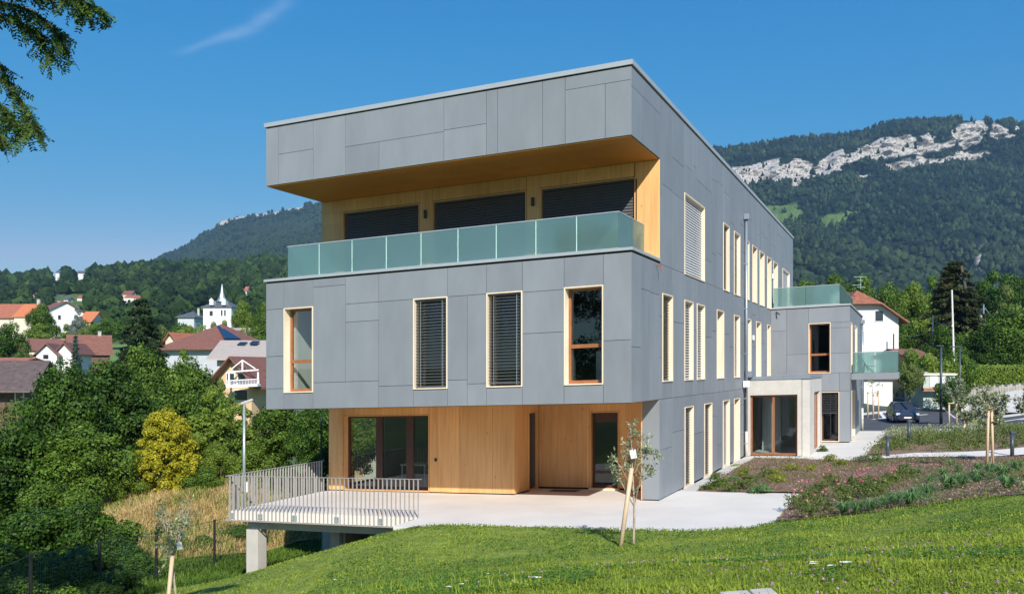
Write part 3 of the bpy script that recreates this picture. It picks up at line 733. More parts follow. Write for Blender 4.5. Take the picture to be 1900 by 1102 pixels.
# loggia wall of plywood (upper floor)
lw = MB(FL)
for a0, a1, h0, h1 in [(10.71, 11.53, 6.80, 8.9), (7.785, 11.53, 9.27, 9.66), (10.71, 11.53, 8.9, 9.265), (7.34, 7.78, 6.8, 9.66), (5.9, 7.335, 9.27, 9.66), (4.105, 5.9, 9.27, 9.66), (3.665, 4.10, 6.8, 9.66), (2.5, 3.66, 9.27, 9.66), (0.75, 2.5, 9.27, 9.66), (0.0, 0.68, 6.8, 9.2), (0.0, 0.73, 9.2, 9.66)]:
    lw.cur = rnd.random(); lw.box((a0 + .004, h0, -0.03), (a1 - .004, h1, 0.0))
lw.cur = .6
lwb = MB(FL); backing(FL, rects_minus(0.03, 11.5, 6.82, 9.66, [(7.8, 10.7, 6.8, 9.25), (4.11, 7.33, 6.8, 9.25), (.72, 3.66, 6.8, 9.25)]), -0.2, -0.035, lwb)
lwb.build('loggia_backing', M['gap'], BLD)
lw.build('loggia_plywood', M['wood'], BLD, tint=True)

# ground floor timber walls
gw = MB(FG)
for a0, a1, h0, h1 in [(4.68, 5.42, .04, 2.85), (5.42, 6.58, .04, 2.85), (6.58, 7.65, .04, 2.85), (7.65, 9.6, 2.53, 2.85), (9.6, 10.95, 2.53, 2.85), (10.95, 11.53, .04, 2.85)]:
    gw.cur = rnd.random(); gw.box((a0 + .004, h0, -0.04), (a1 - .004, h1, 0.0))
gw.fn = FGB
for a0, a1, h0, h1 in [(2.95, 4.57, .06, 2.85), (2.83, 2.95, .06, 2.85), (1.86, 2.83, 2.47, 2.85), (0.5, 1.86, .06, 2.85)]:
    gw.cur = rnd.random(); gw.box((a0 + .004, h0, -0.04), (a1 - .004, h1, 0.0))
# slanted cheek between the two walls
def cheek(a, h, o):
    t = (a - 0.45) / 1.75; return B(4.68 - 0.11 * t - o, a, h)
gw.fn = cheek
for a0, a1, h0, h1 in [(0.454, 1.45, .04, 2.85), (1.45, 2.12, 2.50, 2.85), (2.12, 2.19, .04, 2.85)]:
    gw.cur = rnd.random(); gw.box((a0, h0, -0.04), (a1, h1, 0.0))
gw.fn = B; gw.box((0.5, 0.0, .02), (0.535, 2.2, 2.85))
gw.box((11.50, 0.49, .04), (11.535, 1.2, 2.85))
gw.build('timber_wall', M['wood'], BLD, tint=True)
gb = MB(B)
gb.box((4.74, 0.5, 0), (7.64, 0.7, 2.84)); gb.box((10.96, 0.5, 0), (11.5, 0.7, 2.84)); gb.box((7.65, .5, 2.6), (10.96, .7, 2.84)); gb.box((0.5, 2.25, 0), (1.86, 2.45, 2.84)); gb.box((2.83, 2.25, 0), (4.9, 2.45, 2.84)); gb.box((1.86, 2.25, 2.5), (2.83, 2.45, 2.84))
gb.box((4.72, 0.7, 0), (4.9, 1.45, 2.84)); gb.box((4.75, 2.12, 0), (4.9, 2.3, 2.84))
gb.build('timber_wall_backing', M['gap'], BLD)

# --- windows
def window(name, fn, a0, a1, h0, h1, kind='sash', parent=BLD, depth=0.34, jw=0.032, sashmat=None, transom=None, mull=(), light='jamb', blind=None, bdepth=0.10, proud=0.02, slatn=None, slatmat=None, open_=0.0, bh=0.0):
    w = MB(fn); P0, P1 = -depth, proud
    lo, hi = min(a0, a1), max(a0, a1)
    w.box((lo, h0, P0), (lo + jw, h1, P1)); w.box((hi - jw, h0, P0), (hi, h1, P1)); w.box((lo + jw, h1 - jw, P0), (hi - jw, h1, P1))
    w.box((lo + jw, h0, P0), (hi - jw, h0 + jw, P1 + 0.015)); w.cur = rnd.random()
    win = w.build(name, M[light], parent, tint=True)
    a, b, c, d = lo + jw, hi - jw, h0 + jw, h1 - jw
    sm = sashmat or M['sash']; fw = 0.065
    s = MB(fn); z0, z1 = -depth + .005, -depth + .07
    s.box((a, c, z0), (a + fw, d, z1)); s.box((b - fw, c, z0), (b, d, z1)); s.box((a + fw, c, z0), (b - fw, c + fw + .02, z1)); s.box((a + fw, d - fw, z0), (b - fw, d, z1))
    if transom: s.box((a + fw, transom - .05, z0), (b - fw, transom + .05, z1 + .008))
    for m_ in mull: s.box((m_[0], c + fw + .02, z0 + .002), (m_[1], d - fw, z1 + .006))
    s.build('sash', sm, win)
    g_ = MB(fn); zz = -depth + .03
    g_.face([(a + fw, c + fw, zz), (b - fw, c + fw, zz), (b - fw, d - fw, zz), (a + fw, d - fw, zz)])
    g_.build('glass', M['glass'], win)
    if blind:
        bl = MB(fn); pitch = 0.085 if slatmat is not M['slatd'] or blind == 'open' else 0.085; y = c + 0.05 + bh
        ang = {'open': 0.16, 'half': 0.6, 'closed': 1.2}[blind]; hw = 0.040
        ca, sa = math.cos(ang) * hw, math.sin(ang) * hw
        while y < d - 0.04:
            p = [(a + .01, y - sa, -bdepth + ca), (b - .01, y - sa, -bdepth + ca), (b - .01, y + sa, -bdepth - ca), (a + .01, y + sa, -bdepth - ca)]
            t = 0.003
            bl.hexa([fn(q[0], q[1], q[2]) for q in p] + [fn(q[0], q[1] + t, q[2]) for q in p]); y += pitch
        bl.box((a + .01, d - .05, -bdepth - .03), (b - .01, d - .005, -bdepth + .03)); bl.box((a + .01, c + .012 + bh, -bdepth - .02), (b - .01, c + .035 + bh, -bdepth + .02))
        o = bl.build('blind', slatmat or M['slat'], win)
        for q in ((0.16, 0.84) if slatmat is not M['slatd'] else ()): x = a + (b - a) * q; cd = MB(fn); cd.box((x - .005, c + .03, -bdepth - .045), (x + .005, d - .03, -bdepth - .04)); cd.box((x - .005, c + .03, -bdepth + .04), (x + .005, d - .03, -bdepth + .045)); cd.build('blind_cord', M['alu'], o)
    return win
window('window', FA, *W_F[0], transom=4.30)['label'] = 'window without blind at the left end of the front, a desk shelf with blue binders inside'
window('window', FA, *W_F[1], sashmat=M['sashd'], blind='open')
window('window', FA, *W_F[2], sashmat=M['sashd'], blind='open', bh=.05)
window('window', FA, *W_F[3], transom=4.38)['label'] = 'window without blind near the right corner of the front'
for i, (a, b) in enumerate(R3):
    if i in (0, 8): window('window', SD, a, b, 6.70, 9.26, blind='closed', slatmat=M['slatw'], mull=[((a + b) / 2 - .05, (a + b) / 2 + .05)])
    elif i == 0: pass
    else: window('window', SD, a, b, 6.70, 9.26, transom=7.6, blind=('open' if i in (1, 2) else None), bdepth=.13, slatmat=M['slatw'] if i == 2 else None)
for i, (a, b) in enumerate(R2):
    window('window', SD, a, b, 3.36, 5.9, transom=4.3, blind=('open' if i == 0 else 'half' if i in (1, 2, 4, 5) else None), bdepth=.13, slatmat=M['slatw'] if i else None)
for i, (a, b) in enumerate(R1):
    window('window', SD, a, b, -0.03, 2.53, transom=0.95, blind=('open' if i < 3 else None), bdepth=.13, slatmat=M['slatw'] if i == 2 else None)
window('window', WF, *W_W[0], transom=4.35); window('window', WF, *W_W[1], sashmat=M['sashd'], blind='open', bh=1.35, slatmat=M['slatd'])
window('window', WS, *WWS[0], depth=.2); window('window', WS, *WWS[1], depth=.2, blind='half', bdepth=.1, slatmat=M['slatw']); window('window', WS, *WWS[2], depth=.3)
for a, b in ((7.795, 10.70), (4.11, 7.33), (.72, 3.66)):
    window('shuttered_window', FL, a, b, 6.81, 9.25, blind='closed', slatmat=M['slatd'], light='wood', jw=.03, proud=.01, bdepth=.08, depth=.3, mull=[((a + b) / 2 - .05, (a + b) / 2 + .05)], sashmat=M['sashd'])
tw = window('terrace_door', FG, 7.66, 10.93, 0.03, 2.52, light='wood', depth=.3, sashmat=M['sashd'], mull=[(9.56, 9.80), (8.38, 8.64)], proud=.005)
tw['label'] = 'wide sliding terrace door with three panes in dark brown frames'
window('side_glazing', lambda a, h, o: B(11.54 + o, a, h), 1.2, 3.6, .03, 2.5, light='wood', depth=.25, sashmat=M['sashd'])
sl = MB(cheek); sl.box((1.45, .05, -.20), (2.12, 2.5, -.18)); slw = sl.build('slot_window', M['pane'], BLD)
slb = MB(cheek)
y = .1
while y < 2.45: slb.box((1.46, y, -.09), (2.11, y + .055, -.075)); y += .07
slb.build('blind', M['slatd'], slw)
sj = MB(cheek); sj.box((1.45, .02, -.2), (1.48, 2.5, .015)); sj.box((2.09, .02, -.2), (2.12, 2.5, .015)); sj.box((1.48, 2.47, -.2), (2.09, 2.5, .015)); sj.box((1.48, .0, -.2), (2.09, .05, .03)); sj.build('frame', M['wood'], slw, tint=True)
# rear entrance door under the overhang
dr = window('glazed_door', FGB, 1.87, 2.82, .02, 2.46, light='wood', depth=.22, sashmat=M['sashd'], transom=None, proud=.01)
dp = MB(FGB); dp.box((1.97, .5, -.185), (2.72, .58, -.15)); dp.build('door_rail', M['sashd'], dr)
dp = MB(FGB); dp.box((1.97, 2.12, -.185), (2.72, 2.36, -.16)); dp.build('door_closer', M['sashd'], dr)
ds = MB(FGB); ds.box((1.84, 0.0, -.2), (2.85, .05, .10)); ds.build('door_sill', M['jamb'], dr, tint=True)

M['joint'] = pm('pale_glass_edge', (0.50, 0.72, 0.66), 0.3)
# frosted glass balustrades
def balustrade(name, segs, h0, h1, fn=B, rail=True, label=None):
    r = MB(B)
    for (u0, v0), (u1, v1) in segs: r.bar((u0, v0, h1), (u1, v1, h1), .03, .025)
    for (u0, v0), (u1, v1) in segs: r.bar((u0, v0, h0 + .02), (u1, v1, h0 + .02), .05, .05)
    o = r.build(name, M['alu'], BLD)
    if label: o['label'] = label
    return o
def glass_pane(parent, a, b, h0, h1, gap=.02):
    a, b = Vector(a), Vector(b); d = (b - a).normalized(); a2, b2 = a + d * gap / 2, b - d * gap / 2
    n = Vector((-d.y, d.x)) * .006
    m = MB(); c = [(a2 - n), (b2 - n), (b2 + n), (a2 + n)]
    m.hexa([B(p.x, p.y, h0) for p in c] + [B(p.x, p.y, h1) for p in c]); m.build('glass_pane', M['frost'], parent)
J = [10.88, 9.721, 8.555, 7.382, 6.233, 5.056, 3.88, 2.708, 1.55, .399]
b1 = balustrade('balustrade', [((10.88, -2.6), (.4, -2.6)), ((.4, -2.6), (.4, -0.17)), ((10.88, -2.6), (10.88, -0.1))], 6.83, 7.81)
b1['label'] = 'frosted glass balustrade of the upper balcony on the front'
for x_ in J[1:9]:
    q = MB(B); q.box((x_ - .011, -2.612, 6.84), (x_ + .011, -2.588, 7.79)); q.build('glass_joint', M['joint'], b1)
for i in range(9): glass_pane(b1, (J[i], -2.6), (J[i + 1], -2.6), 6.84, 7.79)
glass_pane(b1, (.4, -2.59), (.4, -1.7), 6.84, 7.79); glass_pane(b1, (.4, -1.7), (.4, -0.17), 6.84, 7.79); glass_pane(b1, (10.88, -2.59), (10.88, -0.1), 6.84, 7.79)
b2 = balustrade('balustrade', [((-.12, 22.15), (-3.26, 22.15)), ((-3.26, 22.15), (-3.26, 33))], 6.78, 7.76)
b2['label'] = 'frosted glass balustrade on the roof terrace of the side wing'
for a, c in ((-.12, -1.68), (-1.68, -3.26)): glass_pane(b2, (a, 22.15), (c, 22.15), 6.79, 7.75)
for k in range(7): glass_pane(b2, (-3.26, 22.16 + k * 1.55), (-3.26, 22.16 + (k + 1) * 1.55), 6.79, 7.75)
bs = MB(B); bs.box((-5.93, 23.0, 3.05), (-3.76, 27.0, 3.36)); blc = bs.build('balcony', M['clad'], BLD, tint=True)
br = MB(B); br.bar((-3.8, 23.05, 4.40), (-5.88, 23.05, 4.40), .03, .025); br.bar((-5.88, 23.05, 4.40), (-5.88, 26.9, 4.40), .03, .025); br.bar((-4.85, 23.05, 3.36), (-4.85, 23.05, 4.4), .03, .012, up=(1, 0, 0)); br.build('balustrade_rail', M['alu'], blc)
def pane2(a, b):
    a, b = Vector(a), Vector(b); d = (b - a).normalized(); n = Vector((-d.y, d.x)) * .006; m = MB(); c = [(a - n), (b - n), (b + n), (a + n)]
    m.hexa([B(p.x, p.y, 3.37) for p in c] + [B(p.x, p.y, 4.385) for p in c]); m.build('glass_pane', M['frost'], blc)
pane2((-3.82, 23.05), (-4.83, 23.05)); pane2((-4.87, 23.05), (-5.87, 23.05)); pane2((-5.88, 23.07), (-5.88, 26.9))
ch = MB(B); 
for k in range(9):
    t = k / 8; ch.bar((-4.05 - .42 * t, 23.6, 4.15 - .55 * t * t), (-4.05 - .42 * (t + .12), 23.6, 4.15 - .55 * (t + .12) ** 2), .5, .03)
ch.bar((-4.3, 23.6, 3.4), (-4.35, 23.6, 3.85), .05, .05); ch.bar((-4.75, 23.6, 3.4), (-4.4, 23.6, 3.75), .05, .05); ch.bar((-4.45, 23.6, 3.72), (-4.9, 23.6, 3.68), .5, .03)
tag(ch.build('balcony_chair', M['anth'], loc=B(-4.5, 23.6, 3.36)), 'dark curved chair showing through the frosted glass of the small balcony', 'chair')

# ground floor canopy block in ribbed concrete
A0, A1, AF = 0.0, -2.62, 14.6
cb_ = MB(B)
cb_.box((-0.02, AF, 0.0), (-0.17, AF + .25, 3.22)); cb_.box((-2.12, AF, 0), (-2.29, AF + .25, 3.22)); cb_.box((-0.17, AF, 2.58), (-2.12, AF + .25, 3.22))
cb_.box((-2.31, AF + .02, 0), (A1, AF + .30, 3.22)); cb_.box((-2.37, AF + .30, 2.62), (A1, 19.9, 3.22)); cb_.box((-2.37, AF + .30, 0), (A1, 16.5, 2.62)); cb_.box((-2.37, 19.25, 0), (A1, 19.9, 2.62)); cb_.box((-0.05, 19.7, 0), (-2.36, 19.9, 3.22))
can = cb_.build('entrance_block', M['ribc'], BLD)
cr_ = MB(B); cr_.box((-0.02, AF - .03, 3.225), (A1 - .03, 19.95, 3.36)); cr_.build('roof_edge', M['zinc'], can)
ci = MB(B); ci.box((-0.3, 17.2, 0.02), (-1.1, 17.3, 2.55)); ci.box((-0.06, AF + .3, -.1), (-2.36, 19.6, .015)); ci.build('interior_wall', M['plaster'], can)
def simple_window(name, fn, a0, a1, h0, h1, parent, mull, mat_, fw=.07, o=-.12):
    s = MB(fn); lo, hi = min(a0, a1), max(a0, a1)
    s.box((lo, h0, o - .06), (lo + fw, h1, o)); s.box((hi - fw, h0, o - .06), (hi, h1, o)); s.box((lo + fw, h0, o - .06), (hi - fw, h0 + fw, o)); s.box((lo + fw, h1 - fw, o - .06), (hi - fw, h1, o))
    for m_ in mull: s.box((m_ - fw * .6, h0 + fw, o - .058), (m_ + fw * .6, h1 - fw, o + .004))
    w = s.build(name, mat_, parent); g_ = MB(fn); g_.face([(lo + fw, h0 + fw, o - .03), (hi - fw, h0 + fw, o - .03), (hi - fw, h1 - fw, o - .03), (lo + fw, h1 - fw, o - .03)]); g_.build('glass', M['glass'], w); return w
simple_window('glazed_door', front(AF), -0.17, -2.12, .02, 2.58, can, [-1.13], M['sash'], fw=.08)
simple_window('glazed_door', side(A1), 16.5, 19.25, .02, 2.62, can, [17.4, 18.3], M['sash'])
cu = MB(B); cu.box((-0.9, AF + .42, .1), (-1.08, AF + .5, 2.45)); cu.build('curtain', M['curtain'], can)
sg = MB(B); sg.box((-1.75, 18.6, .3), (-2.05, 18.7, 1.2)); sg.build('yellow_panel', pm('yellow_board', (.62, .48, .12), .7), can)

# rainwater pipes
def downpipe(u, v, h0, h1, hop=True, cream=1.07):
    p = MB(B); p.tube([(u, v, cream), (u, v, h1)], .055, 12); o = p.build('downpipe', M['zinc'], BLD, smooth=True)
    q = MB(B); q.tube([(u, v, h0), (u, v, cream)], .062, 12); q.build('pipe_foot', M['cream'], o, smooth=True)
    if hop: q = MB(B); q.box((u - .13, v - .14, h1), (u + .09, v + .14, h1 + .23)); q.build('hopper_head', M['zinc'], o, bevel=.01)
    c = MB(B)
    z = h0 + .6
    while z < h1 - .3: c.box((u - .062, v - .066, z), (u + .1, v + .066, z + .03)); z += 1.9
    c.build('pipe_bracket', M['galv'], o)
downpipe(-.10, 14.1, -.05, 10.04)
bx = MB(B); bx.box((-.3, 14.2, 3.36), (-.02, 14.56, 3.62)); bx.build('gutter_box', M['zinc'], BLD)
downpipe(-3.87, 31.5, 0, 6.2, cream=1.3)
# small fittings
def fitting(name, mat_, a, b, fn=B, par=BLD, lab=None):
    m_ = MB(fn); m_.box(a, b); o = m_.build(name, mat_, par, bevel=.006)
    if lab: o['label'] = lab
    return o
for u in (7.565, 3.885): fitting('wall_lamp', M['black'], (u - .04, 8.74, 0), (u + .04, 9.0, .08), FL)
fitting('floodlight', M['white'], (-.30, 13.62, 2.95), (-.04, 13.78, 3.22)); fitting('wall_sensor', M['white'], (-.09, 16.25, 5.0), (-.01, 16.42, 5.22)); fitting('wall_sensor', M['white'], (-.09, 22.45, 8.3), (-.01, 22.7, 8.55)); fitting('wall_sensor', M['white'], (-.09, 30.0, 7.3), (-.01, 30.3, 7.55))
fitting('socket', M['black'], (7.42 - .045, 1.02, 0), (7.42 + .045, 1.12, .02), FG)
sp = MB(B); sp.tube([(-.02, -.35, 6.62), (-.12, -.35, 6.62), (-.16, -.35, 6.45)], .02, 8); sp.build('overflow_spout', M['sash'], BLD)
sp = MB(B); sp.tube([(-.28, 22.0, 6.55), (-.45, 21.8, 6.42)], .03, 8); sp.build('overflow_spout', M['black'], BLD)
dm = MB(B); dm.box((3.05, 1.5, .004), (3.95, 1.95, .014)); tag(dm.build('doormat', M['black'], loc=B(3.5, 1.7, 0)), 'dark doormat on the concrete beside the slot window under the overhang', 'doormat')

# things inside the left office window
sh = MB(B); sh.box((9.48, -2.2, 3.9), (9.95, -1.2, 3.94)); sh.build('shelf', M['jamb'], BLD, tint=True)
bkx = 0
for k, m_ in enumerate(['white', 'bluebook', 'white', 'bluebook', 'bluebook']):
    q = MB(B); q.box((9.52, -2.15 + k * .085, 3.942), (9.76, -2.075 + k * .085, 4.26)); tag(q.build('binder', M[m_], loc=B(9.6, -2.1 + k * .085, 3.94)), ['white ring binder nearest the glass on the office shelf', 'blue ring binder between the two white ones on the office shelf', 'white ring binder in the middle of the office shelf row', 'blue ring binder just behind the middle white one on the office shelf', 'blue ring binder farthest from the glass on the office shelf'][k], 'binder', 'ring binders on the office shelf')
cab = MB(B); cab.box((1.0, -1.6, 3.16), (1.35, -.9, 4.25)); tag(cab.build('cabinet', M['white'], loc=B(1.2, -1.2, 3.16)), 'pale low cabinet behind the glass of the unshaded window near the corner', 'cabinet')
tb = MB(B); tb.box((8.6, 1.9, .72), (9.6, 2.7, .76))
for q in ((8.63, 1.93), (9.53, 1.93), (8.63, 2.63), (9.53, 2.63)): tb.box((q[0], q[1], .035), (q[0] + .04, q[1] + .04, .72))
tag(tb.build('table', M['plaster'], loc=B(9.1, 2.3, .04)), 'simple four legged table inside behind the terrace door', 'table')

# deck structure and its foundations
dk = empty('deck_support', B(9, -3.9, -.3), 'concrete beam and square post carrying the front edge of the raised terrace', 'concrete support')
q = MB(B); q.box((5.5, -3.95, -.56), (11.28, -3.6, -.262)); q.build('beam', M['conc2'], dk)
q = MB(B); q.box((10.80, -4.08, -2.6), (11.22, -3.70, -.561)); q.build('post', M['postc'], dk)
q = MB(B); q.box((5.2, -4.0, -1.3), (6.0, -3.55, -.561)); q.build('abutment', M['conc2'], dk)
q = MB(B); q.box((11.5, .05, -3.4), (5.6, .3, -.27)); q.box((8.6, -3.2, -2.9), (8.9, .04, -.7))
fw_ = tag(q.build('basement_wall', M['conc2'], loc=B(8.5, 0, -3)), 'grey basement wall in the shade below the raised terrace', 'wall')
q = MB(B); q.hexa([B(*p) for p in [(8.9, -3.3, -2.15), (8.2, -3.3, -2.15), (5.8, -2.7, -1.0), (6.4, -2.5, -1.0), (8.9, -3.3, -1.75), (8.2, -3.3, -1.75), (5.8, -2.7, -.75), (6.4, -2.5, -.75)]])
tag(q.build('retaining_kerb', M['conc2'], loc=B(8, -3, -2)), 'sloping concrete kerb in the dark space under the raised terrace', 'kerb')
q = MB(B); q.tube([(8.55, -3.0, -2.0), (8.55, -3.0, -.28)], .05, 10); tag(q.build('drain_pipe', M['zinc'], loc=B(8.55, -3, -2)), 'thin grey drain pipe standing under the raised terrace', 'pipe')

# railing round the deck
RL = empty('railing', B(8.5, -4.37, 0), 'pale metal railing of flat upright bars round the raised terrace', 'railing')
q = MB(B); q.bar((5.22, -4.38, 1.015), (11.73, -4.38, 1.015), .05, .012); q.bar((11.70, -4.36, 1.015), (11.70, .40, 1.015), .05, .012); q.build('handrail', M['rail'], RL)
bar_me = None
def baluster(u, v, along_u):
    q = MB(B)
    if along_u: q.box((u - .006, v - .025, -.28), (u + .006, v + .025, 1.008))
    else: q.box((u - .025, v - .006, -.28), (u + .025, v + .006, 1.008))
    q.build('baluster', M['rail'], RL)
for i in range(47): baluster(5.32 + i * .1355, -4.38, True)
for i in range(34): baluster(11.70, -4.24 + i * .137, False)
q = MB(B); q.bar((5.25, -4.385, -.275), (11.73, -4.385, -.275), .06, .01); q.bar((11.705, -4.36, -.275), (11.705, .40, -.275), .06, .01); q.build('bottom_rail', M['rail'], RL)
for u in (5.5, 6.5, 7.9, 9.3, 10.5, 11.5):
    q = MB(B); q.box((u - .07, -4.352, -.22), (u + .07, -4.335, -.06)); 
    for a in (-.05, .05):
        for c in (-.19, -.09): q.box((u + a - .012, -4.372, c - .012), (u + a + .012, -4.352, c + .012))
    q.build('fixing_plate', M['galv'], RL)
# ---------------------------------------------------------------- vegetation builders
def quads_at(C, T, S, ls, lw):
    """leaf quads: centre C, long axis T, side axis S (unit), half sizes ls, lw (arrays)"""
    n = len(C); a = T * ls[:, None]; b = S * lw[:, None]
    V = np.empty((n, 4, 3)); V[:, 0] = C - a; V[:, 1] = C + b; V[:, 2] = C + a; V[:, 3] = C - b
    return V.reshape(-1, 3), np.arange(n * 4).reshape(n, 4)
def unit(v): return v / (np.linalg.norm(v, axis=1, keepdims=True) + 1e-9)
def rand_dirs(rs, n): return unit(rs.normal(size=(n, 3)))

def leaf_cloud(rs, clumps, n, size, up=0.35, fill=0.25):
    """clumps: list of (x,y,z,r); leaves on clump shells turned outwards -> lit and shaded clumps"""
    cl = np.array(clumps); w = cl[:, 3] ** 2; idx = rs.choice(len(cl), n, p=w / w.sum())
    d = rand_dirs(rs, n); d[:, 2] = d[:, 2] * 0.8 + up * np.abs(rs.normal(size=n)) * 0.6; d = unit(d)
    r = cl[idx, 3] * (1 - fill * rs.random(n) ** 2 + 0.12 * rs.normal(size=n))
    C = cl[idx, :3] + d * r[:, None] * np.array([1, 1, 0.82])
    nrm = unit(d + rs.normal(size=(n, 3)) * 0.45)
    T = unit(np.cross(nrm, rs.normal(size=(n, 3)))); S = np.cross(nrm, T)
    s = size * rs.uniform(0.6, 1.4, n)
    V, Q = quads_at(C, T, S, s, s * rs.uniform(0.45, 0.75, n))
    tint = np.clip(0.5 + 0.22 * rs.normal(size=n) + (rs.random(len(cl))[idx] - 0.5) * 0.5, 0, 0.92)
    return V, Q, tint

def trunk_mb(rs, h, r, limbs, spread, top=0.6, lean=0.05):
    mb = MB(); pts = []; n = 7
    for i in range(n):
        t = i / (n - 1); pts.append((lean * math.sin(t * 3) * h, lean * 0.6 * math.cos(t * 4) * h - lean * .6 * h, h * top * t))
    mb.tube(pts, [r * (1.25 - 0.75 * i / (n - 1)) for i in range(n)], 9)
    for k in range(limbs):
        t0 = 0.35 + 0.6 * k / limbs; b = Vector(pts[min(n - 1, int(t0 * (n - 1)))]); a = k * 2.4 + rs.random()
        L = spread * (0.55 + 0.5 * rs.random()); e = b + Vector((math.cos(a) * L, math.sin(a) * L, h * (0.12 + 0.2 * rs.random())))
        m = b.lerp(e, 0.5) + Vector((0, 0, h * 0.03))
        mb.tube([b, m, e], [r * 0.45, r * 0.28, r * 0.08], 6)
    return mb

def crown_broad(seed, n=15000, rx=0.33, rz=0.40, cz=0.60, nc=46, size=0.017, shape=1.0):
    rs = np.random.RandomState(seed); cl = []
    while len(cl) < nc:
        d = rs.normal(size=3); d /= np.linalg.norm(d); q = rs.uniform(0.45, 0.98)
        z = cz + d[2] * rz * q; wr = rx * (1 - 0.25 * max(0, d[2]) * shape) * rs.uniform(0.8, 1.12)
        cl.append((d[0] * wr * q, d[1] * wr * q, z, rs.uniform(0.06, 0.135) * (rx / 0.33)))
    return leaf_cloud(rs, cl, n, size)
def crown_conifer(seed, n=12000, r=0.22, size=0.014, tiers=22, droop=0.35, z0=0.06, power=0.9):
    rs = np.random.RandomState(seed); C = []; Tn = []; tt = []
    for t in range(tiers):
        f = t / tiers; z = z0 + (1 - z0) * f; R = r * (1 - f) ** power * rs.uniform(0.85, 1.15) + 0.008; nb = max(4, int(13 * (1 - f)) + 3)
        for b in range(nb):
            a = rs.random() * 6.283; L = R * rs.uniform(0.7, 1.15); m = int(n / tiers / nb * (0.35 + 1.3 * (1 - f))); s = rs.random(m) ** 0.6
            x = np.cos(a) * s * L + rs.normal(size=m) * 0.012; y = np.sin(a) * s * L + rs.normal(size=m) * 0.012
            C.append(np.stack([x, y, z - droop * s * s * L + rs.normal(size=m) * 0.006 + 0.02], 1)); tt.append(np.full(m, rs.random()))
            Tn.append(np.tile([math.cos(a), math.sin(a), -0.5], (m, 1)))
    C = np.concatenate(C); Tn = np.concatenate(Tn); tt = np.concatenate(tt); k = len(C)
    T = unit(Tn + rs.normal(size=(k, 3)) * 0.55); S = unit(np.cross(T, rs.normal(size=(k, 3)) + np.array([0, 0, 2.0])))
    V, Q = quads_at(C, T, S, size * rs.uniform(0.7, 1.5, k), size * 0.4 * rs.uniform(0.7, 1.3, k))
    return V, Q, np.clip(tt * 0.5 + 0.25 + 0.2 * rs.normal(size=k), 0, 1)
def crown_column(seed, n=12000, r=0.36, size=0.013):
    rs = np.random.RandomState(seed); cl = []
    for k in range(260):
        z = rs.random(); rr = r * math.sqrt(max(0.02, 1 - (max(0.0, z - 0.35) / 0.66) ** 2)) * (0.75 + 0.25 * min(1, z / 0.25)); a = rs.random() * 6.283; q = rs.uniform(.55, 1)
        cl.append((math.cos(a) * rr * q, math.sin(a) * rr * q, 0.04 + z * 0.9, rs.uniform(0.045, 0.085)))
    return leaf_cloud(rs, cl, n, size, up=0.8)
def crown_shrub(seed, n=5000, size=0.03, nc=16):
    rs = np.random.RandomState(seed); cl = []
    for k in range(nc):
        a = rs.random() * 6.283; q = rs.random() ** .6; z = rs.uniform(0.2, 0.8) * (1.1 - 0.5 * q)
        cl.append((math.cos(a) * q * .36, math.sin(a) * q * .36, z, rs.uniform(0.12, 0.22)))
    return leaf_cloud(rs, cl, n, size)

CR = {}
def crown_mesh(key, maker, *a, **k):
    V, Q, t = maker(*a, **k); CR[key] = arr_mesh('crown', V, Q, tint=t); CR[key].materials.append(G_MID)
crown_mesh('b1', crown_broad, 11, 24000, size=0.0125, nc=60); crown_mesh('b2', crown_broad, 12, 24000, rx=0.38, rz=0.36, size=0.0125, nc=64)
crown_mesh('b3', crown_broad, 13, 15000, rx=0.26, rz=0.42, cz=0.56, size=0.014, nc=50); crown_mesh('b4', crown_broad, 14, 9000, rx=0.42, rz=0.33, cz=0.6, size=0.02, nc=40)
crown_mesh('c1', crown_conifer, 21, 24000); crown_mesh('c2', crown_conifer, 22, 52000, r=0.30, tiers=34, droop=0.22, power=0.62, size=0.012); crown_mesh('c3', crown_conifer, 23, 9000, r=0.26, size=0.018)
crown_mesh('g1', crown_column, 31, 42000); crown_mesh('s1', crown_shrub, 41, 15000, size=0.018); crown_mesh('s2', crown_shrub, 42, 14000, size=0.019, nc=26)
def trunk_mesh(seed, h, r, limbs, spread, top):
    rs = np.random.RandomState(seed); mb = trunk_mb(rs, h, r, limbs, spread, top); me = bpy.data.meshes.new('trunk'); me.from_pydata(mb.v, [], mb.f); me.polygons.foreach_set('use_smooth', [True] * len(mb.f)); me.materials.append(M['bark']); me.update(); return me
TRK = {'b': trunk_mesh(1, 1, 0.028, 9, 0.24, 0.62), 'c': trunk_mesh(2, 1, 0.016, 0, 0.1, 0.97), 's': trunk_mesh(3, 1, 0.03, 7, 0.25, 0.5)}

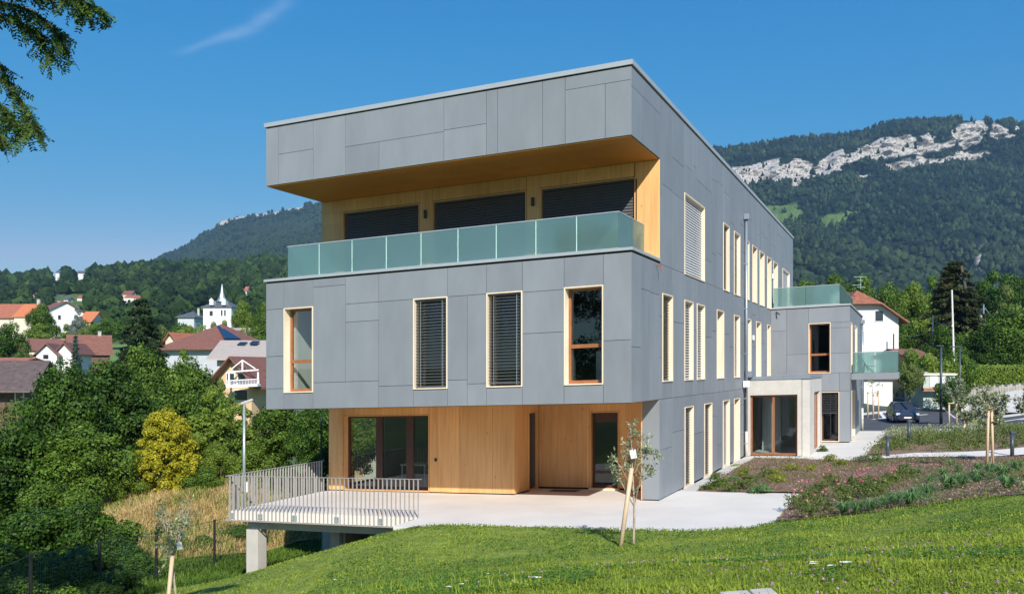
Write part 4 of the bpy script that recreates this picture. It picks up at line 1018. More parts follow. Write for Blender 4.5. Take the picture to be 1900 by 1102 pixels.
def plant(name, label, cat, x, y, h, wid, key, mat, group=None, z=None, seed=0, trunk='b', depth=None):
    """one tree or shrub: a trunk and a crown under an empty; wid is the crown's full width"""
    z = Hs(x, y) - 0.1 if z is None else z
    r = random.Random(seed * 7 + int(abs(x) * 10) + int(y))
    root = empty(name, (x, y, z), label, cat, group); root.rotation_euler.z = r.uniform(0, 6.28)
    base = {'b1': .74, 'b2': .84, 'b3': .60, 'b4': .92, 'c1': .42, 'c2': .56, 'c3': .5, 'g1': .78, 's1': .95, 's2': .95}[key]
    s = wid / base; root.scale = (s, s, h)
    t = bpy.data.objects.new('trunk', TRK[trunk]); SC.collection.objects.link(t); t.parent = root
    c = bpy.data.objects.new('crown', CR[key]); SC.collection.objects.link(c); c.parent = root
    c.material_slots[0].link = 'OBJECT'; c.material_slots[0].material = mat
    return root
def tree_px(name, label, cat, X, Ytop, d, wpx, key, mat, group=None, trunk='b', seed=0, z=None, hmin=0.6):
    x = (X - CX) / F * d; zt = ZC + (HY - Ytop) / F * d; zb = Hs(x, d) - .1 if z is None else z
    top = {'b1': 1.04, 'b2': 1.02, 'b3': 1.03, 'b4': .98, 'c1': 1.0, 'c2': 1.0, 'c3': 1.0, 'g1': 1.0, 's1': .98, 's2': .98}[key]
    return plant(name, label, cat, x, d, max(hmin, (zt - zb) / top), wpx / F * d, key, mat, group, zb, seed, trunk)

GL = 'broadleaved trees below the raised terrace'
for i, (X, Yt, d, w, key, mt, lab) in enumerate([
    (118, 664, 47, 190, 'b2', G_DARK, 'broad dark green tree at the left edge in front of the brown barn'),
    (205, 668, 51, 190, 'b1', G_DARK, 'dense dark tree just left of the golden conifer below the white gabled house'),
    (15, 775, 40, 190, 'b2', G_DARK, 'dark leafy tree cut by the left edge, lowest of the big ones'),
    (150, 778, 41, 190, 'b2', G_MID, 'dark leafy tree spreading above the shady thicket, left of the dry grass'),
    (270, 640, 64, 150, 'b1', G_MID, 'rounded green tree standing in front of the tall cedar'),
    (345, 655, 66, 150, 'b2', G_MID, 'wide green tree just behind the golden conifer, below the hipped brown roof'),
    (385, 712, 54, 125, 'b3', G_LIGHT, 'light green airy tree right of the golden conifer'),
    (448, 745, 57, 120, 'b3', G_LIGHT, 'yellowish green tree behind the street lamp'),
    (520, 738, 50, 140, 'b1', G_MID, 'green tree half hidden behind the left end of the grey facade'),
    (590, 742, 47, 130, 'b2', G_DARK, 'dark ivy green tree seen under the overhang beside the timber wall'),
    (655, 735, 52, 130, 'b1', G_LIGHT, 'sunlit tree seen through the terrace door glazing'),
    (320, 700, 60, 130, 'b1', G_MID, 'green tree rising right behind the top of the golden conifer')]):
    tree_px('broadleaf_tree', lab, 'tree', X, Yt, d, w, key, mt, GL, seed=i)
tree_px('golden_conifer', 'rounded golden yellow conifer among the dark green trees', 'conifer', 306, 757, 43, 118, 'g1', G_GOLD, trunk='c')
for i, (X, Yt, d, w, key, mt, lab) in enumerate([
    (235, 858, 42, 75, 's1', G_LIGHT, 'yellow green shrub at the left foot of the golden conifer'),
    (372, 862, 43, 80, 's2', G_MID, 'green shrub at the right foot of the golden conifer above the dry grass'),
    (405, 800, 46, 70, 's1', G_LIGHT, 'light green bush between the golden conifer and the street lamp'),
    (470, 815, 44, 90, 's2', G_LIGHT, 'bright bush behind the corner of the terrace railing'),
    (548, 850, 43, 110, 's1', G_DARK, 'dark bush behind the far end of the terrace railing'),
    (55, 905, 31, 190, 's1', G_DARK, 'large dark shrub at the left edge below the trees'),
    (175, 915, 30, 150, 's2', G_DARK, 'dark shrub reaching over the left end of the dry grass'),
    (105, 860, 35, 150, 's1', G_MID, 'green shrub in the middle of the thicket under the trees'),
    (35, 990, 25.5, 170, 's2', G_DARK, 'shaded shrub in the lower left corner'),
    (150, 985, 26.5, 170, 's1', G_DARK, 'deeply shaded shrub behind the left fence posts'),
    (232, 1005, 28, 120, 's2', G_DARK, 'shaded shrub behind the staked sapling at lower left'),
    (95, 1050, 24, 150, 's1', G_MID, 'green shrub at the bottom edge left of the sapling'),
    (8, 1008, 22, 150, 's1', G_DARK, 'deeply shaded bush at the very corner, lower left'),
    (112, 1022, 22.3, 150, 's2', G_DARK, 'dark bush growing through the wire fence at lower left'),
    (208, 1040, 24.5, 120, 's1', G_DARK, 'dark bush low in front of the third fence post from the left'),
    (62, 1058, 20.6, 140, 's2', G_MID, 'leafy bush at the bottom edge between the left fence posts'),
    (172, 1072, 21.8, 120, 's1', G_MID, 'leafy bush at the bottom edge just left of the sapling stake'),
    (330, 1000, 33.5, 80, 's1', G_MID, 'creeper covered shrub on the fence right of the sapling'),
    (372, 1012, 34, 70, 's2', G_MID, 'low green shrub against the middle fence post'),
    (432, 985, 36, 95, 's1', G_MID, 'leafy shrub behind the fence just left of the concrete post'),
    (500, 990, 38, 90, 's2', G_MID, 'leafy shrub behind the fence seen right of the concrete post'),
    (560, 1000, 39, 90, 's1', G_DARK, 'dark shrub seen in the gap under the raised terrace')]):
    tree_px('shrub', lab, 'shrub', X, Yt, d, w, key, mt, 'shrubs round the dry meadow', trunk='s', seed=i + 40)

# trees of the village slope on the left
tree_px('cedar', 'tall layered cedar rising above the other trees left of the facade', 'conifer', 262, 556, 98, 125, 'c2', G_SPRUCE, trunk='c')
tree_px('blue_spruce', 'small bluish spruce in front of the white gabled house', 'conifer', 141, 622, 116, 46, 'c3', G_BLUE, trunk='c')
GV = 'trees between the village houses'
for i, (X, Yt, d, w, key, mt, lab) in enumerate([
    (78, 563, 205, 66, 'b1', G_MID, 'round green tree in front of the long orange roofed house'),
    (75, 598, 190, 50, 'b3', G_LIGHT, 'smaller tree directly below the round tree by the orange roofed house'),
    (15, 598, 120, 80, 'b1', G_DARK, 'dark tree at the left edge above the barn roof'),
    (125, 600, 180, 34, 'b3', G_MID, 'slim tree in front of the white gable wall on the hill'),
    (152, 598, 195, 44, 'b4', G_OLIVE, 'small spreading tree on the green lawn below the orange gable'),
    (205, 585, 235, 50, 'b4', G_DARK, 'dark clipped tree at the back of the green lawn'),
    (240, 588, 240, 60, 'b4', G_DARK, 'wide dark tree right of the clipped tree behind the lawn'),
    (300, 600, 150, 60, 'b2', G_OLIVE, 'olive green tree right of the cedar'),
    (330, 590, 200, 70, 'b4', G_DARK, 'dark tree in front of the slate roof left of the spired villa'),
    (352, 592, 185, 66, 'b4', G_LIGHT, 'bright green bushy tree below the slate roof'),
    (398, 595, 150, 40, 'b3', G_OLIVE, 'olive tree at the foot of the spired villa'),
    (420, 592, 160, 36, 'b3', G_LIGHT, 'light green small tree right in front of the spired villa'),
    (452, 558, 175, 62, 'b1', G_LIGHT, 'bright green round tree right of the spired villa'),
    (488, 560, 165, 56, 'b1', G_MID, 'green tree between the spired villa and the grey facade'),
    (455, 595, 140, 66, 'b4', G_OLIVE, 'low olive tree above the beige roof'),
    (482, 612, 130, 40, 'b4', G_DARK, 'dark copper bush at the right end of the beige roof'),
    (345, 645, 100, 55, 'b3', G_MID, 'green tree in front of the hipped brown roof'),
    (410, 700, 84, 44, 'b3', G_MID, 'green tree at the left foot of the peach chalet'),
    (45, 640, 105, 50, 'b2', G_DARK, 'dark tree between the barn and the white gabled house'),
    (115, 620, 240, 40, 'b4', G_MID, 'low tree at the left end of the green lawn'),
    (170, 588, 250, 40, 'b4', G_MID, 'far low tree beside the orange gable')]):
    tree_px('village_tree', lab, 'tree', X, Yt, d, w, key, mt, GV, seed=i + 80)
tree_px('silver_tree', 'silvery slender tree beside the white gable on the hill', 'tree', 142, 566, 200, 36, 'b3', G_SILVER)

# trees on the right
tree_px('dark_spruce', 'tall dark brownish spruce behind the utility pole', 'conifer', 1772, 487, 108, 150, 'c2', G_BROWNSPRUCE, trunk='c')
for i, (X, Yt, d, w, key, mt, lab) in enumerate([
    (1500, 520, 170, 90, 'b1', G_MID, 'green tree rising just behind the glass balustrade of the wing'),
    (1552, 508, 165, 90, 'b1', G_MID, 'green tree left of the chimneys with the aerial'),
    (1598, 512, 160, 90, 'b1', G_MID, 'green tree right behind the roof aerial'),
    (1650, 520, 150, 95, 'b2', G_MID, 'green tree behind the right chimney of the white house'),
    (1692, 525, 145, 90, 'b1', G_LIGHT, 'bright tree left of the dark spruce'),
    (1724, 508, 150, 66, 'b3', G_MID, 'narrow bright green tree touching the dark spruce on its left'),
    (1665, 575, 112, 85, 'b2', G_DARK, 'dark tree right of the white house beside its orange eave'),
    (1822, 520, 140, 95, 'b1', G_DARK, 'green tree immediately right of the dark spruce'),
    (1845, 500, 150, 80, 'b3', G_DARK, 'dark tall tree behind the one right of the spruce'),
    (1880, 508, 135, 110, 'b1', G_DARK, 'dark broad tree at the right edge of the tree belt'),
    (1935, 515, 120, 120, 'b2', G_DARK, 'dark tree cut by the right edge'),
    (1862, 525, 112, 80, 'b3', G_OLIVE, 'olive feathery tree in front of the right tree belt'),
    (1880, 560, 97, 150, 'b2', G_MID, 'big tree above the clipped hedge at the right edge'),
    (1842, 598, 96, 110, 'b1', G_DARK, 'deep dark tree left above the clipped hedge'),
    (1750, 600, 95, 80, 'b2', G_DARK, 'green tree at the foot of the utility pole'),
    (1706, 635, 90, 70, 'b4', G_MID, 'bushy tree above the pale green shed'),
    (1740, 645, 86, 80, 'b4', G_LIGHT, 'light bushy tree between the utility pole and the shed'),
    (1690, 660, 84, 50, 'b4', G_OLIVE, 'olive bushy tree right of the small barn'),
    (1785, 640, 86, 60, 'b4', G_MID, 'low bushy tree left of the clipped hedge'),
    (1765, 690, 80, 60, 'b4', G_DARK, 'dark low tree between the shed and the hedge'),
    (1672, 610, 120, 50, 'b3', G_MID, 'small tree behind the barn right of the white house')]):
    tree_px('background_tree', lab, 'tree', X, Yt, d, w, key, mt, 'trees behind the car park', seed=i + 140)

# ---------------------------------------------------------------- hills and mountains (real distances, metres)
def strip(Xs, key):
    xs = [p[0] for p in key]; return np.interp(Xs, xs, [p[1] for p in key])
def hill_grid(name, X0, X1, nx, prof, mat, seed, amp, rows=90):
    """prof(X, s) -> depth and picture elevation for s in 0..1; returns the surface and a sampler"""
    Xs = np.linspace(X0, X1, nx); ss = np.linspace(0, 1, rows)
    XX, SS = np.meshgrid(Xs, ss); D, E = prof(XX, SS)
    x = (XX - CX) / F * D; z = ZC + E / F * D
    z = z + (fbm(x / amp[1], D / amp[1], seed, 5) - 0.5) * amp[0] * np.minimum(1, SS * 6)
    i = np.arange(rows - 1)[:, None] * nx + np.arange(nx - 1)[None, :]
    q = np.stack([i, i + 1, i + 1 + nx, i + nx], -1).reshape(-1, 4)
    me = arr_mesh(name, np.stack([x, D, z], -1).reshape(-1, 3), q, smooth=True)
    o = tag(link_mesh(name, me, mat), kind='structure')
    return o, np.stack([x, D, z], -1), XX, SS, E
def surf_pt(G, fi, fj):
    i = np.clip(fi.astype(int), 0, G.shape[0] - 2); j = np.clip(fj.astype(int), 0, G.shape[1] - 2); a = (fi - i)[:, None]; b = (fj - j)[:, None]
    return (G[i, j] * (1 - a) + G[i + 1, j] * a) * (1 - b) + (G[i, j + 1] * (1 - a) + G[i + 1, j + 1] * a) * b

ICO = bmesh.new(); bmesh.ops.create_icosphere(ICO, subdivisions=1, radius=1.0)
ICV = np.array([v.co[:] for v in ICO.verts]); ICF = np.array([[v.index for v in f.verts] for f in ICO.faces]); ICO.free()
ICO = bmesh.new(); bmesh.ops.create_icosphere(ICO, subdivisions=2, radius=1.0)
ICV2 = np.array([v.co[:] for v in ICO.verts]); ICF2 = np.array([[v.index for v in f.verts] for f in ICO.faces]); ICO.free()
def blobs(rs, Pn, R, Hh, cv, cf, jag, cone=0.0):
    n, k = len(Pn), len(cv); a = rs.random(n) * 6.283
    base = cv[None] * (1 + jag * (rs.random((n, k, 1)) - 0.5) * 2)
    z = base[:, :, 2:3]; base = base.copy()
    sc = 1 - cone * np.clip(z, -1, 1) * 0.9 if np.isscalar(cone) else 1 - cone[:, None, None] * np.clip(z, -1, 1) * 0.9
    bx = base[:, :, 0:1] * sc * R[:, None, None]; by = base[:, :, 1:2] * sc * R[:, None, None]
    x = bx * np.cos(a)[:, None, None] - by * np.sin(a)[:, None, None]; y = bx * np.sin(a)[:, None, None] + by * np.cos(a)[:, None, None]
    V = np.concatenate([x, y, (z * 0.5 + 0.42) * Hh[:, None, None]], -1) + Pn[:, None, :]
    Fq = (cf[None] + (np.arange(n) * k)[:, None, None]).reshape(-1, 3)
    return V.reshape(-1, 3), Fq
def forest(name, label, Pn, rs, R, Hh, mat, cv, cf, jag, cone=0.0, clump=None):
    V, Q = blobs(rs, Pn, R, Hh, cv, cf, jag, cone)
    t = np.repeat(np.clip(clump if clump is not None else rs.random(len(Pn)), 0, .95), len(cf)) + (rs.random(len(Q)) - .5) * .25
    me = arr_mesh(name, V, Q, tint=np.clip(t, 0, 1)); o = link_mesh(name, me, mat)
    return tag(o, label, 'forest', None, 'stuff')

# wooded hill behind the village (300 - 1100 m)
RK = [(-700, 515), (-200, 512), (0, 508), (60, 505), (110, 501), (190, 498), (240, 488), (290, 482), (330, 476), (400, 474), (480, 470), (600, 466), (900, 470), (1300, 520)]
def prof_hill(X, s):
    Er = HY - strip(X, RK) - 8; D = 300 + 820 * s; E = 62 + (Er - 62) * s ** 0.85
    back = s > 0.93; E = np.where(back, (62 + (Er - 62) * 0.93 ** 0.85) * (1 - (s - 0.93) * 2.5), E)
    return D, E
_, GH, _, _, _ = hill_grid('hill', -700, 1300, 160, prof_hill, M['meadow'], 61, (22, 110))
rs = np.random.RandomState(5)
n = 17000; fi = rs.random(n) ** 0.8 * 0.93 * 89; fj = rs.random(n) * 105
Pn = surf_pt(GH, fi, fj)
pxX = CX + F * Pn[:, 0] / Pn[:, 1]; pxY = HY - F * (Pn[:, 2] - ZC) / Pn[:, 1]
clear = np.zeros(n, bool)
def hill_depth(X, Y):
    Er = HY - np.interp(X, [p[0] for p in RK], [p[1] for p in RK]) - 8; return 300 + 820 * min(.93, max(0, (HY - Y - 62) / (Er - 62)) ** (1 / .85))
FARH = [(32, 552, 9), (66, 551, 12), (112, 553, 18), (146, 551, 17), (238, 551, 20), (257, 553, 12), (105, 503, 10), (150, 505, 10), (455, 541, 10), (60, 600, 30), (10, 600, 30), (120, 590, 20), (395, 575, 40), (418, 590, 30)]
for X, Y, w in FARH: clear |= (np.abs(pxX - X) < w + 3) & (pxY - Y > -5) & (pxY - Y < 34)
clear |= (np.abs(pxX - 237 - (pxY - 545) * -.05) < 5) & (pxY > 498) & (pxY < 535)
Pn = Pn[~clear]; n = len(Pn)
R = rs.uniform(2.2, 5.2, n) * (.8 + .4 * Pn[:, 1] / 1100); Hh = R * rs.uniform(1.9, 3.0, n) * (0.7 + 0.3 * Pn[:, 1] / 1100)
con = np.where(rs.random(n) < .12, .75, 0.0)
cls = fbm(Pn[:, 0] / 45, Pn[:, 1] / 45, 9, 3) * .7 + rs.random(n) ** 2 * .6 - .22
forest('forest', 'mixed forest covering the long hill behind the village', Pn, rs, R, Hh, G_FOREST, ICV, ICF, 0.30, con, cls)
# loose leaf clumps roughening the nearer crowns
idx = np.where(Pn[:, 1] < 900)[0]; m = 16; idr = np.repeat(idx, m); d = rand_dirs(rs, len(idr)); d[:, 2] = np.abs(d[:, 2]); 
Cc = Pn[idr] + d * np.stack([R[idr], R[idr], Hh[idr] * .52], 1) * rs.uniform(.85, 1.1, (len(idr), 1)); Cc[:, 2] += Hh[idr] * .4
nr_ = unit(d + rs.normal(size=d.shape) * .5); T = unit(np.cross(nr_, rs.normal(size=d.shape))); S = np.cross(nr_, T); sz = R[idr] * rs.uniform(.14, .3, len(idr))
V, Q = quads_at(Cc, T, S, sz, sz * .7)
tag(link_mesh('forest', arr_mesh('forest', V, Q, tint=np.clip(cls[idr] + (rs.random(len(idr)) - .5) * .5, 0, 1)), G_FOREST), 'loose foliage of the forest edge nearest to the village', 'forest', None, 'stuff')

# the mountain on the right with its limestone cliffs
SR = [(900, 420), (1150, 330), (1300, 276), (1345, 266), (1400, 264), (1480, 249), (1560, 245), (1600, 240), (1640, 227), (1700, 219), (1750, 218), (1780, 226), (1810, 222), (1850, 229), (1880, 225), (1950, 228), (2100, 240), (2400, 300)]
CTOP = [(900, 430), (1300, 332), (1370, 314), (1420, 304), (1450, 292), (1500, 291), (1530, 296), (1560, 282), (1600, 272), (1640, 262), (1680, 250), (1740, 243), (1780, 230), (1830, 228), (1880, 238), (1950, 238), (2400, 330)]
CBOT = [(900, 470), (1300, 352), (1370, 338), (1400, 343), (1450, 330), (1520, 316), (1560, 308), (1600, 316), (1660, 312), (1730, 302), (1790, 292), (1850, 288), (1900, 280), (1950, 275), (2400, 360)]
ROCK = [[(1352, 312), (1380, 312), (1440, 291), (1452, 292), (1440, 312), (1465, 303), (1480, 288), (1500, 298), (1512, 306), (1530, 291), (1556, 279), (1560, 293), (1590, 280), (1590, 292), (1556, 305), (1556, 315), (1500, 326), (1440, 333), (1395, 342), (1372, 338)], [(1540, 300), (1562, 292), (1592, 284), (1612, 284), (1600, 294), (1570, 303)], [(1696, 276), (1738, 268), (1768, 262), (1766, 270), (1730, 280)], [(1730, 296), (1772, 284), (1776, 290), (1736, 304)],
        [(1592, 277), (1612, 268), (1630, 260), (1660, 257), (1690, 249), (1702, 262), (1668, 272), (1700, 262), (1738, 266), (1740, 275), (1700, 282), (1650, 290), (1620, 294)],
        [(1708, 252), (1730, 246), (1738, 252), (1736, 263), (1716, 264)],
        [(1646, 300), (1690, 290), (1715, 284), (1735, 295), (1734, 303), (1690, 306), (1650, 312)],
        [(1760, 245), (1782, 231), (1818, 227), (1826, 240), (1818, 262), (1790, 270), (1765, 262)],
        [(1772, 275), (1830, 272), (1846, 275), (1832, 284), (1800, 292), (1776, 292)],
        [(1836, 232), (1848, 232), (1880, 250), (1876, 256), (1836, 255)], [(1885, 233), (1893, 232), (1890, 241), (1882, 241)], [(1896, 240), (1920, 238), (1920, 256), (1898, 256)],
        [(1590, 322), (1620, 316), (1618, 321), (1592, 325)], [(1806, 470), (1832, 468), (1830, 477), (1808, 478)], [(1826, 446), (1838, 444), (1842, 454), (1828, 452)], [(1868, 458), (1876, 456), (1874, 462)], [(1470, 330), (1485, 328), (1484, 340), (1470, 340)],
        [(1470, 472), (1480, 468), (1482, 474)]]
ROCK = [[((x - sum(p[0] for p in q) / len(q)) * 1.03 + sum(p[0] for p in q) / len(q), (y - sum(p[1] for p in q) / len(q)) * 1.0 + sum(p[1] for p in q) / len(q) + 1.5 + (2.5 if y > np.interp(x, [p[0] for p in CTOP], [.5 * (a[1] + np.interp(a[0], [c[0] for c in CBOT], [c[1] for c in CBOT])) for a in CTOP]) else -1)) for x, y in q] for q in ROCK]
MEAD = [[(1420, 382), (1440, 374), (1478, 369), (1494, 398), (1472, 408), (1428, 408)], [(1520, 394), (1560, 384), (1600, 380), (1606, 400), (1530, 406)], [(1408, 282), (1425, 265), (1420, 280)], [(1400, 266), (1440, 266), (1430, 260)]]
def prof_mr(X, s):
    Et, Eb, Er = HY - strip(X, CTOP), HY - strip(X, CBOT), HY - strip(X, SR) - 5
    sd = [0, .30, .62, .66, .70, .93, 1.0]
    Dk = [320, 1100, 2150, 2230, 2265, 2560, 2900]
    D = np.interp(s, sd, Dk)
    Es = [np.full_like(X, 12.0), np.full_like(X, 112.0), Eb - 18, Eb, Et, Er, Er * .8]
    E = np.zeros_like(X)
    for i in range(6):
        t = np.clip((s - sd[i]) / (sd[i + 1] - sd[i]), 0, 1); mm = (s >= sd[i]) if i == 5 else (s >= sd[i]) & (s < sd[i + 1]); E = np.where(mm, Es[i] * (1 - t) + Es[i + 1] * t, E)
    ridge = 14 * np.sin((X - 1500) / 130.0 + s * 5) * np.clip(1 - abs(s - .4) / .3, 0, 1)
    return D, E + ridge
def rock_mat():
    m, nt, p = nodes_of('mountain_side'); L = nt.links.new
    at = nt.nodes.new('ShaderNodeAttribute'); at.attribute_name = 'rock'
    am = nt.nodes.new('ShaderNodeAttribute'); am.attribute_name = 'grass'
    tcn = nt.nodes.new('ShaderNodeTexCoord'); mpn = nt.nodes.new('ShaderNodeMapping'); mpn.inputs['Scale'].default_value = (.06, .02, .045); L(tcn.outputs['Object'], mpn.inputs[0])
    n = nt.nodes.new('ShaderNodeTexNoise'); n.inputs['Scale'].default_value = 4; n.inputs['Detail'].default_value = 10; n.inputs['Roughness'].default_value = .7; L(mpn.outputs[0], n.inputs[0])
    cr = nt.nodes.new('ShaderNodeValToRGB'); e = cr.color_ramp.elements; e[0].position = .38; e[1].position = .52; e[0].color = (.20, .19, .17, 1); e[1].color = (.66, .61, .55, 1)
    L(n.outputs[0], cr.inputs[0])
    a = nt.nodes.new('ShaderNodeMix'); a.data_type = 'RGBA'; L(am.outputs['Fac'], a.inputs[0]); a.inputs[6].default_value = (.016, .034, .014, 1); a.inputs[7].default_value = (.14, .22, .06, 1)
    b = nt.nodes.new('ShaderNodeMix'); b.data_type = 'RGBA'; L(at.outputs['Fac'], b.inputs[0]); L(a.outputs[2], b.inputs[6]); L(cr.outputs[0], b.inputs[7])
    L(b.outputs[2], p.inputs['Base Color']); p.inputs['Roughness'].default_value = .95; p.inputs['Specular IOR Level'].default_value = .1
    bm_ = nt.nodes.new('ShaderNodeBump'); bm_.inputs['Strength'].default_value = 1; bm_.inputs['Distance'].default_value = 5; L(n.outputs[0], bm_.inputs['Height']); L(bm_.outputs[0], p.inputs['Normal'])
    return m
M['mount'] = rock_mat()
def polymask(X, Y, polys, soft=1.5, seed=0, jit=2.6):
    jx = (fbm(X / 9, Y / 9, seed, 4) - .5) * jit * 3; jy = (fbm(X / 9, Y / 9, seed + 5, 4) - .5) * jit * 2
    s = np.full(X.shape, -1e3)
    for q in polys: s = np.maximum(s, sdist(X + jx, Y + jy, q))
    return s
def mountain(name, X0, X1, nx, rows_s, prof, seed, rocks, meads, sd_amp):
    # gullies and shoulders run down the slope
    Xs = np.linspace(X0, X1, nx); XX, SS = np.meshgrid(Xs, rows_s); D, E = prof(XX, SS)
    x = (XX - CX) / F * D; z = ZC + E / F * D; Y = HY - E
    rk = polymask(XX, Y, rocks, seed=seed); md = polymask(XX, Y, meads, seed=seed + 3)
    att = np.minimum(1, SS * 5)
    ledge = (fbm(x / 22, z / 7, seed + 2, 4) - .5) * 24 * (rk > -6)
    D2 = D + (fbm(x / 60, z / 60, seed, 5) - .5) * sd_amp * att + ledge
    z2 = z + ((fbm(x / 120, D / 120, seed + 1, 5) - .5) * sd_amp * .5 - np.abs(fbm(x / 90 + D / 400, D / 900, seed + 9, 3) - .5) * sd_amp * .9 * np.sin(np.clip(SS / .62, 0, 1) * np.pi)) * att * (rk < -4) * (SS < .9)
    nx_ = len(Xs); i = np.arange(len(rows_s) - 1)[:, None] * nx_ + np.arange(nx_ - 1)[None, :]
    q = np.stack([i, i + 1, i + 1 + nx_, i + nx_], -1).reshape(-1, 4)
    G = np.stack([x, D2, z2], -1); me = arr_mesh(name, G.reshape(-1, 3), q, smooth=False)
    for nm, v in (('rock', rk), ('grass', md)):
        a = me.attributes.new(nm, 'FLOAT', 'POINT'); a.data.foreach_set('value', np.clip(v / 1.2 + .5, 0, 1).ravel().astype(np.float32))
    return tag(link_mesh(name, me, M['mount']), kind='structure'), G, rk, md
rows = np.concatenate([np.linspace(0, .60, 70), np.linspace(.605, .72, 90), np.linspace(.725, 1, 40)])
_, GM, rk, md = mountain('mountain', 1000, 2150, 620, rows, prof_mr, 71, ROCK, MEAD, 110)
rs = np.random.RandomState(8)
def scatter(G, rk, md, n, jlo, jhi, rs, rowpow=1.0):
    fi = rs.random(n) ** rowpow * (G.shape[0] - 2); fj = rs.uniform(jlo, jhi, n) * (G.shape[1] - 2); p = surf_pt(G, fi, fj)
    ii = fi.astype(int); jj = fj.astype(int); ok = (rk[ii, jj] < -0.3 + 1.4 * (rs.random(n) < .12)) & (md[ii, jj] < .2)
    return p[ok], fi[ok]
# spread evenly over real area: weight the rows by cell area
def area_scatter(G, rk, md, spacing, jlo, jhi, rs, lim=60000):
    j0, j1 = int(jlo * (G.shape[1] - 1)), int(jhi * (G.shape[1] - 1)); g_ = G[:, j0:j1]
    a = np.linalg.norm(np.cross(g_[1:, :-1] - g_[:-1, :-1], g_[:-1, 1:] - g_[:-1, :-1]), axis=2); pr = a.ravel() / a.sum(); n = min(lim, int(a.sum() / spacing ** 2))
    c = rs.choice(len(pr), n, p=pr); i, j = np.divmod(c, a.shape[1]); fi = i + rs.random(n); fj = j0 + j + rs.random(n); p = surf_pt(G, fi, fj)
    ok = (rk[i, j + j0] < -3.6 + 30.0 * (rs.random(n) < .045)) & (md[i, j + j0] < .2 + 10 * (rs.random(n) < .1)); return p[ok]
Pm_ = area_scatter(GM, rk, md, 8.6, .22, 1.0, rs); n = len(Pm_)
hi = np.clip((Pm_[:, 1] - 1500) / 700, 0, 1)
cone = np.where(rs.random(n) < .25 + .6 * hi, .85, .1); Hh = rs.uniform(6, 16, n) * (.75 + .5 * rs.random(n)); R = np.where(cone > .5, Hh * .24, Hh * .45)
cls = fbm(Pm_[:, 0] / 110, Pm_[:, 2] / 60, 19, 4) * 1.1 - .38 + rs.random(n) ** 2.2 * .75 - .12 * hi
forest('mountain_forest', 'dark forest covering the mountain with the white cliffs', Pm_, rs, R, Hh, G_FORESTF, ICV, ICF, 0.2, cone, cls)
# the farther mountain on the left
SL = [(150, 560), (230, 500), (290, 480), (330, 462), (370, 437), (400, 422), (407, 408), (440, 400), (470, 396), (520, 388), (560, 381), (600, 375), (700, 358), (850, 345), (1000, 360), (1300, 420)]
def prof_ml(X, s):
    Er = HY - strip(X, SL) - 3; D = np.interp(s, [0, .8, .86, 1], [1150, 3350, 3450, 3900]); k = np.interp(s, [0, .8, .86, 1], [.52, .93, 1.0, .8])
    return D, Er * k + np.where(s < .8, 0, 0)
ROCKL = [[(406, 416), (412, 404), (440, 399), (458, 397), (455, 405), (430, 408), (412, 417)], [(472, 399), (482, 396), (480, 402)], [(488, 398), (498, 391), (502, 396), (490, 403)], [(508, 394), (518, 388), (518, 396), (510, 400)], [(530, 390), (540, 385), (538, 394), (530, 396)], [(546, 388), (562, 381), (564, 386), (548, 392)]]
_, GL_, rkl, mdl = mountain('far_mountain', 150, 1300, 340, np.concatenate([np.linspace(0, .78, 60), np.linspace(.785, .87, 40), np.linspace(.88, 1, 10)]), prof_ml, 91, ROCKL, [[(0, 0), (1, 0), (0, 1)]], 90)
Pl = area_scatter(GL_, rkl, mdl, 11.5, 0, .45, rs, 30000); n = len(Pl); Hh = rs.uniform(9, 15, n)
forest('far_mountain_forest', 'bluish forest on the distant mountain at the left', Pl, rs, Hh * .42, Hh, G_FORESTF, ICV, ICF, .2, .3, fbm(Pl[:, 0] / 160, Pl[:, 1] / 160, 29, 3) * .6 + rs.random(n) * .4 - .05)

# the air: an even, thin haze closed round everything
hz = MB(); hz.box((-3500, -60, -40), (3800, 5200, 1100))
hm = bpy.data.materials.new('haze'); hm.use_nodes = True; hnt = hm.node_tree; hnt.nodes.remove(hnt.nodes['Principled BSDF'])
pv = hnt.nodes.new('ShaderNodeVolumePrincipled'); pv.inputs['Color'].default_value = (0.42, 0.70, 1.0, 1); pv.inputs['Density'].default_value = HAZE; pv.inputs['Anisotropy'].default_value = 0.2
hnt.links.new(pv.outputs[0], hnt.nodes['Material Output'].inputs['Volume'])
tag(hz.build('haze', hm), 'thin bluish summer haze between the camera and the mountains', 'haze', None, 'stuff')
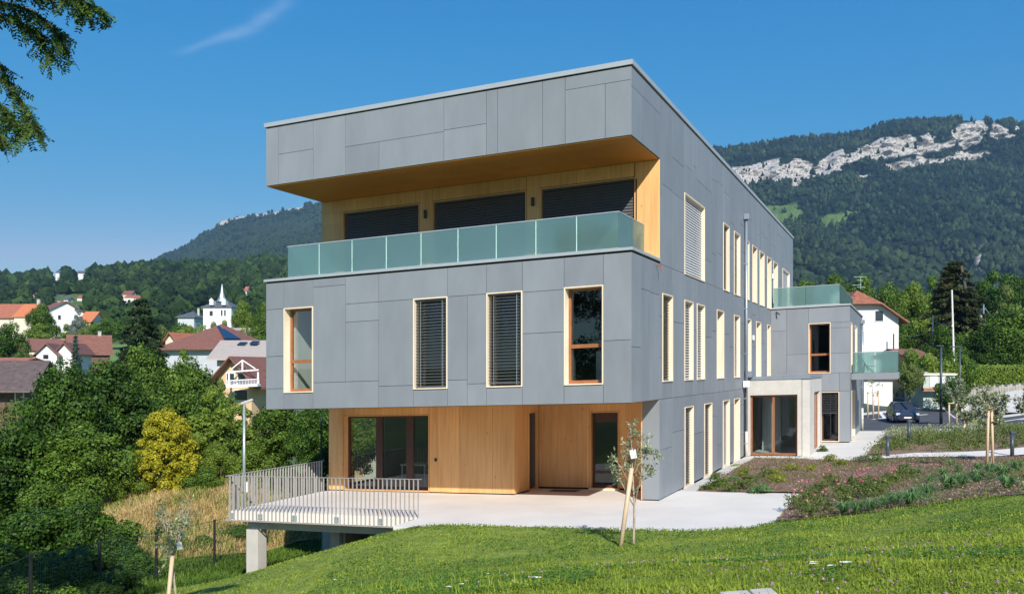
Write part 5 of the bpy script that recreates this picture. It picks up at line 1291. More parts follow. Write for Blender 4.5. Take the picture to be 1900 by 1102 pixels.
# ---------------------------------------------------------------- houses
def house(name, label, cx, cy, w, dep, z0, ze, zr, wall, roof, rot=0.0, ridge='x', hip=0.0, wins=(), chims=(), over=0.5, base=None, cat='house', group=None, winmat=None, hipmin=None):
    """walls w x dep, eaves at ze, ridge at zr; wins: (face, a, b, width, height) metres from the left corner and the base; chims: (x, y, height, size)"""
    zb = (min(Hs(cx, cy), z0) if base is None else base) - 0.6
    root = empty(name, (cx, cy, zb), label, cat, group); ca, sa = math.cos(rot), math.sin(rot)
    fn = lambda x, y, z: (cx + x * ca - y * sa, cy + x * sa + y * ca, z)
    a, b = w / 2, dep / 2
    m = MB(fn)
    for p in ([(-a, -b), (a, -b)], [(a, -b), (a, b)], [(a, b), (-a, b)], [(-a, b), (-a, -b)]): m.face([(*p[0], zb), (*p[1], zb), (*p[1], ze), (*p[0], ze)])
    hw = (b if ridge == 'x' else a); sl = (zr - ze) / hw
    if hip < 1:
        if ridge == 'x':
            for s in (-1, 1): 
                hz_ = hip; t = 1 - hz_; pts = [(s * a, -b, ze), (s * a, b, ze), (s * a, b * hz_, ze + (zr - ze) * t), (s * a, -b * hz_, ze + (zr - ze) * t)] if hip > 0 else [(s * a, -b, ze), (s * a, b, ze), (s * a, 0, zr)]
                m.face(pts)
        else:
            for s in (-1, 1):
                t = 1 - hip; pts = [(-a, s * b, ze), (a, s * b, ze), (a * hip, s * b, ze + (zr - ze) * t), (-a * hip, s * b, ze + (zr - ze) * t)] if hip > 0 else [(-a, s * b, ze), (a, s * b, ze), (0, s * b, zr)]
                m.face(pts)
    m.build('wall', wall, root)
    r = MB(fn); th = 0.16; o = over; zo = ze - sl * o
    def slabq(pts):
        lo = [fn(x, y, z) for x, y, z in pts]; hi = [fn(x, y, z + th) for x, y, z in pts]
        if len(pts) == 4: r.hexa(lo + hi)
        else:
            r.face(hi, raw=True); r.face(lo[::-1], raw=True)
            for i in range(3): j = (i + 1) % 3; r.face([lo[i], lo[j], hi[j], hi[i]], raw=True)
    L = (a if ridge == 'x' else b); hh = hip * hw      # half-hip: how far the ridge is cut back
    T = (lambda l, s, z: (l, s, z)) if ridge == 'x' else (lambda l, s, z: (s, l, z))
    W_ = hw + o; E_ = L + o * (1 if hip < 1 else 1)
    for s in (-1, 1):
        if hip <= 0: slabq([T(-E_, s * W_, zo), T(E_, s * W_, zo), T(E_, 0, zr), T(-E_, 0, zr)])
        elif hip >= 1: slabq([T(-E_, s * W_, zo), T(E_, s * W_, zo), T(max(.05, E_ - W_), 0, zr), T(-max(.05, E_ - W_), 0, zr)])
        else:
            zc_ = ze + (zr - ze) * (1 - hip); c = hh
            slabq([T(-E_, s * W_, zo), T(E_, s * W_, zo), T(E_, s * c, zc_), T(-E_, s * c, zc_)])
            slabq([T(-E_, s * c, zc_), T(E_, s * c, zc_), T(E_ - c, 0, zr), T(-E_ + c, 0, zr)])
    if hip > 0:
        for s in (-1, 1):
            if hip >= 1: slabq([T(s * E_, -W_, zo), T(s * E_, W_, zo), T(s * max(.05, E_ - W_), 0, zr)])
            else:
                zc_ = ze + (zr - ze) * (1 - hip); slabq([T(s * E_, -hh, zc_), T(s * E_, hh, zc_), T(s * (E_ - hh), 0, zr)])
    ro = r.build('roof', roof, root)
    for x, y, z, s in chims:
        q = MB(fn); q.box((x - s / 2, y - s / 2, ze), (x + s / 2, y + s / 2, z)); q.box((x - s * .62, y - s * .62, z), (x + s * .62, y + s * .62, z + .12)); q.build('chimney', M['conc2'], ro)
    for f, p, q_, ww, wh in wins:
        q = MB(fn); g_ = MB(fn)
        if f == 'f': A = lambda t, z, o_: (-a + t, -b - o_, z)
        elif f == 'r': A = lambda t, z, o_: (a + o_, -b + t, z)
        else: A = lambda t, z, o_: (-a - o_, b - t, z)
        z1 = q_
        for bx0, bx1, bz0, bz1 in ((p - .1, p, z1 - .1, z1 + wh + .1), (p + ww, p + ww + .1, z1 - .1, z1 + wh + .1), (p, p + ww, z1 - .1, z1), (p, p + ww, z1 + wh, z1 + wh + .1)):
            c = [A(bx0, bz0, 0), A(bx1, bz0, 0), A(bx1, bz0, .06), A(bx0, bz0, .06), A(bx0, bz1, 0), A(bx1, bz1, 0), A(bx1, bz1, .06), A(bx0, bz1, .06)]; q.hexa([fn(*t) for t in c])
        wo = q.build('window', M['white'], root)
        c = [A(p, z1, 0), A(p + ww, z1, 0), A(p + ww, z1, .03), A(p, z1, .03), A(p, z1 + wh, 0), A(p + ww, z1 + wh, 0), A(p + ww, z1 + wh, .03), A(p, z1 + wh, .03)]; g_.hexa([fn(*t) for t in c]); g_.build('pane', winmat or M['pane'], wo)
    return root, fn, zb, ro
def zpx(Y, d): return ZC + (HY - Y) / F * d
def xpx(X, d): return (X - CX) / F * d
def house_px(name, label, X0, X1, Ye, Yr, d, dep, wall, roof, wins=(), Yb=None, **k):
    """front wall between photo columns X0, X1; eaves at row Ye, ridge at Yr (rows measured at the front wall and the ridge)"""
    w = (X1 - X0) / F * d; cx = xpx((X0 + X1) / 2, d); cy = d + dep / 2
    ws = []
    for f, a0, y0, a1, y1 in wins: ws.append((f, (a0 - X0) / F * d, zpx(y1, d), (a1 - a0) / F * d, (y1 - y0) / F * d))
    dr = d + dep / 2 if k.get('ridge', 'x') == 'x' else d
    if k.get('hip', 0) >= 1 and k.get('ridge', 'x') != 'x': dr = d + w / 2
    return house(name, label, cx, cy, w, dep, zpx(Yb, d) if Yb else Hs(cx, d), zpx(Ye, d), zpx(Yr, dr), wall, roof, wins=ws, **k)

# right: the white house
wh, fnw, _, wr_ = house_px('white_house', 'tall white rendered house with half hipped weathered red tile roof right of the grey wing', 1537, 1674, 590, 540, 104, 11, M['wallwhite'], M['tileold'], ridge='y', hip=0.5, Yb=728, over=.9, rot=-.10,
    wins=[('f', 1632, 577, 1646, 596), ('f', 1604, 615, 1611, 636)], chims=[(-2.0, -1.5, 12.3, .5), (-1.3, -1.2, 12.7, .65), (2.3, 1.0, 11.4, .6)])
q = MB(); q.bar((xpx(1597, 103), 103, 12.7), (xpx(1597, 103), 103, 14.1), .05, .05)
for X0, X1, Y in ((1584, 1607, 514), (1590, 1600, 520), (1582, 1598, 529), (1590, 1605, 533)): q.bar((xpx(X0, 103), 103, zpx(Y, 103)), (xpx(X1, 103), 103, zpx(Y, 103)), .05, .04, up=(0, 1, 0))
q.build('aerial', M['galv'], wh)
q = MB(); q.tube([P(1658, 660, 102.5), P(1658, 619, 102.5)], .07, 8); q.build('flue_pipe', M['black'], wh)
house_px('garden_building', 'low white flat building seen below the small balcony', 1603, 1656, 704, 701, 84, 4, M['wallwhite'], M['tiledark'], Yb=745, over=.3, cat='outbuilding')
house_px('barn', 'small orange timber barn with brown roof beside the white house', 1676, 1712, 662, 650, 92, 5, M['wood'], M['tilebrown'], Yb=690, over=.7, rot=.2, cat='barn')
house_px('small_house', 'distant white house with brown roof right of the tall white house', 1697, 1728, 613, 598, 150, 8, M['wallwhite'], M['tilebrown'], Yb=640, over=.6)
house_px('small_house', 'distant cream house with grey gable and thin metal flue right of the dark spruce', 1806, 1838, 596, 574, 120, 8, M['wallcream'], M['slate'], Yb=640, ridge='y', over=.9, wins=[('f', 1820, 588, 1828, 598)])
q = MB(); q.tube([P(1825, 590, 119), P(1825, 562, 119)], .1, 8); tag(q.build('flue', M['galv'], loc=P(1825, 590, 119)), 'thin metal chimney flue standing above the grey gabled house right of the spruce', 'flue')
sd, fns, _, _ = house_px('garden_shed', 'pale green sheet metal shed with a light roof among the bushes behind the car park', 1713, 1772, 696, 692, 84, 4, M['shedgreen'], M['cream'], Yb=726, over=.15, cat='shed', wins=[('f', 1727, 700, 1737, 716), ('f', 1749, 700, 1757, 712)], winmat=M['white'])
q = MB(); q.box((xpx(1715, 83), 83.1, zpx(725, 83.3)), (xpx(1748, 83), 83.6, zpx(720, 83.3))); tag(q.build('planter', M['rust'], loc=P(1730, 725, 83.3)), 'long rusty red planter in front of the pale green shed', 'planter')

# left: village
b_, fnb, _, _ = house_px('brown_barn', 'dark boarded barn with weathered brown roof cut by the left edge', -110, 8, 716, 672, 76, 9, M['barnwood'], M['tiledark'], Yb=770, ridge='x', over=1.2, rot=.25, cat='barn', wins=[('f', -2, 722, 10, 744)])
house_px('village_house', 'red roofed house top showing between the barn and the trees at the left edge', -40, 22, 678, 666, 96, 8, M['wallcream'], M['tilered'], Yb=700)
house_px('village_house', 'long low house with brown roof left of the white twin gables', 28, 98, 648, 630, 160, 9, M['wallcream'], M['tilebrown'], Yb=665, chims=[(-1.2, 0, 8.7, .5), (3.0, 0, 8.9, .5)])
house_px('village_house', 'brown roofed house with wood filled gable behind the white twin gables', 108, 176, 655, 623, 150, 9, M['barnwood'], M['tilebrown'], Yb=672, rot=.45, chims=[(1.6, 0, 9.9, .5)])
house_px('white_gabled_house', 'white house with its gable to the camera left of the blue spruce', 57, 92, 656, 638, 132, 7, M['wallwhite'], M['tilebrown'], Yb=684, ridge='y', over=.5, rot=.25, wins=[('f', 69, 658, 78, 666)])
house_px('white_gabled_house', 'white house gable just touching the blue spruce', 101, 128, 652, 637, 134, 8, M['wallwhite'], M['tilebrown'], Yb=684, ridge='y', over=.5, rot=.1)
house_px('orange_roofed_house', 'long pale house with bright orange tiled roof at the far left', -35, 26, 588, 565, 255, 12, M['wallcream'], M['tilered'], Yb=600, over=.6)
house_px('orange_roofed_house', 'pale house wing with the brightest orange roof and roof windows', 26, 60, 587, 565, 254, 12, M['wallcream'], M['tileorange'], Yb=600, over=.4, chims=[(1.8, -1, 23.2, .8)])
house_px('white_gabled_house', 'tall white gabled house on the hill behind the green lawn', 70, 116, 580, 561, 256, 12, M['wallwhite'], M['tilebrown'], Yb=608, over=.7, rot=-.75, wins=[('r', 96, 584, 101, 592)], chims=[(-1, 0, 23.0, .8)])
house_px('village_house', 'house end with steep orange roof right of the white gabled house', 148, 168, 596, 579, 250, 9, M['wallcream'], M['tileorange'], Yb=606, over=.5)
house_px('village_house', 'low house with dark slate roof left of the spired villa', 330, 360, 588, 579, 230, 10, M['wallgrey'], M['slate'], Yb=600, hip=1, chims=[(1.5, 0, 19.0, .5)])
v_, fnv, _, vr = house_px('spired_villa', 'white villa with slate roof, dormers and a slender spire', 377, 429, 569, 556, 205, 9, M['wallwhite'], M['slate'], Yb=610, hip=1, over=.35, wins=[('f', 389, 577, 395, 586), ('f', 410, 575, 413, 586), ('f', 416, 575, 419, 586)])
q = MB(); p = P(412, 556, 208); q.tube([(p[0], p[1], p[2] - .5), (p[0], p[1], p[2] + .6), (p[0], p[1], p[2] + 1.6), (p[0], p[1], zpx(527, 208))], [1.3, .7, .4, .05], 8); q.build('spire', M['zinc'], v_)
for X in (393, 415.5):
    q = MB(); a = P(X, 566, 204.6); q.box((a[0] - .45, a[1] - .3, a[2]), (a[0] + .45, a[1] + 1.5, a[2] + 1.0)); q.face([(a[0] - .6, a[1] - .35, a[2] + 1.0), (a[0] + .6, a[1] - .35, a[2] + 1.0), (a[0], a[1] - .35, a[2] + 1.6)]); q.build('dormer', M['white'], v_)
hr, fnh, _, _ = house_px('hip_roofed_house', 'large house with wide brown hipped roof carrying dark solar panels', 318, 446, 643, 603, 128, 14, M['wallgrey'], M['tilebrown'], Yb=672, hip=1, over=1.0, rot=-.25, chims=[(-.4, -2.2, 8.9, .7)])
q = MB(); c = [P(408, 607, 134.5), P(402, 607, 134.5), P(417, 630, 128), P(447, 631, 130)]
q.hexa([(x, y, z) for x, y, z in (c[2], c[3], c[0], c[1])] + [(x, y - .1, z + .2) for x, y, z in (c[2], c[3], c[0], c[1])]); q.build('solar_panels', M['solar'], hr)
house_px('village_house', 'small cream house with orange gable roof left of the hipped roof', 318, 343, 632, 618, 145, 8, M['wallcream'], M['tilered'], Yb=646, ridge='y', over=.6, rot=-.3)
house_px('village_house', 'house with low grey brown roof right of the solar panels', 424, 466, 624, 610, 165, 9, M['wallcream'], M['tilebeige'], Yb=640, over=.6, chims=[(-1.2, -1, 10.6, .5), (1.9, 0, 11.2, .6)])
gh, fng, _, gr = house_px('beige_roofed_house', 'pale grey house with broad beige roof and two roof windows next to the facade', 396, 512, 663, 634, 96, 11, M['wallgrey'], M['tilebeige'], Yb=700, over=.9, rot=.08, wins=[('f', 410, 664, 420, 676)])
for X, Y in ((446, 643), (469, 641)):
    q = MB(); a = P(X, Y, 99.3); q.hexa([(a[0] - .35 + i, a[1] + j * .8, a[2] + j * .28 + k) for k in (.10, .26) for i, j in ((0, 0), (.8, 0), (.9, 1), (.1, 1))]); q.build('roof_window', M['solar'], gr)
ch_, fnc, _, _ = house_px('chalet', 'peach coloured chalet with white balcony under an open gable beside the facade', 418, 486, 700, 664, 88, 8, M['wallpeach'], M['tilebrown'], Yb=742, ridge='y', over=1.1, rot=-.22, wins=[('f', 436, 693, 451, 713), ('f', 459, 693, 474, 713), ('f', 452, 724, 478, 742)])
q = MB()
for X in (425, 450, 479): q.bar(P(X, 718 if X != 450 else 690, 86.6), P(X, 690 if X != 450 else 668, 86.6), .15, .15)
q.bar(P(424, 690, 86.6), P(480, 686, 86.6), .14, .14); q.bar(P(428, 686, 86.6), P(450, 668, 86.6), .10, .10); q.bar(P(450, 668, 86.6), P(474, 684, 86.6), .10, .10)
q.build('gable_frame', M['white'], ch_)
q = MB(); q.bar(P(422, 717, 86.5), P(481, 714, 86.5), .25, 1.2, up=(0, 1, 0)); q.bar(P(422, 706, 86.5), P(481, 703, 86.5), .08, .08)
for i in range(22): q.bar(P(422 + i * 2.8, 716, 86.5), P(422 + i * 2.8, 705, 86.5), .04, .04)
q.build('balcony', M['white'], ch_)
for i, (X0, X1, Ye, Yr, d, wm, rm, lab) in enumerate([
    (22, 38, 549, 545, 640, 'wallgrey', 'tilebrown', 'leftmost of the tiny houses in the wooded hill'), (61, 72, 548, 544, 620, 'wallwhite', 'tilered', 'tiny house with red roof, second from the left in the wooded hill'),
    (101, 116, 549, 546, 600, 'wallwhite', 'slate', 'tiny white house with grey roof in the wooded hill'), (139, 154, 546, 541, 600, 'wallcream', 'tilebrown', 'tiny cream house right of the grey roofed one in the wooded hill'), (143, 152, 553, 549, 590, 'wallwhite', 'tilered', 'tiny white house just below the cream one in the wooded hill'),
    (227, 244, 546, 540, 560, 'wallcream', 'tilebrown', 'tiny cream house with hipped brown roof below the clearing'), (231, 248, 552, 548, 552, 'wallwhite', 'tilered', 'tiny white terrace below the hipped house'), (249, 260, 553, 549, 552, 'wallwhite', 'tilered', 'tiny white house with red roof, rightmost of the group below the clearing'),
    (103, 110, 506, 502, 1000, 'wallwhite', 'slate', 'tiny white house on the skyline of the wooded hill'), (142, 156, 507, 503, 1000, 'wallwhite', 'slate', 'wider tiny house on the skyline right of the other one'), (453, 458, 540, 532, 700, 'wallwhite', 'tilered', 'tiny pointed white house beside a large tree left of the facade'), (118, 126, 556, 552, 560, 'wallwhite', 'slate', 'tiny pale house between the cream and grey roofed ones')]):
    fi_ = None
    d = hill_depth((X0 + X1) / 2, Ye + 8) * .94
    hh = house_px('distant_house', lab, X0, X1, Ye, Yr, d, 9, M[wm], M[rm], Yb=Ye + 10, base=zpx(Ye + 14, d), over=.4, group='tiny houses on the wooded hill')

# ---------------------------------------------------------------- green lawn on the hill, banks, gravel, hedge, car park
def patch(name, pts, mat, n=14, noise=.15, kind='structure'):
    """surface over four corner points (bilinear)"""
    a, b, c, d = [np.array(p) for p in pts]; s = np.linspace(0, 1, n); S, T = np.meshgrid(s, s); S = S[..., None]; T = T[..., None]
    V = a * (1 - S) * (1 - T) + b * S * (1 - T) + c * S * T + d * (1 - S) * T
    V[..., 2] += (fbm(V[..., 0] * .8, V[..., 1] * .8, 77, 3) - .5) * noise * 2
    i = np.arange(n - 1)[:, None] * n + np.arange(n - 1)[None, :]; q = np.stack([i, i + 1, i + 1 + n, i + n], -1).reshape(-1, 4)
    return tag(link_mesh(name, arr_mesh(name, V.reshape(-1, 3), q, smooth=True), mat), kind=kind)
M['hill_lawn'] = pm('hill_lawn', (0.13, 0.22, 0.05), .9, .15, .3)
drape('hillside_lawn', XY((90, 258), (240, 258), (270, 215), (240, 176), (150, 178), (85, 215)), 5, .12, M['hill_lawn'])
patch('gravel_bank', [P(1757, 779, 76), P(1915, 764, 76), P(1915, 716, 86), P(1786, 742, 84)], M['gravel'], 24, .25)
patch('gravel_bank', [P(1757, 779, 76), P(1786, 742, 84), P(1786, 735, 90), P(1740, 765, 84)], M['meadow'], 10, .1)
M['fleece'] = stripe_mat('dark_green_planted_fleece', (0.025, 0.045, 0.04), (0.06, 0.085, 0.07), 0.9, 'X', .9, .4, .3)
patch('planted_bank', [P(1570, 781, 73), P(1768, 768, 84), P(1768, 742, 92), P(1570, 742, 86)], M['fleece'], 20, .2)
patch('raised_bed', [P(1570, 742, 86), P(1768, 742, 92), P(1790, 728, 100), P(1570, 724, 98)], M['soil'], 14, .2)
q = MB(); 
for i in range(26):
    X = 1788 + i * 5.2; q.hexa([tuple(Vector(P(X, 728 - i * .45, 85)) + Vector((x * (.138 + .0), y * .5, z))) for z in (-.8, .35 + .10 * math.sin(i * 2.1)) for x, y in ((-1, -1), (1, -1), (1, 1), (-1, 1))])
tag(q.build('stone_wall', M['wallstone'], loc=P(1850, 720, 85), bevel=.06), 'low wall of pale stone blocks above the white gravel bank', 'wall')
# hedge
rs = np.random.RandomState(50); n = 26000; hx0, hx1, hy0, hy1 = xpx(1806, 88), xpx(2010, 88), 88.0, 91.0
side_ = rs.random(n); hx = rs.uniform(hx0, hx1, n); hz0, hz1 = 1.5, zpx(681, 88); hzv = rs.uniform(hz0, hz1, n); hy = np.where(side_ < .7, hy0 + rs.normal(size=n) * .1, rs.uniform(hy0, hy1, n)); hzv = np.where(side_ < .7, hzv, hz1 + rs.normal(size=n) * .08); hx = np.where((side_ > .94), hx0 + rs.normal(size=n) * .1, hx); hzv = np.where(side_ > .94, rs.uniform(hz0, hz1, n), hzv)
C = np.stack([hx, hy, hzv], 1); d = unit(np.stack([rs.normal(size=n) * .6, -1 + rs.normal(size=n) * .6, .4 + rs.normal(size=n) * .6], 1)); T = unit(np.cross(d, rs.normal(size=(n, 3)))); S = np.cross(d, T); s = rs.uniform(.06, .15, n)
V, Q = quads_at(C, T, S, s, s * .6); q = MB(); q.box((hx0 + .15, hy0 + .15, 1.0), (hx1, hy1 - .1, hz1 - .15))
hd = empty('hedge', ((hx0 + hx1) / 2, 89, 1.2), 'long clipped bright green hedge above the gravel bank at the right edge', 'hedge')
link_mesh('foliage', arr_mesh('foliage', V, Q, tint=np.clip(rs.random(n), 0, 1), shift=hd.location), G_YELLOWG if False else G_LIGHT, hd); q.build('core', M['fleece'], hd)
# car park markings and kerbs
def ribbon(name, pts, wid, mat, off=.045, h=0.0, lab=None):
    q = MB()
    for i in range(len(pts) - 1):
        a, b = Vector(pts[i]), Vector(pts[i + 1]); n_ = max(1, int((b - a).length / 1.5)); d = (b - a).normalized(); nn = Vector((-d.y, d.x)) * wid / 2
        for k in range(n_):
            p, r = a.lerp(b, k / n_), a.lerp(b, (k + 1) / n_)
            c = [p - nn, r - nn, r + nn, p + nn]; zz = [Hs(t.x, t.y) + off for t in c]
            q.hexa([(t.x, t.y, z - .02 - h * .8) for t, z in zip(c, zz)] + [(t.x, t.y, z + h) for t, z in zip(c, zz)])
    o = q.build(name, mat); return tag(o, lab, None, None, 'structure')
ribbon('kerb', XY((1560, 62), (1640, 57.1), (1760, 56.1), (1905, 54.1)), .18, M['kerb'], h=.1)
ribbon('kerb', XY((1572, 74), (1585, 76), (1762, 87.6)), .3, M['kerb'], h=.12)
ribbon('kerb', XY((1762, 79), (1800, 75.5), (1858, 69.8), (1905, 73.6)), .3, M['kerb'], h=.12)
for a, b in (((1633, 79), (1641, 73.2)), ((1690, 82.6), (1704, 76.4)), ((1750, 84.5), (1775, 70)), ((1900, 66), (1850, 61))): ribbon('road_marking', XY(a, b), .28 if a[0] == 1633 else .14, M['paint'], off=.05)
ribbon('road_marking', XY((1618, 72.0), (1720, 76.5)), .12, M['paint'], off=.05); ribbon('road_marking', XY((1890, 63.5), (1960, 67)), .12, M['paint'], off=.05)
drape('grass_island', XY((1790, 66), (1860, 67), (1850, 60), (1800, 59)), 1.0, .10, M['lawn'])

# ---------------------------------------------------------------- car
def make_car(x, y, rot, label):
    z = Hs(x, y) + .03; root = empty('parked_car', (x, y, z), label, 'car'); ca, sa = math.cos(rot), math.sin(rot)
    fn = lambda a, b, c: (x + a * ca - b * sa, y + a * sa + b * ca, z + c)     # a: across, b: along (front towards -b)
    def loft(secs, name, mat, bev=.03):
        q = MB(fn)
        for i in range(len(secs) - 1):
            (b0, w0, zl0, zh0, t0), (b1, w1, zl1, zh1, t1) = secs[i], secs[i + 1]
            c0 = [(-w0, b0, zl0), (w0, b0, zl0), (w0, b0, (zl0 + zh0) / 2), (w0 * t0, b0, zh0), (-w0 * t0, b0, zh0), (-w0, b0, (zl0 + zh0) / 2)]
            c1 = [(-w1, b1, zl1), (w1, b1, zl1), (w1, b1, (zl1 + zh1) / 2), (w1 * t1, b1, zh1), (-w1 * t1, b1, zh1), (-w1, b1, (zl1 + zh1) / 2)]
            for k in range(6): j = (k + 1) % 6; q.face([c0[k], c0[j], c1[j], c1[k]])
            if i == 0: q.face(c0)
            if i == len(secs) - 2: q.face(c1[::-1])
        return q.build(name, mat, root, smooth=False)
    loft([(-2.05, .70, .32, .62, .9), (-1.95, .84, .2, .78, .9), (-1.1, .87, .2, .98, .88), (.2, .88, .2, 1.0, .9), (1.6, .87, .2, 1.0, .9), (2.0, .80, .3, .95, .9)], 'body', M['carblue'])
    loft([(-1.15, .76, .95, .97, .95), (-.45, .76, .95, 1.44, .78), (1.2, .76, .95, 1.46, .78), (1.85, .74, .95, 1.0, .9)], 'cabin', M['pane'])
    loft([(-.5, .61, 1.425, 1.47, .95), (.4, .62, 1.46, 1.51, .95), (1.3, .60, 1.43, 1.49, .95)], 'roof', M['carblue'])
    q = MB(fn)
    for s in (-1, 1):
        q.bar((s * .745, -1.12, .98), (s * .6, -.46, 1.44), .06, .05); q.bar((s * .75, .3, .98), (s * .61, .3, 1.46), .08, .05)
    q.build('pillar', M['carblue'], root)
    for s in (-1, 1):
        for b in (-1.3, 1.3):
            q = MB(fn); q.tube([(s * .70, b, .31), (s * .89, b, .31)], .31, 18); w_ = q.build('wheel', M['rubber'], root)
            q = MB(fn); q.tube([(s * .86, b, .31), (s * .90, b, .31)], .19, 14); q.build('rim', M['alu'], w_)
        q = MB(fn); q.box((s * .52, -2.04, .58), (s * .80, -1.86, .75)); q.build('headlight', M['lampglass'], root, bevel=.02)
        q = MB(fn); q.box((s * .88, -.95, .95), (s * 1.04, -.8, 1.08)); q.build('wing_mirror', M['carblue'], root, bevel=.02)
    q = MB(fn); q.box((-.26, -2.075, .36), (.26, -2.05, .47)); q.build('number_plate', M['white'], root)
    q = MB(fn); q.box((-.45, -2.06, .52), (.45, -2.0, .62)); q.box((-.55, -2.05, .24), (.55, -1.98, .34)); q.build('grille', M['black'], root)
make_car(xpx(1674, 69), 69, -.22, 'dark blue hatchback parked facing the camera beyond the pavement')

# ---------------------------------------------------------------- posts, lamps, fences
def pole_lamp(name, label, X, Yt, d, mat, rad, head, cat='street lamp', arm=0.0):
    x = xpx(X, d); z = Hs(x, d); zt = zpx(Yt, d); root = empty(name, (x, d, z), label, cat)
    q = MB(); q.tube([(x, d, z - .1), (x, d, zt)], [rad * 1.15, rad * .8], 12); q.build('pole', mat, root, smooth=True)
    return root, x, z, zt
r_, x, z, zt = pole_lamp('street_lamp', 'slim galvanised street lamp with drooping head behind the terrace railing', 453, 750, 37, M['galv'], .065, 0)
q = MB(); q.hexa([(x + a, 37 + b, zt + c) for a, b, c in [(-.12, -.1, -.02), (.38, -.1, .16), (.38, .1, .16), (-.12, .1, -.02), (-.10, -.07, .08), (.33, -.07, .24), (.33, .07, .24), (-.10, .07, .08)]]); q.build('lamp_head', M['conc2'], r_, bevel=.02)
q = MB(); q.hexa([(x + a, 37 + b, zt + c) for a, b, c in [(.0, -.07, -.0), (.34, -.07, .125), (.34, .07, .125), (.0, .07, -.0), (.0, -.07, .03), (.34, -.07, .16), (.34, .07, .16), (.0, .07, .03)]]); q.build('lens', M['lampglass'], r_)
q = MB(); q.box((x + .05, 36.85, -1.25), (x + .22, 36.95, -.85)); q.build('junction_box', M['white'], r_)
for X, Yt, d, lab, hx in ((1746, 642, 64, 'tall anthracite lamp post left of the other, standing in the flower bed', -.35), (1781, 644, 74, 'anthracite lamp post behind the first one at the foot of the gravel bank', -.9)):
    r_, x, z, zt = pole_lamp('lamp_post', lab, X, Yt, d, M['anth'], .09, 0)
    q = MB(); q.box((x + hx, d - .12, zt - .02), (x + .15, d + .12, zt + .06)); q.build('lamp_head', M['anth'], r_)
x = xpx(1768, 92); q = MB(); q.tube([(x + .25, 92, -1), (x - .1, 92, zpx(538, 92))], [.12, .08], 10); up_ = tag(q.build('utility_pole', M['conc'], loc=(x, 92, 1)), 'tall pale concrete utility pole in front of the dark spruce', 'pole')
q = MB(); q.box((x - .18, 91.8, 7.9), (x - .02, 91.95, 8.1)); q.build('insulator', M['white'], up_)
x2 = xpx(1731, 95); q = MB(); q.tube([(x2, 95, 1), (x2, 95, zpx(585, 95))], .06, 8); tag(q.build('utility_pole', M['galv'], loc=(x2, 95, 1)), 'thin grey wire pole left of the tall concrete pole', 'pole')
def wire(a, b, sag, lab, r=.012):
    q = MB(); a, b = Vector(a), Vector(b); q.tube([a.lerp(b, t / 10) - Vector((0, 0, sag * 4 * (t / 10) * (1 - t / 10))) for t in range(11)], r, 4); tag(q.build('cable', M['galv'], loc=tuple(a)), lab, 'cable')
wire((x - .1, 91.9, 8.0), (x2, 95, zpx(590, 95)), .3, 'thin cable from the concrete pole to the thin grey pole'); wire((x2, 95, zpx(606, 95)), (xpx(1674, 100), 100, zpx(621, 100)), .5, 'pale cable from the thin grey pole to the white house')
for X, Yb, Yt, d, lab in ((1647, 851, 807, 37.4, 'anthracite bollard at the pavement corner, nearest to the ribbed concrete block'), (1686.5, 828, 779, 42.5, 'anthracite bollard in the planted bed in front of the parked car'), (1878, 850, 800, 36.9, 'dark bollard near the right edge beside the staked tree')):
    x = xpx(X, d); z = Hs(x, d); zt = zpx(Yt, d); root = empty('bollard', (x, d, z), lab, 'bollard', 'path bollards')
    q = MB(); q.tube([(x, d, z - .1), (x, d, zt - .12)], .075, 14); q.build('post', M['anth'], root, smooth=True)
    q = MB(); q.box((x - .08, d - .08, zt - .12), (x + .14, d + .08, zt)); q.build('lamp_head', M['anth'], root, bevel=.02)
# wire fence at the lower left
FP = [(-70, 16.5), (57, 20), (185, 23.5), (290, 27), (398, 31), (493, 35.5), (560, 40), (600, 46)]
fr_ = empty('wire_fence', (xpx(290, 27), 27, Hs(xpx(290, 27), 27)), 'dark wire mesh fence with thin posts round the lawn at the lower left', 'fence')
fpt = []
for X, d in FP:
    x = xpx(X, d); z = Hs(x, d); fpt.append((x, d, z)); q = MB(); q.box((x - .03, d - .03, z - .3), (x + .03, d + .03, z + 1.62)); q.build('post', M['black'], fr_)
for i in range(len(fpt) - 1):
    a, b = Vector(fpt[i]), Vector(fpt[i + 1]); q = MB()
    for k in range(9): zz = .06 + k * .19; q.bar(a + Vector((0, 0, zz)), b + Vector((0, 0, zz)), .005 if k != 8 else .012, .005 if k != 8 else .012)
    n_ = int((b - a).length / .11)
    for k in range(1, n_): p = a.lerp(b, k / n_); q.bar(p + Vector((0, 0, .05)), p + Vector((0, 0, 1.6)), .003, .003)
    q.build('mesh_panel', M['greenmetal'], fr_)
x = xpx(596, 44); z = Hs(x, 44); q = MB(); q.tube([(x, 44, z), (x, 44, z + 4.2)], .04, 8); q.tube([(x, 44, z + 4.2), (x + .9, 44.5, z + 2.8)], .03, 8); tag(q.build('fence_post', M['greenmetal'], loc=(x, 44, z)), 'tall green braced fence post behind the end of the terrace railing', 'fence post')
# garden wall seen through the terrace glazing
q = MB(); q.box((xpx(655, 62), 62, Hs(xpx(700, 62), 62) - .5), (xpx(676, 62), 63.5, zpx(822, 62))); tag(q.build('garden_hut', M['wallpeach'], loc=(xpx(665, 62), 62, -4)), 'ochre hut wall seen through the terrace door glazing', 'hut')
q = MB(); q.box((xpx(676.5, 62), 61.8, Hs(xpx(700, 62), 62) - .5), (xpx(702, 62), 63.4, zpx(818, 62))); tag(q.build('garden_hut', M['cream'], loc=(xpx(690, 62), 62, -4)), 'pale hut wall beside the ochre one behind the terrace door glazing', 'hut')
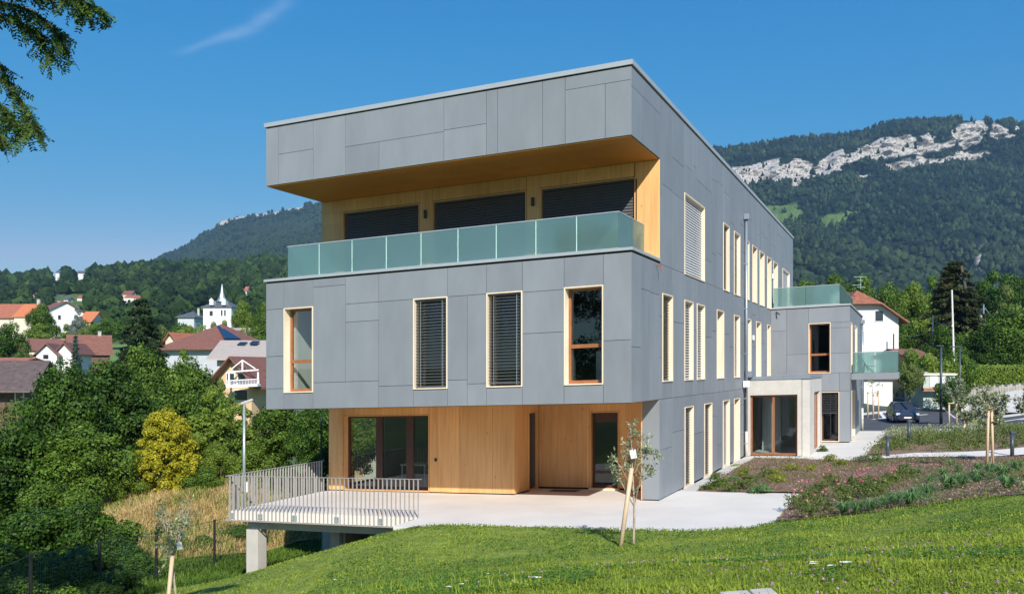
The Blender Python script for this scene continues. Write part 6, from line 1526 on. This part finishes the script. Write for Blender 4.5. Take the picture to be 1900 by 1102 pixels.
# ---------------------------------------------------------------- young staked trees
def young_tree(name, label, X, d, h, branches, leaves, lsize, seed, x=None, trunk_lean=0.02, mat=None, rad=.022, spread=.45, crown0=.5, z=None, targets=None):
    rs = np.random.RandomState(seed); x = xpx(X, d) if x is None else x; z = Hs(x, d) if z is None else z
    root = empty(name, (x, d, z), label, 'young tree'); q = MB()
    tp = [Vector((x + trunk_lean * h * math.sin(t * 5) , d + .02 * math.sin(t * 9), z - .1 + (h * .82 + .1) * t)) for t in np.linspace(0, 1, 8)]
    q.tube(tp, [rad * (1.3 - .9 * t) for t in np.linspace(0, 1, 8)], 8); ends = []
    tg = targets or [(rs.uniform(-1, 1) * spread, rs.uniform(-1, 1) * spread * .8, rs.uniform(crown0, 1) * h) for _ in range(branches)]
    for k, (dx, dy, dz) in enumerate(tg):
        s = tp[min(7, max(5 if crown0 > .6 else 3, int((dz / h - .15) * 7)))]; e = Vector((x + dx, d + dy, z + dz)); m = s.lerp(e, .5) + Vector((0, 0, .05 * rs.normal()))
        q.tube([s, m, e], [rad * .5, rad * .3, rad * .1], 5); ends += [(s, m, e)]
        for j in range(3):
            b = m.lerp(e, rs.uniform(0, .8)); e2 = b + Vector(rs.normal(size=3) * .11 + np.array([0, 0, .05])); q.tube([b, e2], [rad * .18, rad * .07], 4); ends.append((b, b.lerp(e2, .5), e2))
    q.build('trunk', M['palebark'], root, smooth=True)
    C = []; 
    for _ in range(leaves):
        s, m, e = ends[rs.randint(len(ends))]; t = rs.random() ** .6; p = m.lerp(e, t); C.append(np.array(p) + rs.normal(size=3) * .035)
    C = np.array(C); n = len(C); T = unit(rs.normal(size=(n, 3)) + np.array([0, 0, .3])); S = unit(np.cross(T, rs.normal(size=(n, 3)))); sz = lsize * rs.uniform(.6, 1.3, n)
    V, Q = quads_at(C + T * sz[:, None], T, S, sz, sz * .42)
    link_mesh('foliage', arr_mesh('foliage', V, Q, tint=np.clip(rs.random(n), 0, 1), shift=(x, d, z)), mat or G_APPLE, root); return root, x, z
def stake(X0, Y0, X1, Y1, d0, d1, label, r=.035, group='wooden tree stakes'):
    a, b = P(X0, Y0, d0), P(X1, Y1, d1); a = (a[0], a[1], min(a[2], Hs(a[0], a[1])) - .1 if Y0 else Hs(a[0], a[1]) - .1)
    q = MB(); q.tube([a, b], r, 10); o = q.build('tree_stake', M['stake'], loc=a, smooth=True, tint=True); return tag(o, label, 'stake', group)
k_ = 18.0 / F
young_tree('young_tree', 'slim young fruit tree with pale grey leaves on the lawn before the timber wall', 1175, 18.0, 2.35, 0, 1000, .042, 3, crown0=.5, trunk_lean=.008,
    targets=[(-.52, .1, 1.60), (-.45, -.1, 1.85), (-.30, .1, 1.45), (.58, .1, 1.80), (.45, -.15, 1.95), (.25, .1, 1.65), (-.05, .05, 2.40), (.12, -.1, 2.28), (-.15, .15, 2.05), (.35, .2, 2.12), (-.20, 0, 1.9)])
stake(1150, 1017, 1172, 868, 17.85, 17.95, 'leaning wooden stake holding the young fruit tree on the lawn', .045)
def card(X, Y, d, w, h, lab, rot=.2):
    p = Vector(P(X, Y, d)); ca, sa = math.cos(rot), math.sin(rot); q = MB(); c = []
    for oy in (-.003, .003):
        for a, b in ((-w / 2, -h / 2), (w / 2, -h / 2), (w / 2, h / 2), (-w / 2, h / 2)): c.append((p.x + a * ca - b * sa, p.y + oy, p.z + a * sa + b * ca))
    q.hexa(c); tag(q.build('plant_tag', M['white'], loc=tuple(p)), lab, 'tag')
card(1175, 842, 17.85, .12, .17, 'white card tag hanging in the young fruit tree on the lawn')
young_tree('young_tree', 'small sapling with sparse silvery leaves at the bottom left in front of the fence', 322, 15.2, 2.35, 12, 600, .036, 9, spread=.30, crown0=.62, z=-.78)
stake(303, 1115, 320, 1030, 15.0, 15.1, 'leaning stake of the sapling at the lower left', .035)
card(333, 1012, 15.1, .09, .12, 'white card tag in the silvery sapling at the lower left')
young_tree('young_tree', 'staked young tree with round grey green crown at the right in front of the bollard', 1838, 30.5, 2.75, 16, 1500, .065, 13, spread=.50, crown0=.55)
stake(1831, 868, 1834, 752, 30.4, 30.4, 'left stake of the pair at the young tree near the right bollard', .045); stake(1843, 866, 1840, 760, 30.3, 30.4, 'right stake of the pair at the young tree near the right bollard', .04)
young_tree('young_tree', 'young tree with bushy grey green crown behind the leaning stake near the car park', 1800, 50, 2.6, 16, 1300, .10, 17, spread=.75, crown0=.4)
stake(1779, 808, 1796, 775, 50, 50.1, 'short leaning stake left of the bushy young tree near the car park', .06)
young_tree('young_tree', 'young tree framed by three stakes beside the white gravel bank', 1775, 63, 3.4, 14, 1000, .11, 19, spread=.8, crown0=.55)
for X, w in ((1761, 'left'), (1775, 'middle'), (1789, 'right')): stake(X, 790, X, 747, 62 if w != 'middle' else 62.4, 62 if w != 'middle' else 62.4, w + ' stake of the three beside the white gravel bank', .06)
q = MB(); q.tube([P(1759, 748, 61.9), P(1790, 748, 61.9)], .04, 6); tag(q.build('stake_rail', M['stake'], loc=P(1775, 748, 61.9), tint=True), 'cross rail tying the three stakes beside the white gravel bank', 'rail')
young_tree('young_tree', 'thin young tree between three stakes seen under the small balcony', 1620, 74, 3.6, 8, 200, .07, 23, spread=.7, crown0=.6)
for X, w in ((1610, 'left'), (1620, 'middle'), (1630, 'right')): stake(X, 764, X, 727, 73.5 if w != 'middle' else 73.8, 73.5 if w != 'middle' else 73.8, w + ' stake of the three under the small balcony', .06)
q = MB(); q.tube([P(1609, 728, 73.4), P(1631, 728, 73.4)], .04, 6); tag(q.build('stake_rail', M['stake'], loc=P(1620, 728, 73.4), tint=True), 'cross rail tying the three stakes under the small balcony', 'rail')
young_tree('young_tree', 'young tree reaching in at the right edge above the path', 1915, 33, 2.9, 14, 1300, .07, 29, spread=.75, crown0=.55)

# ---------------------------------------------------------------- border plants
def clump_mesh(key, seed, n, kind):
    rs = np.random.RandomState(seed)
    if kind == 'grass':
        a = rs.random(n) * 6.283; sp = rs.uniform(.25, 1.25, n); L = rs.uniform(.5, 1.0, n); b = np.stack([np.cos(a) * .08, np.sin(a) * .08, np.zeros(n)], 1); dr = np.stack([np.cos(a), np.sin(a), np.zeros(n)], 1); sd = np.stack([-np.sin(a), np.cos(a), np.zeros(n)], 1) * .018
        m = b + dr * (sp * L * .35)[:, None] + np.array([0, 0, 1]) * (L * .75)[:, None]; e = b + dr * (sp * L)[:, None] + np.array([0, 0, 1]) * (L * (1.0 - sp * .45))[:, None]
        V = np.stack([b - sd, b + sd, m + sd, m - sd, m - sd, m + sd, e + sd * .2, e - sd * .2], 1).reshape(-1, 3); Q = np.arange(n * 8).reshape(-1, 4); t = np.repeat(rs.random(n) * .9, 2); return arr_mesh('foliage', V, Q, tint=t)
    cl = [(rs.uniform(-.3, .3), rs.uniform(-.3, .3), rs.uniform(.15, .6), rs.uniform(.15, .3)) for _ in range(10)]
    V, Q, t = leaf_cloud(rs, cl, n, .045); return arr_mesh('foliage', V, Q, tint=t)
CM = {'gr': clump_mesh('gr', 1, 170, 'grass'), 'g2': clump_mesh('g2', 2, 120, 'grass'), 'sh': clump_mesh('sh', 3, 900, 'leaf'), 's2': clump_mesh('s2', 4, 700, 'leaf')}
def clump(name, label, cat, x, y, h, w, key, mat, group):
    z = Hs(x, y) + .01; root = empty(name, (x, y, z), label, cat, group); root.rotation_euler.z = random.Random(int(x * 100)).uniform(0, 6.28); root.scale = (w, w, h)
    c = bpy.data.objects.new('foliage', CM[key]); 
    if not CM[key].materials: CM[key].materials.append(mat)
    SC.collection.objects.link(c); c.parent = root; c.material_slots[0].link = 'OBJECT'; c.material_slots[0].material = mat; return root
rr = random.Random(31)
def dpx(X, Y):
    """depth at which the ray through (X, Y) meets the ground"""
    d = 6.0
    for _ in range(400):
        if ZC + (HY - Y) / F * d < Hs((X - CX) / F * d, d): break
        d *= 1.012
    return d
def on(X, Y): d = dpx(X, Y); return xpx(X, d), d
ZN = 'in the mulch bed'
spots = [(1312, 908, 'sh', G_MID), (1335, 902, 'sh', G_MID), (1358, 893, 's2', G_CLUMP), (1330, 890, 's2', G_OLIVE), (1375, 882, 'sh', G_YELLOWG), (1395, 893, 'sh', G_OLIVE), (1412, 912, 'sh', G_CLUMP), (1425, 885, 's2', G_OLIVE), (1440, 878, 's2', G_YELLOWG), (1470, 872, 's2', G_YELLOWG), (1505, 873, 's2', G_YELLOWG), (1540, 855, 's2', G_YELLOWG), (1560, 862, 'sh', G_YELLOWG), (1598, 855, 's2', G_OLIVE), (1625, 856, 's2', G_MID), (1352, 910, 's2', G_MID), (1380, 907, 's2', G_OLIVE), (1527, 838, 'sh', G_MID), (1444, 895, 's2', G_YELLOWG)]
words = ['bluish', 'low', 'loose', 'feathery', 'yellowish', 'small', 'rounded', 'spreading', 'ragged', 'pale']
for i, (X, Y, k, m_) in enumerate(spots):
    x, y = on(X, Y + 3); w = rr.uniform(.5, .8) * (1.1 if k == 'sh' else .9)
    clump('low_shrub', f"{words[i % 10]} little shrub in the mulch near the {'wall windows' if X < 1450 else 'ribbed block'}, {['first','second','third','fourth','fifth','sixth','seventh','eighth','ninth','tenth','eleventh','twelfth','thirteenth','fourteenth','fifteenth','sixteenth','seventeenth','eighteenth','nineteenth'][sorted(range(len(spots)), key=lambda j: spots[j][0]).index(i)]} from the left", 'shrub', x, y, rr.uniform(.28, .45), w, k, m_, 'low shrubs in the mulch bed')
# roses with pink blooms
def rose(x, y, label, nb, seed):
    rs = np.random.RandomState(seed); r_ = clump('rose_bush', label, 'rose bush', x, y, .52, .58, 's2', G_OLIVE, 'rose bushes in the mulch bed')
    for k in range(nb):
        a = rs.random() * 6.28; p = Vector((math.cos(a) * rs.uniform(.05, .42), math.sin(a) * rs.uniform(.05, .42), rs.uniform(.75, 1.2))); n = 26; d = rand_dirs(rs, n); C = np.array(p) + d * np.array([.045, .045, .05]); T = unit(np.cross(d, rs.normal(size=(n, 3)))); V, Q = quads_at(C, T, np.cross(d, T), np.full(n, .04), np.full(n, .036))
        o = link_mesh('bloom', arr_mesh('bloom', V, Q, tint=rs.random(n) * .6 + rs.random() * .4), G_PINK, r_)
RO = [(1478, 945, 3), (1500, 930, 3), (1520, 915, 3), (1528, 948, 2), (1545, 900, 3), (1562, 920, 3), (1585, 905, 2), (1600, 922, 3), (1612, 908, 3), (1640, 905, 2), (1660, 895, 2), (1683, 886, 3), (1500, 958, 2), (1570, 938, 1), (1628, 918, 1)]
for i, (X, Y, nb) in enumerate(RO):
    x, y = on(X, Y + 4); rose(x, y, f"rose bush with {['no','one','two','three'][nb]} pink bloom{'s' if nb != 1 else ''}, number {i + 1} of the roses" if False else ['rose bush with pink blooms at the paved corner, nearest to the terrace', 'rose bush with pink blooms just behind the one at the paved corner', 'rose bush with bright pink blooms touching the terrace edge', 'rose bush with two blooms right of the paved corner', 'rose bush at the back left of the rose group', 'rose bush with pale blooms in the middle of the group', 'small rose bush between the two middle ones', 'rose bush with three blooms right of the middle', 'rose bush with a red bloom at the back of the group', 'rose bush just right of the red flowered one', 'rose bush with pale blooms towards the grass clumps', 'rightmost rose bush with light pink blooms', 'rose bush at the lawn edge, lowest of the group', 'rose bush with a single bloom near the lawn', 'rose bush with a single bloom between lawn and bark'][i], nb, 200 + i)
GC = [(1700, 925, .8), (1760, 905, 1.0), (1785, 900, 1.0), (1812, 892, .9), (1838, 880, 1.0), (1860, 884, 1.0), (1885, 872, .9), (1690, 935, .9), (1720, 920, .9), (1565, 950, .7), (1590, 948, .7), (1615, 945, .7), (1640, 938, .7), (1660, 932, .7), (1725, 893, .6), (1750, 880, .6), (1780, 872, .6), (1700, 880, .55), (1680, 868, .5), (1815, 868, .6), (1765, 862, .55), (1870, 905, .8)]
nth = ['first', 'second', 'third', 'fourth', 'fifth', 'sixth', 'seventh', 'eighth', 'ninth', 'tenth', 'eleventh', 'twelfth', 'thirteenth', 'fourteenth', 'fifteenth', 'sixteenth', 'seventeenth', 'eighteenth', 'nineteenth', 'twentieth', 'twenty first', 'twenty second', 'twenty third', 'twenty fourth', 'twenty fifth', 'twenty sixth', 'twenty seventh', 'twenty eighth', 'twenty ninth', 'thirtieth']
nth = [n_.replace('twenty ', 'twenty-') for n_ in nth]
order = sorted(range(len(GC)), key=lambda j: GC[j][0])
for i, (X, Y, s) in enumerate(GC):
    x, y = on(X, Y + 5); clump('grass_clump', f"tuft of arching leaves in the bark bed by the lawn, {nth[order.index(i)]} from the left", 'grass clump', x, y, .42 * s + .08, .46 * s + .1, 'gr' if i % 2 else 'g2', G_CLUMP, 'strap leaved tufts in the mulch bed')
# low planting in the two beds behind the path and along the car park: too many to count
def scatter_bed(name, label, poly, n, hmin, hmax, mats, seed, size=.035, per=24):
    rs = np.random.RandomState(seed); xs = [p[0] for p in poly]; ys = [p[1] for p in poly]; X = rs.uniform(min(xs), max(xs), n * 6); Y = rs.uniform(min(ys), max(ys), n * 6); s = sdist(X, Y, poly); nzv = fbm(X * .6, Y * .6, seed, 3); ok = np.where((s > .15) & (nzv > .42) & (X / Y < .75))[0][:n]
    X, Y = X[ok], Y[ok]; Z = H(X, Y); m = len(X); hh = rs.uniform(hmin, hmax, m); idx = np.repeat(np.arange(m), per); k = len(idx)
    C = np.stack([X[idx], Y[idx], Z[idx]], 1) + rs.normal(size=(k, 3)) * np.array([.14, .14, 0]) + np.array([0, 0, 1]) * (rs.random(k) * hh[idx])[:, None]
    T = unit(rs.normal(size=(k, 3)) + np.array([0, 0, 1.2])); S = unit(np.cross(T, rs.normal(size=(k, 3)))); V, Q = quads_at(C, T, S, size * rs.uniform(.6, 1.6, k), size * .4 * rs.uniform(.6, 1.4, k))
    base = rs.random(m)[idx]
    return tag(link_mesh(name, arr_mesh(name, V, Q, tint=np.clip(base * .6 + rs.random(k) * .4, 0, 1)), mats), label, 'plants', None, 'stuff')
scatter_bed('bed_planting', 'mixed low perennials in the planted bed behind the first path strip', BED2, 420, .15, .5, G_OLIVE, 61, .05, 40)
scatter_bed('bed_planting', 'grassy perennials in the planted bed beside the car park', BED3, 520, .2, .6, G_APPLE, 62, .06, 40)
scatter_bed('bed_planting', 'thin low growth scattered over the right part of the mulch bed', [p for p in MULCH], 900, .06, .26, G_OLIVE, 63, .028, 26)
RB = XY((1575, 90), (1780, 96), (1780, 104), (1560, 98))
def bushes(name, label, X0, X1, d0, d1, n, h, mats, seed):
    rs = np.random.RandomState(seed); cl = []
    for _ in range(n): d = rs.uniform(d0, d1); x = xpx(rs.uniform(X0, X1), d); cl.append((x, d, max(Hs(x, d), .0) + rs.uniform(.2, h), rs.uniform(.3, .7)))
    V, Q, t = leaf_cloud(rs, cl, n * 170, .07); return tag(link_mesh(name, arr_mesh(name, V, Q, tint=t), mats), label, 'bushes', None, 'stuff')
bushes('ground_bushes', 'low mixed bushes on the raised bed above the dark green bank', 1600, 1790, 90, 99, 70, 1.7, G_OLIVE, 71)
bushes('ground_bushes', 'low bushes along the foot of the green hedge', 1740, 1800, 78, 84, 26, 1.4, G_DARK, 72)

# bark chips
rs = np.random.RandomState(81); n = 60000; xs = [p[0] for p in MULCH]; ys = [p[1] for p in MULCH]
X = rs.uniform(min(xs), max(xs), n); Y = rs.uniform(min(ys), max(ys), n); ok = (sdist(X, Y, MULCH) > .02) & (X / Y < .62); X, Y = X[ok], Y[ok]; n = len(X)
C = np.stack([X, Y, H(X, Y) + .045 + rs.random(n) * .02], 1); T = unit(rs.normal(size=(n, 3)) * np.array([1, 1, .35])); S = unit(np.cross(T, np.array([0, 0, 1.]) + rs.normal(size=(n, 3)) * .4)); V, Q = quads_at(C, T, S, rs.uniform(.02, .045, n), rs.uniform(.008, .018, n))
G_CHIP = leaf_mat('bark_chips', (.09, .045, .03), (.50, .34, .26), 0, .9)
tag(link_mesh('bark_chips', arr_mesh('bark_chips', V, Q, tint=rs.random(n) ** 1.4), G_CHIP), 'loose reddish bark chips strewn over the mulch bed', 'bark', None, 'stuff')

# ---------------------------------------------------------------- grass and clover on the lawn
def blades(name, label, n, ymin, ymax, hlo, hhi, wlo, mat, seed, dens=None, wx=.62, keep=None, tintf=None, cat='grass', lean=.5):
    rs = np.random.RandomState(seed); u = rs.random(n); Y = ymin * (ymax / ymin) ** u; X = Y * rs.uniform(-wx, wx, n); hard = in_hard(X, Y); ok = hard < .04
    if keep is not None: ok &= keep(X, Y, rs)
    X, Y = X[ok], Y[ok]; m = len(X); Z = H(X, Y) + (fbm(X * 1.3, Y * 1.3, 3, 4) - .5) * .07 - .01; a = rs.random(m) * 6.283
    patch_ = fbm(X * .9, Y * .9, 44, 4); hgt = rs.uniform(hlo, hhi, m) * (.35 + 1.3 * patch_); w = wlo * rs.uniform(.6, 1.4, m) * (1 + .10 * Y); l = rs.uniform(0, lean, m) * hgt
    b = np.stack([X, Y, Z], 1); dr = np.stack([np.cos(a), np.sin(a), np.zeros(m)], 1); sd = np.stack([-np.sin(a), np.cos(a), np.zeros(m)], 1) * w[:, None]
    md_ = b + dr * (l * .4)[:, None] + np.array([0, 0, 1]) * (hgt * .6)[:, None]; e = b + dr * (l * 1.2)[:, None] + np.array([0, 0, 1]) * hgt[:, None]
    V = np.stack([b - sd, b + sd, md_ + sd * .8, md_ - sd * .8, md_ - sd * .8, md_ + sd * .8, e + sd * .1, e - sd * .1], 1).reshape(-1, 3); Q = np.arange(m * 8).reshape(-1, 4)
    t = np.clip(-.10 + patch_ * .55 + fbm(X * 4.5, Y * 4.5, 46, 3) * .45 + (rs.random(m) - .5) * .5, 0, 1) if tintf is None else tintf(patch_, rs, m)
    return tag(link_mesh(name, arr_mesh(name, V, Q, tint=np.repeat(t, 2)), mat), label, cat, None, 'stuff')
blades('grass', 'short green grass of the sloping lawn', 300000, 5.2, 34, .014, .042, .0042, G_GRASS, 91, lean=1.4)
blades('grass', 'scattered taller grass stems in the near lawn', 9000, 5.2, 20, .06, .12, .0022, G_GRASS, 191, lean=.6)
blades('grass', 'short green grass of the lawn to either side', 110000, 5.2, 30, .014, .042, .0050, G_GRASS, 192, lean=1.4, wx=1.15, keep=lambda X, Y, r: (np.abs(X / Y) > .57) & (X < 24) & (X > -16))
# clover leaves: small discs of three leaflets
rs = np.random.RandomState(92); n = 120000; Y = 5.2 * (26 / 5.2) ** rs.random(n); X = Y * rs.uniform(-.6, .6, n); ok = (in_hard(X, Y) < 0) & (fbm(X * .7, Y * .7, 45, 4) > .47); X, Y = X[ok], Y[ok]; n = len(X)
Z = H(X, Y) + rs.uniform(.02, .05, n); C = np.stack([X, Y, Z], 1); nr_ = unit(rs.normal(size=(n, 3)) * .35 + np.array([0, 0, 1.])); T = unit(np.cross(nr_, rs.normal(size=(n, 3)))); S = np.cross(nr_, T); s = .008 * (1 + .09 * Y)
V, Q = quads_at(C, T, S, s, s * .8); G_CLOV = leaf_mat('clover_leaves', (.045, .12, .02), (.15, .29, .045), .35)
tag(link_mesh('clover', arr_mesh('clover', V, Q, tint=rs.random(n)), G_CLOV), 'clover leaves spreading through the lawn', 'clover', None, 'stuff')
rs = np.random.RandomState(93); n = 420; Y = 5.2 * (13 / 5.2) ** rs.random(n); X = Y * rs.uniform(-.1, .6, n); pr = fbm(X * .8, Y * .8, 47, 3); ok = (in_hard(X, Y) < -.3) & (pr + (X / Y) * .35 > .52) & (Y < 13); X, Y = X[ok], Y[ok]; n = len(X); k = 12
idx = np.repeat(np.arange(n), k); d = rand_dirs(rs, n * k); C = np.stack([X, Y, H(X, Y) + rs.uniform(.04, .09, n)], 1)[idx] + d * .008; T = unit(np.cross(d, rs.normal(size=(n * k, 3)))); V, Q = quads_at(C, T, np.cross(d, T), np.full(n * k, .007), np.full(n * k, .006))
tag(link_mesh('clover_flowers', arr_mesh('clover_flowers', V, Q, tint=rs.random(n)[idx]), G_CLOVER), 'small pinkish clover flowers dotted over the near lawn', 'flowers', None, 'stuff')
# seeding stems along the upper lawn edge by the paving
def edge_keep(X, Y, rs): h_ = np.maximum(sdist(X, Y, WT), sdist(X, Y, MULCH)); return (h_ > -.45) & (h_ < .02)
blades('edge_weeds', 'taller wispy grass along the paving edge', 42000, 14, 24, .02, .10, .0028, G_GRASS, 94, keep=edge_keep)
def dry_keep(X, Y, rs): return (sdist(X, Y, DRY) > .1)
def dblades(name, label, n, poly, hlo, hhi, w, mat, seed, thr=0, cat='grass'):
    rs = np.random.RandomState(seed); xs = [p[0] for p in poly]; ys = [p[1] for p in poly]; X = rs.uniform(min(xs), max(xs), n); Y = rs.uniform(min(ys), max(ys), n); pt = fbm(X * .35, Y * .35, seed, 4); ok = (sdist(X, Y, poly) > .1) & (pt > thr); X, Y, pt = X[ok], Y[ok], pt[ok]; m = len(X)
    Z = H(X, Y); a = rs.random(m) * 6.283; h_ = rs.uniform(hlo, hhi, m) * (.5 + pt); l = rs.uniform(.1, .9, m) * h_; b = np.stack([X, Y, Z], 1); dr = np.stack([np.cos(a), np.sin(a), np.zeros(m)], 1); sd = np.stack([-np.sin(a), np.cos(a), np.zeros(m)], 1) * w
    md_ = b + dr * (l * .4)[:, None] + np.array([0, 0, 1]) * (h_ * .6)[:, None]; e = b + dr * l[:, None] + np.array([0, 0, 1]) * (h_ * .95)[:, None]
    V = np.stack([b - sd, b + sd, md_ + sd, md_ - sd, md_ - sd, md_ + sd, e + sd * .2, e - sd * .2], 1).reshape(-1, 3); return tag(link_mesh(name, arr_mesh(name, V, np.arange(m * 8).reshape(-1, 4), tint=np.repeat(np.clip(pt * .8 + rs.random(m) * .4 - .1, 0, 1), 2)), mat), label, cat, None, 'stuff')
dblades('dry_grass', 'tall straw coloured grass on the bank beyond the fence', 110000, DRY, .12, .48, .011, G_DRY, 95)
dblades('green_weeds', 'green weeds mixed into the straw coloured grass', 26000, DRY, .15, .5, .016, G_LIGHT, 96, thr=.50)
dblades('meadow_grass', 'rough green grass between fence and dry bank', 50000, XY((150, 31), (330, 31.5), (440, 34), (600, 38), (600, 31), (480, 27.5), (300, 24), (120, 22)), .08, .25, .012, G_MID, 97)
# bare earth by the deck post and the paving corner
def soil(name, pts, seed, mt='soil', kind='structure'):
    o = drape(name, pts, .12, .035, M[mt], noise=.05); return o
soil('bare_earth', W2([(11.1, -4.2), (11.0, -4.75), (9.5, -5.0), (8.0, -4.95), (7.0, -4.7), (7.6, -4.35), (9.2, -4.3), (10.6, -4.2)]), 1)
soil('bare_earth', W2([(6.2, -4.5), (6.0, -4.95), (5.3, -5.5), (4.6, -6.0), (4.3, -5.9), (4.9, -5.2), (5.4, -4.5)]), 2)
rs = np.random.RandomState(98)
for i, (X, Y, s) in enumerate([(622, 1081, .05), (833, 1097, .03), (856, 1092, .025), (995, 1079, .05), (1570, 1052, .06), (1510, 1054, .045), (1512, 1051, .05), (1542, 1058, .04), (818, 1080, .02), (905, 1070, .02)]):
    d = dpx(X, Y); x = xpx(X, d); z = Hs(x, d) + .07; q = MB(); c = []; s *= .6; z -= .03
    for zz in (0, .004):
        for a in range(4): an = a * 1.57 + rs.uniform(-.3, .3); c.append((x + math.cos(an) * s * 1.6, d + math.sin(an) * s * .7, z + zz + rs.uniform(0, .004)))
    q.hexa(c); tag(q.build('paper_scrap', M['white'], loc=(x, d, z)), ['white scrap on the lawn below the railing', 'tiny white scrap at the bottom centre left of its twin', 'tiny white scrap at the bottom centre right of its twin', 'white scrap on the grass below the middle of the terrace', 'longest white sliver on the right lawn', 'small white sliver left of the longest one', 'second small white sliver left of the longest one', 'short white sliver between the others on the right lawn', 'white speck on the lawn left of the centre', 'white speck on the lawn near the centre'][i], 'scrap', 'white scraps lying on the lawn')
d = 6.35; q = MB()
for X0, X1, o_ in ((1340, 1395, 0), (1396, 1440, .01)): q.hexa([(xpx(X, d) + a, d + b, Hs(xpx(X, d), d) + z) for z in (-.1, .045 + o_) for X, a, b in ((X0, 0, -.3), (X1, 0, -.32), (X1, 0, .12), (X0, 0, .10))])
tag(q.build('kerb_stone', M['stone'], loc=P(1390, 1095, d), bevel=.012), 'pale stone edging cut by the bottom edge of the picture', 'kerb stone')

# ---------------------------------------------------------------- overhanging tree at the upper left
rs = np.random.RandomState(110); tx, ty = -9.6, 8.6; tz = Hs(tx, ty) - .2
root = empty('overhanging_tree', (tx, ty, tz), 'robinia tree outside the left edge whose leafy twigs hang into the sky corner', 'tree')
q = MB(); q.tube([(tx, ty, tz), (tx + .2, ty, tz + 2.5), (tx + .1, ty + .2, tz + 5), (tx + .4, ty, tz + 8)], [.26, .2, .15, .07], 10)
tips = []
def ftw(X, Y, d): return Vector(P(X, Y, d))
MAIN = [[(-340, -60), (-60, -50), (60, -20), (150, 0), (190, 20)], [(-300, 60), (-80, 20), (20, 30), (75, 65), (95, 105)], [(-300, 100), (-90, 70), (0, 120), (30, 175), (60, 230)], [(-260, 200), (-70, 150), (0, 195), (25, 225), (70, 240)], [(-300, 0), (-50, -10), (60, 20), (110, 60), (122, 92)], [(-200, 240), (-60, 230), (-10, 245), (5, 262)], [(-280, -90), (-40, -90), (70, -60), (140, -30), (160, 15)]]
for i, br in enumerate(MAIN):
    dd = 8.2 + .35 * (i % 3); pts = [Vector((tx + .2, ty, tz + 5.5))] + [ftw(X, Y, dd + .1 * math.sin(k * 2 + i)) for k, (X, Y) in enumerate(br)]; q.tube(pts, [.06, .035, .016, .010, .006, .003][:len(pts)], 6)
    for k in range(2, len(pts) - 1):
        L = (pts[k + 1] - pts[k]).length
        for _ in range(int(12 + L * 62)): b = pts[k].lerp(pts[k + 1], rs.random()); tips.append((b, (pts[k + 1] - pts[k]).normalized()))
q.build('trunk', M['bark'], root, smooth=True)
Cs, Ts, Ss, tt = [], [], [], []; tw = MB()
for b, dr in tips:
    a = Vector((rs.normal() * .7, rs.normal() * .7, -0.55 + rs.normal() * .35)) + dr * .6; a.normalize(); L = rs.uniform(.12, .22); e = b + a * L + Vector((0, 0, -.03)); tw.tube([b, b.lerp(e, .5) + Vector((0, 0, .012)), e], [.0022, .0016, .001], 3, cap=False); sdv = a.cross(Vector((rs.normal(), rs.normal(), 1))).normalized(); sh = rs.random()
    nl = int(L / .019)
    for j in range(nl):
        p = b.lerp(e, (j + .6) / nl)
        for s in (-1, 1): t = (sdv * s + a * .35 + Vector(rs.normal(size=3) * .18)).normalized(); Cs.append(p + t * .018); Ts.append(t); Ss.append(a); tt.append(sh * .6 + rs.random() * .35)
n = len(Cs); C, T = np.array(Cs), np.array(Ts); S = unit(np.array(Ss) + rs.normal(size=(n, 3)) * .4); sz = rs.uniform(.016, .025, n); V, Q = quads_at(C, T, S, sz, sz * .5)
link_mesh('twig_foliage', arr_mesh('twig_foliage', V, Q, tint=np.array(tt), shift=root.location), G_DARK, root); tw.build('twigs', M['bark'], root)
cl = [(tx + rs.normal() * 1.1 - .7, ty + rs.normal() * 1.5, tz + rs.uniform(4, 10.5), rs.uniform(.6, 1.2)) for _ in range(34)]; V, Q, t = leaf_cloud(rs, cl, 26000, .07)
okq = (V.reshape(-1, 4, 3)[:, 0, 0] / np.maximum(V.reshape(-1, 4, 3)[:, 0, 1], 1)) < -.60
V = V.reshape(-1, 4, 3)[okq].reshape(-1, 3); Q = np.arange(len(V)).reshape(-1, 4)
link_mesh('crown', arr_mesh('crown', V, Q, tint=t[okq], shift=root.location), G_MID, root)
# trees of the garden behind the viewpoint: they are what the window glass mirrors
for i, (x, y, h) in enumerate([(-14, -38, 12), (-3, -42, 14), (8, -40, 12), (19, -37, 13), (30, -34, 12), (-26, -34, 13), (42, -25, 12)]):
    plant('garden_tree', ['broadleaved tree behind the viewpoint, far left', 'tall broadleaved tree behind the viewpoint, centre left', 'broadleaved tree directly behind the viewpoint', 'broadleaved tree behind the viewpoint, centre right', 'broadleaved tree behind the viewpoint, right', 'broadleaved tree behind the viewpoint, outermost left', 'broadleaved tree behind the viewpoint, outermost right'][i], 'tree', x, y, h, h * .95, 'b2' if i % 2 else 'b1', G_DARK, 'garden trees behind the viewpoint', seed=i)
